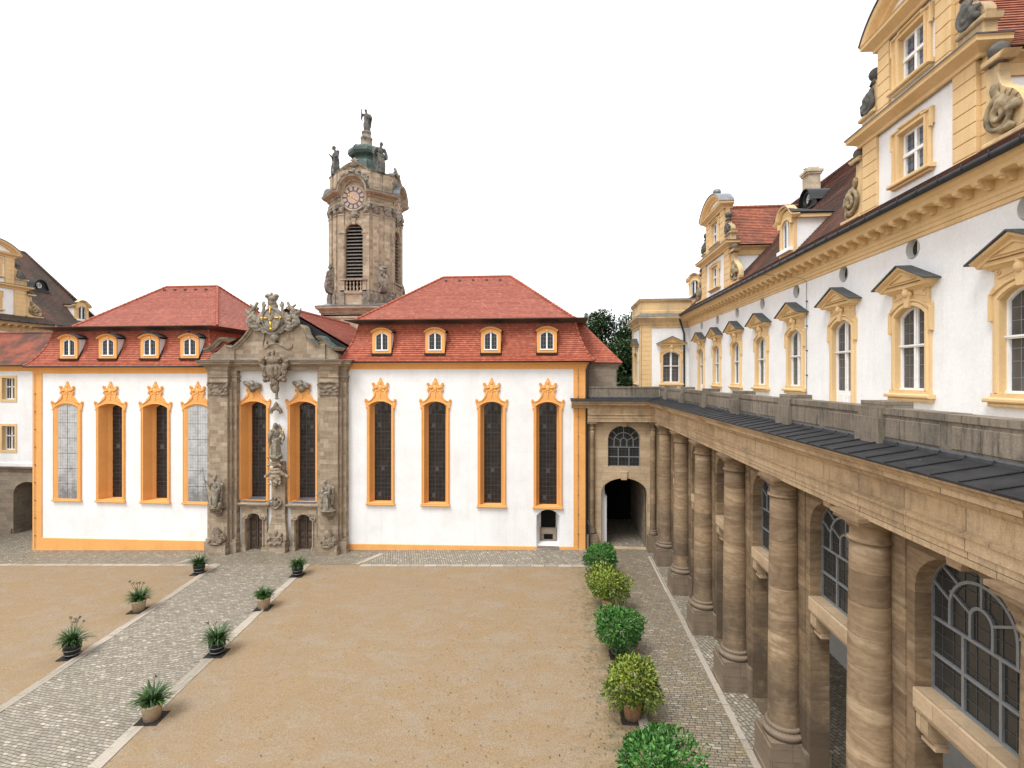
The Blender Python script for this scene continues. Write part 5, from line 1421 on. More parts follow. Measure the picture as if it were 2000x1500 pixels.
for y in YC: m.box((XWALL - .035, y - .75, 1.1), (XWALL + .1, y + .75, 9.2))
pieces(m, 'pier_strip', 'pier_stone', GA, GO)
def keystone(fr, u, z0, z1, w0=.16, w1=.24, d=.16):
    mb = MB(); mb.relief(fr, [(u - w0, z0), (u + w0, z0), (u + w1, z1), (u - w1, z1)], -.1, d, .03); return mb
for y in BAY: Gp('keystone', keystone(fg, -y, 8.78, 9.2), 'gallery_stone')
def arched_window(hw, z0, zs, rise, zb):
    """leaded fanlight window, local frame, wall plane y = 0"""
    fr = SOUTH; mb = MB(); o = opening(0, hw, z0, zs, rise, 14)
    mb.poly(fr, o, 0); w = mb.build('arched_window', ['gallery_glass'])
    b = MB(); t = .03; d0, d1 = .0, .05
    b.sweep(fr, o, [(0, 0), (.05, 0), (.05, .05), (0, .05)], 0, True)
    for u in (-hw / 3, hw / 3): b.fbox(fr, u - t, z0, u + t, zb, d0, d1)
    for k in (1, 2):
        z = z0 + (zb - z0) * k / 2; b.fbox(fr, -hw, z - t, hw, z + t, d0, d1 + .004)
    # little arch in the middle, a wide ring round it, and the rays
    pr = [(d0, -t), (d1, -t), (d1, t), (d0, t)]
    r1, r2 = hw * .2, hw * .6; zr = zb + .42
    b.sweep(fr, [(-r1, zb)] + [(-r1 * cos(PI * k / 10), zr + r1 * sin(PI * k / 10)) for k in range(11)] + [(r1, zb)], pr)
    b.sweep(fr, [(-r2, zb)] + [(-r2 * cos(PI * k / 14), zr + r2 * .92 * sin(PI * k / 14)) for k in range(15)] + [(r2, zb)], pr)
    def seg(p, q): b.sweep(fr, [p, q], [(d0, -t * .8), (d1 - .006, -t * .8), (d1 - .006, t * .8), (d0, t * .8)])
    seg((0, zr + r1), (0, zr + r2 * .92)); seg((0, zr + r2 * .92), (0, zs + rise))
    for sg in (-1, 1):
        seg((sg * r1 * .95, zr + .06), (sg * r2, zr + .3)); seg((sg * r2, zr + .1), (sg * hw, zr + .36)); seg((sg * r2 * .72, zr + r2 * .66), (sg * hw * .78, zs + rise * .62))
    b.build('glazing_bars', ['grey_bar'], w)
    l = MB(); n_ = 9
    for k in range(1, n_):
        u = -hw + 2 * hw * k / n_; zt = zs + rise * math.sqrt(max(0, 1 - (u / hw) ** 2)); l.fbox(fr, u - .007, z0, u + .007, zt - .02, 0, .014)
    z = z0 + .3
    while z < zs + rise - .1:
        w_ = hw if z < zs else hw * math.sqrt(max(0, 1 - ((z - zs) / rise) ** 2)); l.fbox(fr, -w_, z - .007, w_, z + .007, 0, .016); z += .3
    l.build('lead_lattice', ['lead_bar'], w)
    return w
aw = arched_window(OW + .03, 5.86, 7.95, .9, 7.35); aw.parent = GA
for k, y in enumerate(BAY):
    q = aw if k == 0 else tree_copy(aw, GA)
    q.location = (XWALL + .38 - GO.x, y - GO.y, 0); q.rotation_euler = (0, 0, -PI / 2)
def sill_beam():
    fr = SOUTH; mb = MB(); mb.cbox(fr, -OW - .0, 5.45, OW + .0, 5.86, -.5, .06, .03); mb.cbox(fr, -OW, 5.36, OW, 5.45, -.5, .0, .01)
    b = mb.build('sill_beam', ['gallery_stone'])
    for sg in (-1, 1):
        c = MB(); u = sg * (OW - .24)
        p = [(.02, 5.37), (.02, 5.1), (-.03, 5.0), (-.12, 4.93), (-.16, 4.82), (-.34, 4.82), (-.34, 5.37)]
        sdv = Fr((0, 0, 0), (0, -1, 0), (1, 0, 0))
        c.loops(sdv, p, u - .17, p, u + .17); c.poly(sdv, p, u - .17); c.poly(sdv, p, u + .17); c.fbox(fr, u - .2, 4.8, u + .2, 4.88, -.36, -.1)
        c.build('sill_bracket', ['gallery_stone'], b)
    return b
sb = sill_beam(); sb.parent = GA
for k, y in enumerate(BAY):
    q = sb if k == 0 else tree_copy(sb, GA)
    q.location = (XWALL - GO.x, y - GO.y, 0); q.rotation_euler = (0, 0, -PI / 2)
# end wall with the passage arch and the window above
fe = frS(YE)
wx = (xY(1188, YE) + xY(1250, YE)) / 2; ax = (xY(1174, YE) + xY(1264, YE)) / 2
aw_ = xY(1264, YE) - ax
m = MB(); m.wall(fe, rect(2.05, -.3, 7.45, 9.2), [opening(wx, 1.14, 5.92, 7.9, .98, 12), opening(ax, aw_, .03, 4.0, 1.1, 14)], .6); Gp('end_wall', m, 'gallery_stone')
q = arched_window(1.14, 5.92, 7.9, .98, 7.3); q.parent = GA; q.location = (wx - GO.x, YE + .3 - GO.y, 0)
Gp('keystone', keystone(fe, wx, 8.8, 9.2), 'gallery_stone'); Gp('keystone', keystone(fe, ax, 5.0, 5.62, .2, .26), 'gallery_stone')
m = MB()
for k in range(-4, 5):   # wedge stones of the two arches
    if k == 0: continue
    for (uc, zs, rise, hw) in ((wx, 7.9, .98, 1.14), (ax, 4.0, 1.1, aw_)):
        a = PI / 2 - k * .27; a0, a1 = a - .125, a + .125
        m.relief(fe, [(uc + hw * 1.02 * cos(a0), zs + rise * 1.02 * sin(a0)), (uc + (hw + .5) * cos(a0), zs + (rise + .34) * sin(a0)), (uc + (hw + .5) * cos(a1), zs + (rise + .34) * sin(a1)), (uc + hw * 1.02 * cos(a1), zs + rise * 1.02 * sin(a1))], -.02, .012, .006)
pieces(m, 'voussoir', 'gallery_stone', GA, GO, -.001)
m = MB(); m.cbox(fe, 2.7, 5.4, 2.78, 9.0, 0, .03, .01); m.fbox(fe, 5.95 + .55, .1, 7.2, 1.0, 0, .5)
pieces(m, 'pier_strip', 'gallery_stone', GA, GO)
# vaulted passage running back, its stone coloured dark to stand for shade, ending in black
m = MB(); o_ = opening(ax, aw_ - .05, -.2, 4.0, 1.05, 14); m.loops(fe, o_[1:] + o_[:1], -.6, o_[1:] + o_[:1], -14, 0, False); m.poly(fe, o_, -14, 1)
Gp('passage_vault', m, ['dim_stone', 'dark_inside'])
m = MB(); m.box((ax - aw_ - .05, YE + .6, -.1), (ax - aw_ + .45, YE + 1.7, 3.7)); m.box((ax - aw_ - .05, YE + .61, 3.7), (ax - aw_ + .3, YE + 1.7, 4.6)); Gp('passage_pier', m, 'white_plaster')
m = MB(); m.box((ax - 3, YE + 8.0, -.2), (ax + 3, YE + 8.1, 6)); Gp('passage_dark', m, 'dark_inside')  # black sheet across the passage, painting the darkness further in
# corridor behind the columns
m = MB(); m.box((12.1, 0, -.3), (12.6, YE, 5.5)); m.box((XWALL + .5, 0, 5.1), (12.3, YE, 5.35)); Gp('corridor_wall', m, 'grey_plaster')
m = MB(); m.box((XWALL + .45, -1, 5.4), (12.1, YE, 9.2)); m.box((2.1, YE + .6, 5.4), (12, YE + 11, 10.2)); Gp('gallery_core', m, 'dim_stone')
# entablature, mitred in the corner
XE, YEE = 7.0, 37.0
eb = [(.25, 9.18), (.25, 9.42), (.29, 9.44), (.29, 9.64), (.36, 9.67), (.37, 9.73), (.27, 9.77), (.27, 10.16)]
et = [(.27, 10.14), (.34, 10.2), (.36, 10.27), (.5, 10.33), (.66, 10.38), (.67, 10.48), (.73, 10.5), (.8, 10.58), (.84, 10.62), (.84, 10.66), (-.3, 10.7)]
m = MB(); m.plan([(2.1, YEE), (XE, YEE), (XE, 0)], eb + [(-.3, 10.16), (-.4, 9.18), (.25, 9.18)]); Gp('entablature', m, 'entablature_stone')
m = MB(); m.plan([(.95, YEE), (XE, YEE), (XE, 0)], et); Gp('gallery_cornice', m, 'entablature_stone')
m = MB(); rf = [(.87, 10.65), (.87, 10.69), (-.12, 10.87), (-.15, 10.97), (-.3, 10.97)]
m.plan([(.88, YEE), (XE, YEE), (XE, 0)], rf); Gp('metal_roof', m, 'slate_metal')
m = MB()
def seam(a, b):
    a, b = V(a), V(b); mid = a.lerp(b, .93)
    m.tube([a + Z * .02, mid + Z * .025, b + Z * .08], .016, 5, 0, False)
y = YEE - .95
while y > 1:
    seam((XE - .87, y, 10.69), (XE + .11, y, 10.865)); y -= .6
x = 1.3
while x < XE - .9:
    seam((x, YEE - .87, 10.69), (x, YEE + .11, 10.865)); x += .62
seam((XE - .87, YEE - .87, 10.69), (XE + .11, YEE + .11, 10.865))
pieces(m, 'standing_seam', 'slate_metal', GA, GO, -.04)
m = MB(); m.plan([(2.1, YEE + .13), (XE + .13, YEE + .13), (XE + .13, 0)], [(.01, 10.85), (.01, 10.93), (-.01, 10.97), (-.05, 10.97)]); Gp('roof_flashing', m, 'lead_bar')
# parapet of worn slabs between low piers
def parapet():
    mb = MB(); pb = MB()
    ed = [0.6] + [y + 0. for y in YC[::-1]] + [YEE + .15]
    x0, x1 = 7.16, 7.62
    for a, b in zip(ed, ed[1:]):
        if b - a < 1: continue
        n_ = 2 if b - a > 3 else 1
        for k in range(n_):
            p, q = a + (b - a) * k / n_ + .008, a + (b - a) * (k + 1) / n_ - .008
            mb.relief(frW(x0), rect(-q, 10.8, -p, 11.58 + rnd.uniform(-.01, .01)), -.46, .0, .015); mb.box((x0 - .035, p, 11.5), (x1, q, 11.64 + rnd.uniform(-.012, .012)))
            mb.cbox(frW(x0), -q + .14, 11.0, -p - .14, 11.42, -.0, .02, .012)
    for y in YC:
        pb.box((x0 - .14, y - .46, 10.8), (x1 + .06, y + .46, 11.42)); pb.box((x0 - .08, y - .43, 11.4), (x1 + .03, y + .43, 11.64)); pb.box((x0 - .03, y - .5, 11.63), (x1 + .1, y + .4, 11.78))
    xs_ = [2.15, 3.6, 4.9, 5.5, 6.3, 7.16]
    for a, b in zip(xs_, xs_[1:]): mb.relief(frS(YEE + .16), rect(a + .006, 10.8, b - .006, 11.6), -.46, 0, .012)
    mb.box((2.15, YEE + .12, 11.56), (7.7, YEE + .66, 11.68))
    return mb, pb
mb, pb = parapet(); Gp('parapet', mb, 'parapet_stone'); pieces(pb, 'parapet_pier', 'parapet_stone', GA, GO)
m = MB(); m.box((7.5, -1, 10.2), (12.2, YEE + 12, 10.82)); m.box((2.1, YEE + .6, 10.2), (7.6, YEE + 12, 10.82)); Gp('terrace', m, 'stone_slab')
# ================================================================== THE PALACE WINGS
XW = 12.1
def pp(px): return yX(px, XW)
WGO = V((XW, 30, 0))
WG = thing('palace_wing', 'white palace wing with ochre trim and pedimented windows behind the gallery terrace', 'palace', WGO)
def W_(name, mb, mats, parent=WG, org=WGO): return mb.build(name, mats, parent, org)

# ---- one window, local frame: wall plane y = 0, z absolute
def wing_window(door=False):
    fr = SOUTH; hw, ow = .98, .76; zb = 11.86 if not door else 10.86; zs, rise = 14.42, .34
    inn = opening(0, ow, zb, zs, rise, 8, True)
    out = [(-hw, zb), (hw, zb), (hw, 13.85), (hw + .08, 13.85), (hw + .08, 14.72), (hw - .06, 14.86), (hw - .06, 15.4), (-hw + .06, 15.4), (-hw + .06, 14.86), (-hw - .08, 14.72), (-hw - .08, 13.85), (-hw, 13.85)]
    m = MB(); d1 = .07
    m.poly(fr, out, d1, 0, [inn]); m.loops(fr, out, -.02, out, d1); m.loops(fr, inn, d1, inn, -.3)
    w_ = m.build('window', ['ochre_plaster'])
    c = MB()
    e_ = [(ow + .05, zb)] + [(p * 1.065, q + .05) for p, q in seg_arch(ow, zs, rise, 8)] + [(-ow - .05, zb)]
    c.sweep(fr, e_[::-1], [(d1, -.05), (d1 + .05, -.03), (d1 + .05, .05), (d1 + .02, .09), (d1, .1)])
    e2 = [(hw - .03, 13.9), (hw + .04, 13.9), (hw + .04, 14.6), (hw - .1, 14.72)] + [(p * 1.22, q + .2) for p, q in seg_arch(ow, zs, rise, 8)] + [(-hw + .1, 14.72), (-hw - .04, 14.6), (-hw - .04, 13.9), (-hw + .03, 13.9)]
    c.sweep(fr, e2, [(d1, -.04), (d1 + .07, -.03), (d1 + .07, .03), (d1, .05)])
    if not door:
        c.cbox(fr, -hw - .16, 11.62, hw + .16, 11.76, -.02, .26, .04); c.cbox(fr, -hw - .08, 11.5, hw + .08, 11.62, -.02, .16, .03); c.fbox(fr, -hw - .02, 11.74, hw + .02, 11.88, -.42, .12)
    # panel of the frieze, key mask, little scrolls
    c.relief(fr, [(-.8, 15.0), (-.25, 15.12), (-.25, 15.34), (-.86, 15.34)], d1 - .01, d1 + .03, .015); c.relief(fr, [(.25, 15.12), (.8, 15.0), (.86, 15.34), (.25, 15.34)], d1 - .01, d1 + .03, .015)
    for sg in (-1, 1): pt, ra = spiral(fr, (sg * .74, 15.2), .08, 1.1, d1 + .05, .03, sg, n=10); c.tube(pt, ra, 5)
    c.relief(fr, [(-.1, 14.7), (.1, 14.7), (.16, 15.1), (-.16, 15.1)], d1, .2, .02); c.ell(fr(0, 15.2, .18), (.15, .13, .17), 10); c.ell(fr(0, 15.34, .18), (.1, .12, .08), 8)
    for sg in (-1, 1): c.ell(fr(sg * .14, 15.16, .14), (.07, .07, .1), 8)
    c.build('window_moulding', ['ochre_plaster'], w_)
    # triangular pediment on a bracketing cornice
    p = MB(); pw, z0, z1 = 1.27, 15.46, 15.98; D = .48
    p.plan([(-1.0, 0), (-1.0, -.08), (1.0, -.08), (1.0, 0)], [(0, 15.26), (.04, 15.28), (.08, 15.32), (.1, 15.34), (.16, 15.36), (.2, 15.38), (.2, 15.44), (.24, 15.48), (.0, 15.5)])
    tri = [(-pw + .1, z0 + .06), (pw - .1, z0 + .06), (0, z1 + .12)]
    p.relief(fr, tri, -.02, .3, .0)
    t2 = offset(tri, .13); p.poly(fr, t2, .2)
    raked = [(-pw, z0 + .06), (0, z1 + .12), (pw, z0 + .06)]
    p.sweep(fr, raked, [(.2, -.2), (.32, -.18), (.34, -.1), (.46, -.06), (.48, .0), (-.02, .0)])
    t3 = [(-pw * .56, z0 + .14), (pw * .56, z0 + .14), (0, z1 - .1)]
    p.sweep(fr, t3, [(.3, -.05), (.36, -.03), (.36, .03), (.3, .05)], 0, True)
    p.build('pediment', ['ochre_plaster'], w_)
    r = MB()
    for sg in (-1, 1):
        a = [(0, z1 + .19), (sg * (pw + .1), z0 + .06)]
        r.add([fr(a[0][0], a[0][1] - .045, .54), fr(a[1][0], a[1][1] - .045, .54), fr(a[1][0], a[1][1] - .045, -.02), fr(a[0][0], a[0][1] - .045, -.02), fr(a[0][0], a[0][1], .54), fr(a[1][0], a[1][1], .54), fr(a[1][0], a[1][1], -.02), fr(a[0][0], a[0][1], -.02)],
              [(0, 1, 2, 3), (4, 7, 6, 5), (0, 4, 5, 1), (1, 5, 6, 2)])
    r.build('pediment_roof', ['pediment_slate'], w_)
    g = MB(); zi = zb if not door else 11.75
    gi = opening(0, ow, zi, zs, rise, 8, True); g.poly(fr, gi, -.2); g.build('pane', ['wing_glass'], w_)
    f = MB(); zf = 13.42
    f.sweep(fr, inn, [(-.22, .0), (-.12, 0), (-.12, .055), (-.17, .065), (-.22, .065)], 0, True)
    f.fbox(fr, -.045, zb, .045, zs + rise - .01, -.2, -.1); f.fbox(fr, -ow, zf - .06, ow, zf + .03, -.2, -.09); f.fbox(fr, -ow, zf - .02, ow, zf + .03, -.2, -.06)
    f.fbox(fr, -ow, zb, ow, zb + .09, -.2, -.08)
    f.fbox(fr, -.085, zb + .1, .085, zs + rise - .05, -.2, -.15)
    if door:
        f.fbox(fr, -ow, zb, ow, 11.75, -.22, -.14)
        for sg in (-1, 1): f.cbox(fr, sg * .36 - .22, zb + .12, sg * .36 + .22, 11.62, -.15, -.12, .02)
    f.build('casement', ['white_paint'], w_)
    l = MB()
    for z in (12.3, 12.75, 13.1, 13.85, 14.2):
        if z > zi: l.fbox(fr, -ow, z - .009, ow, z + .009, -.2, -.19)
    for u in (-.4, .4): l.fbox(fr, u - .008, zi, u + .008, zs + .15, -.2, -.191)
    l.build('glazing_bars', ['grey_bar'], w_)
    return w_
def oculus():
    fr = SOUTH; m = MB(); a, b = circ(0, 16.72, .34, 24), circ(0, 16.72, .29, 24)
    m.loops(fr, a, .0, a, .012); m.loops(fr, a, .012, offset(a, .015), .016); m.loops(fr, offset(a, .015), .016, b, -.2)
    o = m.build('round_window', ['grey_plaster'])
    g = MB(); g.poly(fr, b, -.19); g.build('pane', ['dark_glass'], o)
    f = MB(); f.fbox(fr, -.015, 16.45, .015, 17, -.19, -.16); f.build('casement', ['white_paint'], o)
    return o
ww, wd, oc = wing_window(), wing_window(True), oculus()
for q in (ww, wd, oc): q.parent = WG
# centres along the wall from the photograph, farthest first
WYC = [44.6, 40.3, 36.0, 31.7, 27.35, 23.0, 18.75, 14.4, 10.1]
DOORS = (0, 5)
used = {'w': False, 'd': False}
wh = []
for k, y in enumerate(WYC):
    isd = k in DOORS; src = wd if isd else ww; key = 'd' if isd else 'w'
    q = src if not used[key] else tree_copy(src, WG); used[key] = True
    q.location = (0, y - WGO.y, 0); q.rotation_euler = (0, 0, -PI / 2)
    q2 = oc if k == 0 else tree_copy(oc, WG)
    q2.location = (0, y - .05 - WGO.y, 0.02); q2.rotation_euler = (0, 0, -PI / 2)
    wh.append(opening(-y, .79, 11.84 if not isd else 10.84, 14.42, .35, 8, True)); wh.append(circ(-(y - .05), 16.72, .35, 24))
YP0 = 48.9
m = MB(); m.wall(frW(XW), rect(-YP0 - .2, 5, -3, 17.75), wh, .5); W_('front_wall', m, 'white_plaster')
def eaves(x, ya, yb, sgn):
    """entablature and gutter along X = x, facing -X (sgn -1) or +X (sgn 1)"""
    mb = MB(); path = [(x, max(ya, yb)), (x, min(ya, yb))] if sgn < 0 else [(x, min(ya, yb)), (x, max(ya, yb))]
    mb.plan(path, [(0, 17.0), (.05, 17.02), (.05, 17.14), (.09, 17.16), (.09, 17.28), (.13, 17.32), (.13, 17.42), (.17, 17.46), (.17, 17.72), (.62, 17.74), (.64, 17.86), (.74, 17.94), (.8, 18.02), (.0, 18.06)])
    gt = MB(); gt.tube([(x + sgn * .9, ya, 18.08), (x + sgn * .9, yb, 18.08)], .105, 8)
    n = int(abs(ya - yb) / .9)
    for k in range(n):
        y = min(ya, yb) + .5 + k * .9; gt.tube([(x + sgn * 1.0, y, 18.02), (x + sgn * 1.02, y, 18.2), (x + sgn * .86, y, 18.22)], .016, 4)
    return mb, gt
mb, gt = eaves(XW, 3, YP0, -1); W_('eaves_cornice', mb, 'ochre_plaster'); W_('gutter', gt, 'gutter_metal')
def modillion():
    fr = SOUTH; mb = MB()
    sdv = Fr((0, 0, 0), (0, -1, 0), (1, 0, 0))
    p = smooth_path([(.16, 17.5), (.28, 17.48), (.34, 17.56), (.46, 17.58), (.58, 17.62), (.62, 17.7), (.6, 17.74), (.16, 17.74)], 3)
    mb.loops(sdv, p, -.11, p, .11); mb.poly(sdv, p, -.11); mb.poly(sdv, p, .11)
    for s_ in (-.12, .12):
        pt, ra = spiral(sdv, (.5, 17.64), .07, 1.2, s_, .02, 1, n=8); mb.tube(pt, ra, 4)
    mb.fbox(fr, -.15, 17.7, .15, 17.745, .16, .63); mb.ell((0, -.44, 17.58), (.07, .12, .05), 8)
    return mb.build('modillion', ['ochre_plaster'])
md = modillion(); md.parent = WG; k = 0; y = YP0 - .5
while y > 11:
    q = md if k == 0 else tree_copy(md, WG); q.location = (0, y - WGO.y, 0); q.rotation_euler = (0, 0, -PI / 2); y -= .72; k += 1
# roof
RX, RZ, SL = 19.8, 26.95, 1.03
def roof_z(x): return 18.1 + (x - 11.2) * SL
def main_roof(e, y0, y1, rx, hip, name_mat):
    """e: eave X, rx: ridge X"""
    mb = MB(); s_ = 1 if rx > e else -1
    A, B = V((e, y1, 18.16)), V((e, y0, 18.16)); f1 = V((e + s_ * .9, y1, 18.8)), V((e + s_ * .9, y0, 18.8))
    v = mb.tiles(A, B, f1[1], f1[0], .2, .2, 0, .035)
    mb.tiles(f1[0], f1[1], (rx, y0, RZ), (rx, y1 - hip, RZ), .2, .2, 0, .035, v)
    w2 = 2 * (rx - e)
    mb.tiles((e + w2, y0, 18.16), (e + w2, y1, 18.16), (rx, y1 - hip, RZ), (rx, y0, RZ), .2, .2)
    mb.tiles((e + w2, y1, 18.16), (e, y1, 18.16), (rx, y1 - hip, RZ), (rx, y1 - hip, RZ), .2, .2)
    mb.ridge((rx, y0, RZ + .05), (rx, y1 - hip, RZ + .05), .14); mb.ridge((e + .2 * s_, y1, 18.4), (rx, y1 - hip, RZ + .05), .12)
    return mb
W_('main_roof', main_roof(11.2, 2, 54, RX, 8, 0), 'old_tile')
# ---- the curved gables: local frame, wall plane y = 0 facing -Y, x across, z absolute
def gable_window(zb, hw=.64, ears=True):
    """returns mesh builders: frame, glass, bars"""
    fr = SOUTH; zt = zb + 1.62; f = MB(); o = rect(-hw, zb, hw, zt); b = hw + .28
    out = [(-b, zb), (b, zb), (b, zt - .35), (b + .09, zt - .35), (b + .09, zt + .2), (b - .3, zt + .2), (b - .3, zt + .27), (-b + .3, zt + .27), (-b + .3, zt + .2), (-b - .09, zt + .2), (-b - .09, zt - .35), (-b, zt - .35)]
    f.poly(fr, out, .07, 0, [o]); f.loops(fr, out, -.01, out, .07); f.loops(fr, o, .07, o, -.24)
    f.sweep(fr, [(hw + .06, zb), (hw + .06, zt + .06), (-hw - .06, zt + .06), (-hw - .06, zb)], [(.07, -.05), (.12, -.03), (.12, .04), (.07, .06)])
    f.sweep(fr, [(b - .03, zb), (b - .03, zt - .4), (b + .05, zt - .4), (b + .05, zt + .15), (b - .34, zt + .15), (b - .34, zt + .22), (-b + .34, zt + .22), (-b + .34, zt + .15), (-b - .05, zt + .15), (-b - .05, zt - .4), (-b + .03, zt - .4), (-b + .03, zb)], [(.07, -.05), (.14, -.03), (.14, .03), (.07, .05)])
    f.cbox(fr, -b - .16, zb - .16, b + .16, zb - .03, -.02, .24, .03); f.cbox(fr, -b - .06, zb - .24, b + .06, zb - .16, -.02, .14, .02); f.fbox(fr, -b, zb - .04, b, zb + .01, -.2, .1)
    g = MB(); g.poly(fr, o, -.18)
    c = MB(); c.sweep(fr, o, [(-.2, 0), (-.1, 0), (-.1, .09), (-.2, .09)], 0, True); zm = zb + .84
    c.fbox(fr, -.06, zb + .01, .06, zt - .01, -.18, -.08); c.fbox(fr, -hw + .01, zm - .055, hw - .01, zm + .055, -.18, -.07)
    l = MB()
    for k in (1, 2): 
        for z0_, h_ in ((zb, .84), (zm, .78)): z = z0_ + h_ * k / 3; l.fbox(fr, -hw, z - .008, hw, z + .008, -.18, -.165)
    for u in (-.44, -.24, .24, .44): l.fbox(fr, u - .007, zb, u + .007, zt, -.18, -.166)
    return f, g, c, l
def rusticated(mb, fr, u0, u1, z0, z1, d0, d1, h=.44):
    mb.fbox(fr, u0 + .005, z0, u1 - .005, z1, d0, d1 - .03); n = max(1, round((z1 - z0) / h)); h = (z1 - z0) / n
    for k in range(n): mb.cbox(fr, u0, z0 + k * h + .012, u1, z0 + (k + 1) * h - .012, d0, d1, .012)
def gable():
    fr = SOUTH; A, B = 2.75, 1.8        # half widths of the two storeys
    Z0, Z1, Z2 = 17.9, 21.5, 24.65
    G = MB()
    G.wall(fr, rect(-A + .04, Z0, A - .04, Z1 + .1), [rect(-.68, 19.2, .68, 20.9)], .4)
    G.wall(fr, rect(-B + .04, Z1 + .1, B - .04, Z2 + .1), [rect(-.68, 22.56, .68, 24.26)], .4)
    g = G.build('gable', ['white_plaster'])
    pl = MB(); sgs = (-1, 1)
    for s_ in sgs:
        u0, u1 = sorted((s_ * (A - .88), s_ * A)); rusticated(pl, fr, u0, u1, Z0, Z1 - .05, -.1, .1)
        u0, u1 = sorted((s_ * (A - .0), s_ * (A + .22))); rusticated(pl, fr, u0, u1, Z0, Z1 - .05, -.3, -.04)
        u0, u1 = sorted((s_ * (B - .66), s_ * B)); rusticated(pl, fr, u0, u1, Z1 + .35, Z2 - .02, -.1, .1)
        u0, u1 = sorted((s_ * B, s_ * (B + .18))); rusticated(pl, fr, u0, u1, Z1 + .35, Z2 - .02, -.3, -.04)
    pieces(pl, 'rusticated_pilaster', ['ochre_plaster'], g)
    c = MB(); pr = lambda z: [(.1, z - .1), (.16, z - .08), (.18, z + .02), (.24, z + .06), (.4, z + .16), (.46, z + .2), (.46, z + .3), (.5, z + .34), (-.3, z + .4)]
    c.plan([(-A - .05, .5), (-A - .05, 0), (A + .05, 0), (A + .05, .5)], pr(Z1)); 
    c.plan([(-B, .5), (-B, 0), (B, 0), (B, .5)], pr(Z2))
    # arched pediment
    R2 = B + .35; ar = seg_arch(R2, Z2 + .3, 1.1, 16)
    c.sweep(fr, ar[::-1], [(0, -.3), (.2, -.28), (.24, -.18), (.4, -.1), (.46, -.04), (.5, .1), (-.4, .12)])
    c.build('gable_cornice', ['ochre_plaster'], g)
    t = MB(); t.poly(fr, ar, .05); t.poly(fr, ar, -.3); t.build('tympanum', ['white_plaster'], g)
    fl = MB(); a2 = seg_arch(R2 + .1, Z2 + .34, 1.2, 16); fl.sweep(fr, a2[::-1], [(.54, .0), (.54, .05), (-.5, .05), (-.5, .0)], 0); fl.plan([(-A - .05, .5), (-A - .05, 0), (A + .05, 0), (A + .05, .5)], [(.51, Z1 + .35), (.52, Z1 + .38), (-.3, Z1 + .43)])
    fl.lathe((0, .1, Z2 + 1.42), [(.5, 0), (.5, .1), (.26, .14), (.18, .22), (.26, .32), (.32, .48), (.26, .64), (.12, .72), (.01, .73)], 14)
    fl.build('gable_flashing', ['lead_sheet'], g)
    for zb in (19.24, 22.6):
        f, gl, cs, l = gable_window(zb)
        f.build('window_frame', ['ochre_plaster'], g); gl.build('pane', ['sky_sheen_glass'], g); cs.build('casement', ['white_paint'], g); l.build('glazing_bars', ['lead_bar'], g)
    # side scrolls: pedestal, curling bracket with shell carving, ball on top
    for s_ in sgs:
        for (u, zb, zt, wd_) in ((A + .2, 18.2, Z1 - .45, 1.25), (B + .18, Z1 + .42, Z2 - 1.0, .95)):
            p = MB(); x = lambda k: u + k * wd_ ; sg = s_
            q = lambda pts: [(sg * a, b) for a, b in pts]
            p.relief(fr, q([(u, zb), (u + wd_, zb), (u + wd_, zb + .55), (u, zb + .55)]), -.35, .02, .02, back=True)
            p.relief(fr, q([(u, zb + .52), (u + wd_ + .12, zb + .52), (u + wd_ + .16, zb + .68), (u, zb + .68)]), -.4, .12, .04, back=True)
            hh = zt - zb - .68; b0 = zb + .68
            o_ = smooth_path([(u, b0), (u + wd_ * .9, b0 + .05), (u + wd_ * 1.02, b0 + hh * .22), (u + wd_ * .82, b0 + hh * .48), (u + wd_ * .45, b0 + hh * .66), (u + wd_ * .34, b0 + hh * .85), (u + wd_ * .36, zt), (u, zt)], 3)
            p.relief(fr, q(o_), -.3, .0, .03, back=True)
            if zb < 20: p.relief(fr, q([(u, zt - .05), (u + wd_ * .5, zt - .05), (u + wd_ * .62, zt + .12), (u, zt + .12)]), -.35, .14, .03, back=True)
            p.build('side_scroll', ['ochre_worn'], g)
            k = MB(); cxx, czz = sg * (u + wd_ * .5), b0 + hh * .26
            for r_, t_, dd in ((.42 * wd_, 1.5, .1), (.2 * wd_, 1., .14)): pt, ra = spiral(fr, (cxx, czz), r_, t_, dd, .09, sg, PI / 2); k.tube(pt, ra, 7)
            rr = random.Random(int(zb * 10))
            for i in range(9):
                a = rr.uniform(-.6, 1.9); r_ = wd_ * .38
                k.tube([fr(cxx + sg * .1, czz, .08), fr(cxx + sg * r_ * .6 * cos(a), czz + r_ * .7 * sin(a), .16), fr(cxx + sg * r_ * 1.25 * cos(a), czz + r_ * 1.4 * sin(a), .06)], [.05, .09, .04], 6)
            k.ell(fr(sg * (u + wd_ * .3), b0 + hh * .62, .05), (.15, .1, .24), 8); k.ell(fr(sg * (u + wd_ * .62), b0 + .14, .06), (.3, .12, .12), 8)
            bl_ = MB(); bl_.ell(fr(sg * (u + wd_ * .26), zt + .3, -.1), (.26, .24, .24), 12); bl_.tube([fr(sg * (u + wd_ * .26), zt - .1, -.1), fr(sg * (u + wd_ * .26), zt + .2, -.1)], [.22, .1], 10); bl_.build('ball_finial', ['grey_statue'], g)
            fuse(k, 'shell_carving', 'grey_statue' if zb > 20 else 'ochre_carving', .04, 1, g)
    # body and roof running back into the main roof
    s = MB()
    for sg in (-1, 1): s.box((sg * A, .38, 17.5), (sg * (A - .3), 11.5, 21.4))
    pieces(s, 'gable_side', ['white_plaster'], g)
    e = MB()
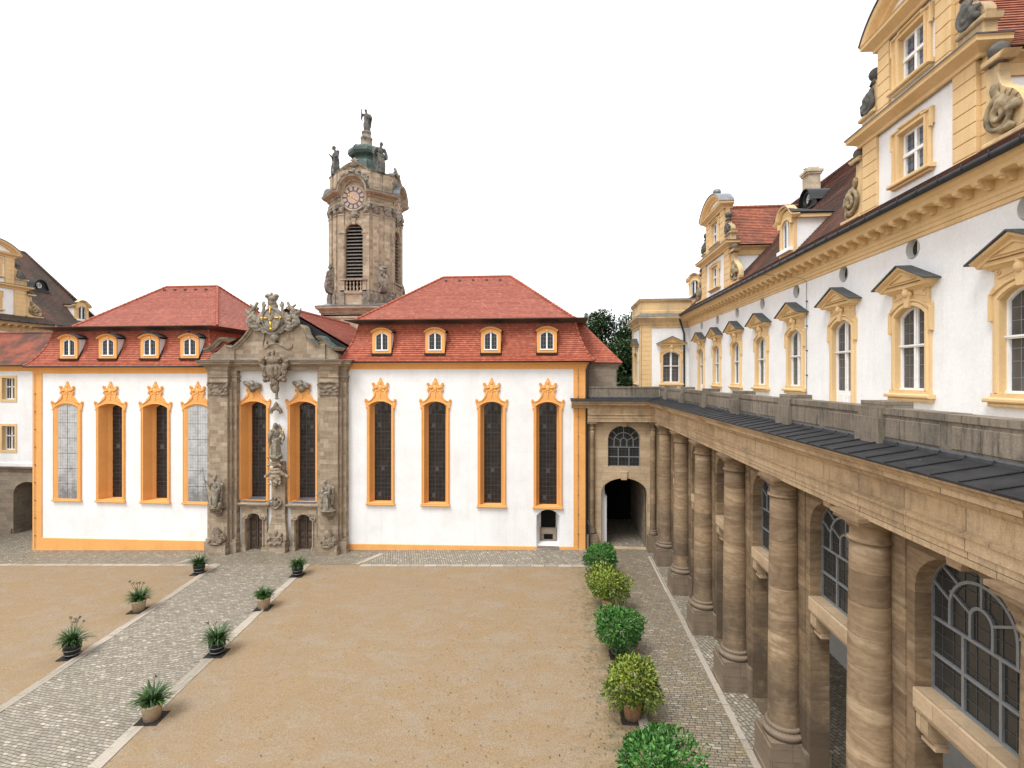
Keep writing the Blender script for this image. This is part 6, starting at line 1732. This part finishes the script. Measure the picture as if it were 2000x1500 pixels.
    for sg in (-1, 1):
        pth = [(sg * A, 9.5), (sg * A, .4)] if sg < 0 else [(sg * A, .4), (sg * A, 9.5)]
        e.plan(pth, [(0, 20.9), (.05, 20.92), (.06, 21.25), (.14, 21.35), (.3, 21.45), (.3, 21.51), (0, 21.55)])
    pieces(e, 'gable_eaves', ['ochre_plaster'], g)
    r = MB()
    for sg in (-1, 1):
        a, b = (sg * (A + .42), .35, 21.55), (sg * (A + .42), 14, 21.55)
        m1, m2 = (sg * (A - .5), 14, 22.45), (sg * (A - .5), .35, 22.45)
        v = r.tiles(a, b, m1, m2, .2, .2, 0, .04); r.tiles(m2, m1, (0, 14, 25.3), (0, .35, 25.3), .2, .2, 0, .04, v)
    r.ridge((0, .5, 25.35), (0, 10, 25.35), .13)
    r.build('gable_roof', ['warm_tile'], g)
    return g
gb = gable(); gb.parent = WG
GXW = XW - .05
GY = [yX(1373, GXW) - 3.4, 18.6]
for k, yl in enumerate(GY):
    q = gb if k == 0 else tree_copy(gb, WG)
    q.location = (GXW - WGO.x, yl - WGO.y, 0); q.rotation_euler = (0, 0, -PI / 2); q.scale = (1.22 if k == 0 else 1., 1, 1)
# ---- roof dormer with an arched head, and the round-windowed metal dormer above
def arch_dormer():
    fr = SOUTH; hw, h, cheek = .86, 2.25, 2.1
    m = MB(); m.wall(fr, [(-hw, 0), (hw, 0)] + seg_arch(hw, 1.95, .4, 8), [opening(0, .5, .3, 1.5, .36, 8, False)], .15); d = m.build('dormer', ['ochre_plaster'])
    c = MB(); c.sweep(fr, ([(hw + .22, 1.78), (hw + .1, 1.86)] + seg_arch(hw - .1, 2.0, .5, 10) + [(-hw - .1, 1.86), (-hw - .22, 1.78)])[::-1], [(0, -.1), (.1, -.08), (.2, .02), (.24, .1), (-.2, .12)])
    c.sweep(fr, [(.55, .3)] + [(p * 1.15, q + .02) for p, q in arch(.5, 1.5, .42, 10)] + [(-.55, .3)], [(0, -.03), (.07, 0), (.07, .08), (0, .1)])
    for sg in (-1, 1): c.relief(fr, [(sg * .62, 1.5), (sg * .84, 1.5), (sg * .86, 1.8), (sg * .62, 1.8)][::sg], 0, .14, .03)
    c.build('arched_hood', ['ochre_plaster'], d)
    s = MB()
    for sg in (-1, 1): s.add([(sg * hw * .98, .1, .0), (sg * hw * .98, cheek, 1.95), (sg * hw * .98, .1, 1.95)], [(0, 1, 2)]); s.add([(sg * (hw - .08), .1, .0), (sg * (hw - .08), cheek, 1.95), (sg * (hw - .08), .1, 1.95)], [(0, 1, 2)])
    pieces(s, 'cheek', ['white_plaster'], d, (0, 0, 0), .1)
    e = MB()
    for sg in (-1, 1): e.box((sg * hw, .1, 1.72), (sg * (hw + .16), cheek + .1, 1.92))
    pieces(e, 'dormer_eaves', ['ochre_plaster'], d)
    r = MB(); a = seg_arch(hw + .24, 1.92, .5, 10); N = 11
    p1, p2 = [fr(u, v + .06, .22) for u, v in a], [fr(u, 1.94 + (v - 1.92) * .3, -cheek - .5) for u, v in a]
    r.add(p1 + p2, [(i, i + 1, N + i + 1, N + i) for i in range(10)], 0, True); r.box((-hw - .2, .2, 1.9), (hw + .2, cheek + .4, 1.96))
    r.build('dormer_roof', ['slate_metal'], d)
    g = MB(); o = opening(0, .5, .3, 1.5, .36, 8, False); g.poly(fr, o, -.12); g.build('pane', ['dark_glass'], d)
    f = MB(); f.sweep(fr, o, [(-.14, 0), (-.04, 0), (-.04, .07), (-.14, .07)], 0, True); f.fbox(fr, -.06, .3, .06, 1.85, -.13, -.03); f.fbox(fr, -.75, .12, .75, .3, -.1, .2); f.build('casement', ['white_paint'], d)
    l = MB()
    for z in (.6, .9, 1.2): l.fbox(fr, -.48, z - .009, .48, z + .009, -.12, -.1)
    l.build('glazing_bars', ['grey_bar'], d)
    return d
ad = arch_dormer(); ad.parent = WG
ad.location = (12.0 - WGO.x, 28.2 - WGO.y, 18.75); ad.rotation_euler = (0, 0, -PI / 2)
def round_dormer():
    fr = SOUTH; m = MB(); k = 14
    prof = smooth_path([(-1.25, 0), (-.95, .1), (-.78, .55), (-.55, 1.0), (0, 1.22), (.55, 1.0), (.78, .55), (.95, .1), (1.25, 0)], 3); N = len(prof)
    o = [(-1.0, -.6)] + [(p, q) for p, q in prof[::-1]][:0] + [(1.0, -.6)] + prof[::-1] 
    m.poly(fr, [(-1.25, -.45), (1.25, -.45)] + prof[::-1], 0, 0, [circ(0, .45, .42, 20)])
    m.loops(fr, circ(0, .45, .42, 20), 0, circ(0, .45, .36, 20), -.3)
    p1, p2 = [fr(u, v + .02, .25) for u, v in prof], [fr(u, v * .96 + .02, -1.6) for u, v in prof]
    m.add(p1 + p2, [(i, i + 1, N + i + 1, N + i) for i in range(N - 1)], 0, True)
    m.add([fr(u, v, .25) for u, v in prof] + [fr(u, v - .07, .25) for u, v in prof], [(i, i + 1, N + i + 1, N + i) for i in range(N - 1)])
    m.sweep(fr, circ(0, .45, .5, 20), [(0, -.06), (.1, -.04), (.1, .04), (0, .06)], 0, True)
    m.box((-1.0, .02, -.45), (1.0, 1.2, -.1)); m.fbox(fr, -1.25, -.5, 1.25, -.38, 0, .15)
    d = m.build('round_dormer', ['gutter_metal'])
    g = MB(); g.poly(fr, circ(0, .45, .37, 20), -.14); g.build('pane', ['wing_glass'], d)
    f = MB(); f.sweep(fr, circ(0, .45, .38, 20), [(-.2, -.0), (-.06, 0), (-.06, .09), (-.2, .09)], 0, True); f.fbox(fr, -.03, .1, .03, .82, -.14, -.08); f.fbox(fr, -.36, .42, .36, .48, -.14, -.08); f.build('casement', ['white_paint'], d)
    return d
rd_ = round_dormer(); rd_.parent = WG
rx_ = 16.3; rd_.location = (rx_ - WGO.x, yX(1578, rx_) - WGO.y, roof_z(rx_) + .3); rd_.rotation_euler = (0, 0, -PI / 2); rd_.scale = (.9, 1.0, .82)
ch_y = 39.0
m = MB(); m.box((17.9, ch_y - .45, 22), (18.75, ch_y + .45, 27.2)); m.box((17.82, ch_y - .53, 26.95), (18.83, ch_y + .53, 27.12)); m.box((17.75, ch_y - .6, 27.1), (18.9, ch_y + .6, 27.28)); m.box((17.95, ch_y - .4, 27.27), (18.7, ch_y + .4, 27.5))
W_('chimney', m, 'chimney_render')
# ---- corner pavilion at the end of the wing
xpl = atY(1252, 600, YP0).x
m = MB(); Hp = 17.2; fp_ = frS(YP0); xwn = (atY(1290, 700, YP0).x + atY(1332, 700, YP0).x) / 2
m.wall(fp_, rect(xpl, 9, XW + .3, Hp + .6), [opening(xwn, .79, 11.84, 14.42, .35, 8, True)], .4)
m.wall(Fr((xpl, 0, 0), (0, -1, 0), (-1, 0, 0)), rect(-YP0 - 5.5, 9, -YP0, Hp + .6), [opening(-YP0 - 2.6, .79, 11.84, 14.42, .35, 8, True)], .4)
m.box((xpl + .4, YP0 + 5, 9), (XW + 3, YP0 + 5.5, Hp + .6))
W_('pavilion_wall', m, 'white_plaster')
q = tree_copy(ww, WG); q.location = (xwn - WGO.x, YP0 - WGO.y, 0); q.rotation_euler = (0, 0, 0)
q = tree_copy(ww, WG); q.location = (xpl - WGO.x, YP0 + 2.6 - WGO.y, 0); q.rotation_euler = (0, 0, -PI / 2)
m = MB(); rusticated(m, fp_, xpl, xpl + .95, 9.5, 17.0, -.05, .06); fl_ = Fr((xpl, 0, 0), (0, -1, 0), (-1, 0, 0)); rusticated(m, fl_, -YP0 - .75, -YP0 + .06, 9.5, 17.0, -.05, .06); rusticated(m, fl_, -YP0 - 5.5, -YP0 - 4.6, 9.5, 17.0, -.05, .06)
pieces(m, 'quoin', 'ochre_plaster', WG, WGO, .1)
m = MB(); path = [(xpl, YP0 + 5.5), (xpl, YP0), (XW + .2, YP0)]
m.plan(path, [(0, 16.95), (.06, 16.98), (.08, 17.2), (.14, 17.25), (.2, 17.45), (.5, 17.8), (.56, 17.86), (.56, 17.98), (.1, 18.3)]); m.plan(path, [(.08, 18.25), (.08, 18.55), (.02, 18.6), (.02, 19.35), (.08, 19.4), (.2, 19.55), (.2, 19.62), (0, 19.66)])
m.box((xpl + .05, YP0 + .05, 17.2), (XW + 3, YP0 + 5.4, 19.6)); W_('pavilion_cornice', m, 'ochre_worn')
m = MB(); m.plan(path, [(.22, 19.62), (.23, 19.66), (-.6, 19.8)]); m.plan(path, [(.57, 17.97), (.58, 18.0), (.1, 18.32)]); m.box((xpl + .5, YP0 + .5, 19.7), (XW + 3, YP0 + 5, 19.8)); W_('pavilion_flashing', m, 'lead_sheet')
m = MB(); xd = XW - .45; m.tube([(XW - .95, YP0 - .45, 18.0), (XW - .9, YP0 - .4, 17.7), (xd, YP0 - .16, 16.4), (xd, YP0 - .16, 10.8)], .085, 8); W_('downpipe', m, 'gutter_metal')
q = tree_copy(ad, WG); p_ = atY(1357, 577, 54.); q.location = (p_.x - WGO.x, 54 - WGO.y, p_.z - .3); q.rotation_euler = (0, 0, -PI / 2 + .5)
m = MB(); cy = yX(1577, XW); m.tube([(XW - .05, cy, 17.0), (XW - .05, cy, 10.9)], .012, 5)
for k in range(5): m.box((XW - .07, cy - .04, 11.2 + k * 1.2), (XW, cy + .04, 11.26 + k * 1.2))
m.tube([(XW - .9, cy + 3.6, 18.1), (XW - .2, cy + .2, 17.2), (XW - .05, cy, 17.0)], .01, 5); W_('lightning_conductor', m, 'lead_bar')

# ================================================================== LEFT WING (mirror of the right one, seen far off)
XL = -55.8; LO = V((XL, 46, 0))
LW = thing('palace_wing', 'distant palace wing with curved ochre gable and dark tiled roof at the left edge', 'palace', LO)
def L_(name, mb, mats, parent=LW): return mb.build(name, mats, parent, LO)
YL1 = 57.6
m = MB(); m.box((XL - 14, 20, -3), (XL, YL1, 17.6)); L_('front_wall', m, 'white_plaster')
mb, gt = eaves(XL, 30, YL1, 1); L_('eaves_cornice', mb, 'ochre_worn'); L_('gutter', gt, 'gutter_metal')
k = 0; y = YL1 - .6
while y > 45:
    q = tree_copy(md, LW); q.location = (0, y - LO.y, 0); q.rotation_euler = (0, 0, PI / 2); y -= .72
m = main_roof(XL + .9, 20, YL1 + .5, XL - 6.5, 3.4, 0); L_('main_roof', m, 'dark_tile')
q = tree_copy(gb, LW); yg = yX(41, XL + .05); q.location = (.05, yg - 3.0 - LO.y, 0); q.rotation_euler = (0, 0, PI / 2)
q = tree_copy(ad, LW); pd = atX(160, 617, XL - .3); q.location = (-.3, pd.y - LO.y, 18.9); q.rotation_euler = (0, 0, PI / 2)
q = tree_copy(rd_, LW); xr_ = XL - 2.6; pd = atX(77, 555, xr_); q.location = (xr_ - XL, pd.y - LO.y, pd.z - .5); q.rotation_euler = (0, 0, PI / 2)

# ================================================================== CONNECTING HOUSE AT THE LEFT
YH = 41.3; HO = V((-46, YH, -1.5))
HS = thing('connecting_house', 'low white house with two small ochre windows over a dark stone arch', 'house', HO)
def H_(name, mb, mats, parent=HS): return mb.build(name, mats, parent, HO)
fh = frS(YH)
def hx(px): return xY(px, YH)
def hz(px, py): return atY(px, py, YH).z
zw = [(hz(17, 780), hz(17, 738)), (hz(17, 879), hz(17, 832))]
m = MB(); wc = hx(17); wwd = .62
zs_ = hz(35, 912)
hl = [rect(wc - wwd - .04, a - .04, wc + wwd + .04, b + .04) for a, b in zw]
m.wall(fh, rect(XL - .5, zs_, hx(80), 13.6), hl, .5); H_('upper_wall', m, 'white_plaster')
acx, ahw = (hx(26) + hx(82)) / 2, (hx(82) - hx(26)) / 2
m = MB(); m.wall(fh, rect(XL - 1, -3.2, acx + ahw + .8, zs_), [opening(acx, ahw, -2.2, hz(40, 965), 1.1, 12)], .7); m.fbox(fh, XL - 1, -3.2, hx(24), hz(20, 1032), 0, .14); H_('arch_wall', m, 'dim_stone')
m = MB(); o_ = opening(acx, ahw, -2.2, hz(40, 965), 1.1, 12); m.loops(fh, o_, -.7, o_, -7); m.poly(fh, o_, -7); H_('arch_vault', m, 'dim_stone')
m = MB(); m.plan([(XL - 1, YH), (hx(78), YH)], [(0, zs_ - .45), (.06, zs_ - .42), (.1, zs_ - .2), (.2, zs_ - .1), (.22, zs_ + .02), (0, zs_ + .08)]); H_('string_course', m, 'plinth_stone')
m = MB(); m.fbox(fh, XL - 1, zs_ + .06, hx(78), zs_ + .34, 0, .1); H_('plaster_band', m, 'white_plaster')
m = MB(); m.plan([(XL - 1, YH), (hx(82), YH)], [(0, 12.9), (.06, 12.92), (.12, 13.1), (.3, 13.3), (.36, 13.36), (0, 13.4)]); H_('cornice', m, 'orange_plaster')
for a, b in zw:
    m = MB(); o_ = rect(wc - wwd, a, wc + wwd, b); ou = rect(wc - wwd - .2, a - .22, wc + wwd + .2, b + .2)
    m.poly(fh, ou, .05, 0, [o_]); m.loops(fh, ou, 0, ou, .05); m.loops(fh, o_, .05, o_, -.4); wv = m.build('window', ['ochre_plaster'], HS, HO)
    m = MB(); m.poly(fh, o_, -.35); m.build('pane', ['wing_glass'], wv, HO)
    m = MB(); m.sweep(fh, o_, [(-.36, 0), (-.28, 0), (-.28, .08), (-.36, .08)], 0, True); m.fbox(fh, wc - .05, a, wc + .05, b, -.36, -.27); zc = a + (b - a) * .58; m.fbox(fh, wc - wwd, zc - .04, wc + wwd, zc + .04, -.36, -.27); m.build('casement', ['white_paint'], wv, HO)
    m = MB()
    for sg in (-1, 1): m.fbox(fh, wc + sg * .33 - .01, a, wc + sg * .33 + .01, b, -.35, -.33)
    m.build('curtain', ['white_paint'], wv, HO)
rA, rB = atY(0, 722, YH - .4), atY(66, 713, YH - .4)
m = MB(); xE = hx(105); m.tiles((XL - 1, YH - .45, 13.4), (xE, YH - .45, 13.4), (xE, YH + 3.3, 16.55), (XL - 1, YH + 3.3, 16.55), .19, .2); m.tiles((xE, YH + 7, 13.4), (XL - 1, YH + 7, 13.4), (XL - 1, YH + 3.3, 16.55), (xE, YH + 3.3, 16.55), .19, .2); m.ridge((XL - 1, YH + 3.3, 16.6), (xE, YH + 3.3, 16.6), .1)
H_('roof', m, 'far_tile')
m = MB(); m.tube([(XL - 1, YH - .5, 13.38), (hx(70), YH - .5, 13.38)], .07, 8); H_('gutter', m, 'gutter_metal')
# ================================================================== PLANTS
def leaf_mesh(mb, p, d, up, L, Wd, fold=.25, u=None, curl=.15):
    """one folded leaf: two quads about a midrib"""
    s = d.cross(up)
    if s.length < 1e-3: s = d.cross(V((1, .2, 0)))
    s.normalize(); n = s.cross(d)
    a, b, c = p, p + d * L * .5 + n * L * .05, p + d * L - n * L * curl
    l, r = p + d * L * .45 + s * Wd * .5 + n * Wd * fold, p + d * L * .45 - s * Wd * .5 + n * Wd * fold
    k = u if u is not None else rnd.random(); uv = [(k, k)] * 4
    mb.add([a, r, c, l, b], [(0, 1, 2, 4), (0, 4, 2, 3)], 0, False, [uv, uv])
def rdir(r):
    z = r.uniform(-1, 1); a = r.uniform(0, 2 * PI); q = math.sqrt(1 - z * z); return V((q * cos(a), q * sin(a), z))
def laurel(px, py, R_, zc, kind, label, seed, hgt=.9, pot='terracotta', sprout=False):
    r = random.Random(seed); g = atG(px, py); X = g.x
    t = thing('potted_laurel', label, 'potted shrub', (g.x, g.y, g.z), 0, 'clipped laurels in tubs along the gallery')
    m = MB(); ph = .62
    if pot == 'terracotta':
        m.lathe((0, 0, .02), [(.01, 0), (.27, 0), (.33, ph - .14), (.36, ph - .13), (.37, ph), (.32, ph), (.3, ph - .1), (.01, ph - .1)], 20); m.build('pot', ['terracotta'], t)
    else:
        m.lathe((0, 0, .02), [(.01, 0), (.3, 0), (.37, ph), (.33, ph), (.31, ph - .1), (.01, ph - .1)], 20); pt = m.build('tub', ['black_tub'], t)
        h = MB()
        for z, q in ((.14, .32), (.4, .352)): h.lathe((0, 0, z), [(q, 0), (q + .012, .0), (q + .016, .04), (q, .045)], 20)
        h.build('hoop', ['hoop_metal'], pt)
    m = MB(); m.box((-.42, -.42, -.06), (.42, .42, .02)); m.build('base_board', ['dark_board'], t)
    m = MB(); m.tube([(0, 0, .3), (.02, 0, .6), (0, .02, zc)], [.06, .05, .03], 7)
    for k in range(7):
        d = rdir(r); d.z = abs(d.z) * .7; m.tube([(0, 0, zc - .45), V((0, 0, zc - .2)) + d * R_ * .3, V((0, 0, zc)) + d * R_ * .75], [.03, .022, .008], 5)
    m.build('trunk', ['bark'], t)
    m = MB(); hz_ = R_ * hgt
    lob = [(rdir(r), r.uniform(.08, .3)) for _ in range(20)]
    for i in range(3600 if R_ > .5 else 900):
        d = rdir(r); q = r.random() ** .33
        if q < .55: q = r.uniform(.55, 1)
        bumpy = 1 + sum(a * max(0, d.dot(l) - .8) * 4 for l, a in lob) - .05 + .16 * noise.noise(d * 2.6 + V((seed, 0, 0)))
        if d.z < -.55 and r.random() < .5: continue
        p = V((d.x * R_, d.y * R_, d.z * hz_)) * q * bumpy + V((0, 0, zc))
        dd = (d + rdir(r) * .75 + V((0, 0, .25))).normalized()
        u = min(.99, max(.01, r.gauss(.45, .22) + (.12 if d.z > .2 else -.05)))
        leaf_mesh(m, p, dd, d, r.uniform(.13, .21), r.uniform(.06, .085), .2, u)
    m.build('foliage', [kind], t)
    if sprout:
        m = MB()
        for i in range(60): d = rdir(r); d.z = abs(d.z); leaf_mesh(m, V((.42, .12, .12)) + d * .2 * r.random(), (d + V((.2, 0, .3))).normalized(), Z, .2, .06, .2)
        m.build('side_shoot', [kind], t)
    return t
laurel(1175, 1127, .9, 1.2, 'laurel_leaf', 'deep green round laurel farthest away, standing next to the church corner', 1, .88, 'tub')
laurel(1188, 1192, .92, 1.3, 'golden_leaf', 'small yellow-green laurel in a terracotta pot, second from the church corner', 2, .78)
laurel(1209, 1280, .9, 1.17, 'laurel_leaf', 'deep green round laurel in a black hooped tub between two yellowish ones', 3, .9, 'tub')
laurel(1235, 1402, .86, 1.33, 'golden_leaf', 'large yellow-green laurel in a terracotta pot with a shoot at its foot', 4, 1.0, 'terracotta', True)
laurel(1279, 1606, .95, 1.5, 'laurel_leaf', 'bright green laurel cut off by the bottom edge of the picture', 5, .92, 'tub')

lt = MB(); lr = random.Random(77)
for i in range(1500):
    if i < 900: x, y = 3.1 - abs(lr.gauss(0, 1.1)), lr.uniform(8, 34)
    elif i < 1150: x, y = lr.uniform(3.4, 6.0), lr.uniform(8, 34)
    else: x, y = lr.uniform(-20, 3), lr.uniform(9, 33.5)
    if x < -6 and lr.random() < .5: x, y = lr.gauss(-4, 2), lr.gauss(22, 4)
    d = V((lr.uniform(-1, 1), lr.uniform(-1, 1), lr.uniform(0, .25))).normalized()
    leaf_mesh(lt, V((x, y, gz(x) + .03)), d, Z, lr.uniform(.05, .11), lr.uniform(.025, .05), .15)
o = lt.build('fallen_leaves', 'litter'); tag(o, 'small brown fallen leaves scattered on the gravel and cobbles', 'leaf litter', None, 'stuff')
PATHA = math.atan2(pl0.x - pl1.x, pl1.y - pl0.y)
def agapanthus(px, py, label, seed, pot, stalks, size=1.):
    r = random.Random(seed); g = atG(px, py)
    t = thing('potted_lily', label, 'potted plant', tuple(g), 0, 'strap-leaved plants in tubs beside the path'); ph = .6
    m = MB(); m.lathe((0, 0, .03), [(.01, 0), (.28, 0), (.36, ph - .08), (.375, ph - .07), (.38, ph), (.34, ph), (.32, ph - .08), (.01, ph - .08)], 20)
    pt = m.build('pot', [pot], t)
    if pot == 'black_tub':
        h = MB()
        for z, q in ((.14, .305), (.36, .35)): h.lathe((0, 0, z), [(q, 0), (q + .014, .0), (q + .018, .04), (q, .045)], 20)
        h.build('hoop', ['hoop_metal'], pt)
    m = MB(); m.box((-.42, -.42, -.06), (.42, .42, .03)); o = m.build('base_board', ['dark_board'], t); o.rotation_euler = (0, 0, PATHA)
    m = MB()
    for i in range(190):
        a = r.uniform(0, 2 * PI); L = r.uniform(.5, .95) * size; el = r.uniform(.55, 1.5) ; d = V((cos(a), sin(a), 0)); s = V((-sin(a), cos(a), 0))
        p = V((0, 0, ph)) + d * r.uniform(0, .16) + s * r.uniform(-.1, .1); vs = []; k = r.random(); n = 6; wd = r.uniform(.022, .036); drop = r.uniform(.9, 1.75) 
        for j in range(n):
            t_ = j / (n - 1); w_ = wd * (1 - t_ ** 2.5) + .002
            vs += [p - s * w_, p + s * w_]; e = el - drop * t_; p = p + (d * cos(e) + Z * sin(e)) * L / (n - 1)
        m.add(vs, [(2 * j, 2 * j + 1, 2 * j + 3, 2 * j + 2) for j in range(n - 1)], 0, True, [[(k, k)] * 4] * (n - 1))
    m.build('leaves', ['strap_leaf'], t)
    for k in range(stalks):
        a = r.uniform(0, 2 * PI); le = r.uniform(.12, .5); tip = V((cos(a) * le, sin(a) * le, ph + r.uniform(.85, 1.15)))
        m = MB(); m.tube([(0, 0, ph), V((tip.x * .45, tip.y * .45, ph + .55)), tip], [.011, .01, .008], 5); st_ = m.build('flower_stalk', ['strap_leaf'], t)
        m = MB()
        for i in range(16): d = rdir(r); m.tube([tip, tip + d * .06], .004, 4); m.ell(tip + d * .065, (.014, .014, .02), 6)
        m.build('seed_head', ['flower_head'], st_)
    return t
agapanthus(389, 1120, 'strap-leaved plant in a black tub nearest the portal, left of the path', 11, 'black_tub', 0, 1.0)
agapanthus(581, 1124, 'small strap-leaved plant in a black tub nearest the portal, right of the path', 12, 'black_tub', 0, .85)
agapanthus(271, 1193, 'strap-leaved plant with seed heads in a pale pot left of the path', 13, 'sand_pot', 5)
agapanthus(515, 1188, 'strap-leaved plant in a small pale pot, second from portal right of the path', 14, 'sand_pot', 0, .85)
agapanthus(141, 1282, 'strap-leaved plant with thin stalks in a black tub farthest left on the gravel', 15, 'black_tub', 6)
agapanthus(424, 1277, 'strap-leaved plant in a black hooped tub midway along the right of the path', 16, 'black_tub', 2)
agapanthus(297, 1404, 'largest strap-leaved plant, in a pale pot nearest the bottom edge', 17, 'sand_pot', 1, 1.0)

def tree(name, X, Y, h, R_, label, seed):
    r = random.Random(seed)
    t = thing(name, label, 'tree', (X, Y, 0), 0, 'trees behind the courtyard')
    m = MB(); m.tube([(0, 0, -.5), (.1, .1, h * .25), (-.1, .2, h * .5), (.2, 0, h * .8)], [.5, .4, .28, .08], 10)
    cl = []
    for k in range(42):
        d = rdir(r); z = h * r.uniform(.3, .93); q = R_ * math.sin(min(1, (h * 1.02 - z) / (h * .62)) * PI * .62) ** .8
        e = V((d.x, d.y, 0)).normalized() * q * r.uniform(.35, .85); c = e + V((0, 0, z)); cl.append((c, r.uniform(1.2, 2.3)))
        m.tube([V((0, 0, z * .72)), e * .5 + V((0, 0, z * .9)), c], [.14, .09, .03], 5)
    m.build('trunk', ['bark'], t)
    m = MB()
    for c, q in cl:
        n = int(420 * q)
        for i in range(n):
            d = rdir(r); p = c + V((d.x * q, d.y * q, d.z * q * .75)) * (r.random() ** .4) * (1 + .35 * noise.noise(d * 2.2 + c))
            leaf_mesh(m, p, (d + rdir(r)).normalized(), Z, r.uniform(.26, .44), r.uniform(.18, .3), .1, min(.99, max(.01, r.gauss(.4, .2) + .12 * d.z)))
    m.build('crown', ['tree_leaf'], t)
tree('leafy_tree', 3.4, 62, 20.8, 6.6, 'dark broad-leaved tree just right of the red church roof', 31)
tree('leafy_tree', 9.4, 64, 20.6, 5.4, 'dark broad-leaved tree partly hidden by the corner pavilion', 32)
tree('leafy_tree', 6.6, 57, 16.4, 5.0, 'lower tree in front of the two dark ones, above the end parapet', 33)

# ================================================================== BIRDS
def bird():
    m = MB(); m.ell((0, 0, .11), (.06, .12, .065), 10); m.ell((0, -.12, .2), (.038, .042, .04), 8); m.tube([(0, -.08, .13), (0, -.12, .19)], [.045, .032], 8); m.tube([(0, .08, .1), (0, .24, .06)], [.045, .02], 6); m.tube([(0, -.15, .2), (0, -.185, .19)], [.012, .003], 5)
    for s_ in (-.02, .02): m.tube([(s_, 0, .06), (s_, -.01, -.005)], .008, 4)
    return fuse(m, 'pigeon', 'bird_grey', .016, 1)
b0 = bird()
def bz(k, x): # top of the left block's dormer roof
    return 13.82 + 1.52 + .43 - .28 * min(1, (abs(x) / .86) ** 2)
spots = []
for k, (dx, dy, rz, lab) in enumerate(((.12, -.05, .3, 'dark pigeon on the dormer next to the leftmost one'), (-.7, -.06, 1.2, 'dark pigeon at the left end of the crowded dormer hood'), (-.35, .1, -1.4, 'dark pigeon second from the left on the crowded dormer'),
        (-.02, -.08, .6, 'dark pigeon in the middle of the crowded dormer hood'), (.25, .2, 2., 'dark pigeon right of the middle on the crowded dormer'), (.33, -.1, 1.2, 'dark pigeon at the front right of the crowded dormer'),
        (-.72, -.02, -1., 'dark pigeon on the left corner of the dormer nearest the portal'), (.02, -.06, .2, 'dark pigeon upright on top of the dormer nearest the portal'))):
    di = 1 if k == 0 else (2 if k < 6 else 3)
    spots.append((dormX[di] + dx, DY + dy, bz(di, dx) - .01, rz, lab))
q = z3(775, 648); spots.append((q[0], 36.34, q[1] - .02, .8, 'pigeon on the left of the curved moulding under the coat of arms'))
q = z3(880, 632); spots.append((q[0], 36.34, q[1] - .02, -.6, 'pigeon on the right of the curved moulding under the coat of arms'))
spots.append((18.1, ch_y + .3, 27.5, 1.3, 'pigeon perched on the chimney of the right wing'))
spots.append((TX - 2.75, TY - 2.75, 23.53, .5, 'pigeon on the left scroll of the bell tower'))
for k, (x, y, z, rz, lab) in enumerate(spots):
    q = b0 if k == 0 else b0.copy()
    if k: sc.collection.objects.link(q)
    q.location = (x, y, z); q.rotation_euler = (0, 0, rz); tag(q, lab, 'bird', 'pigeons about the courtyard')
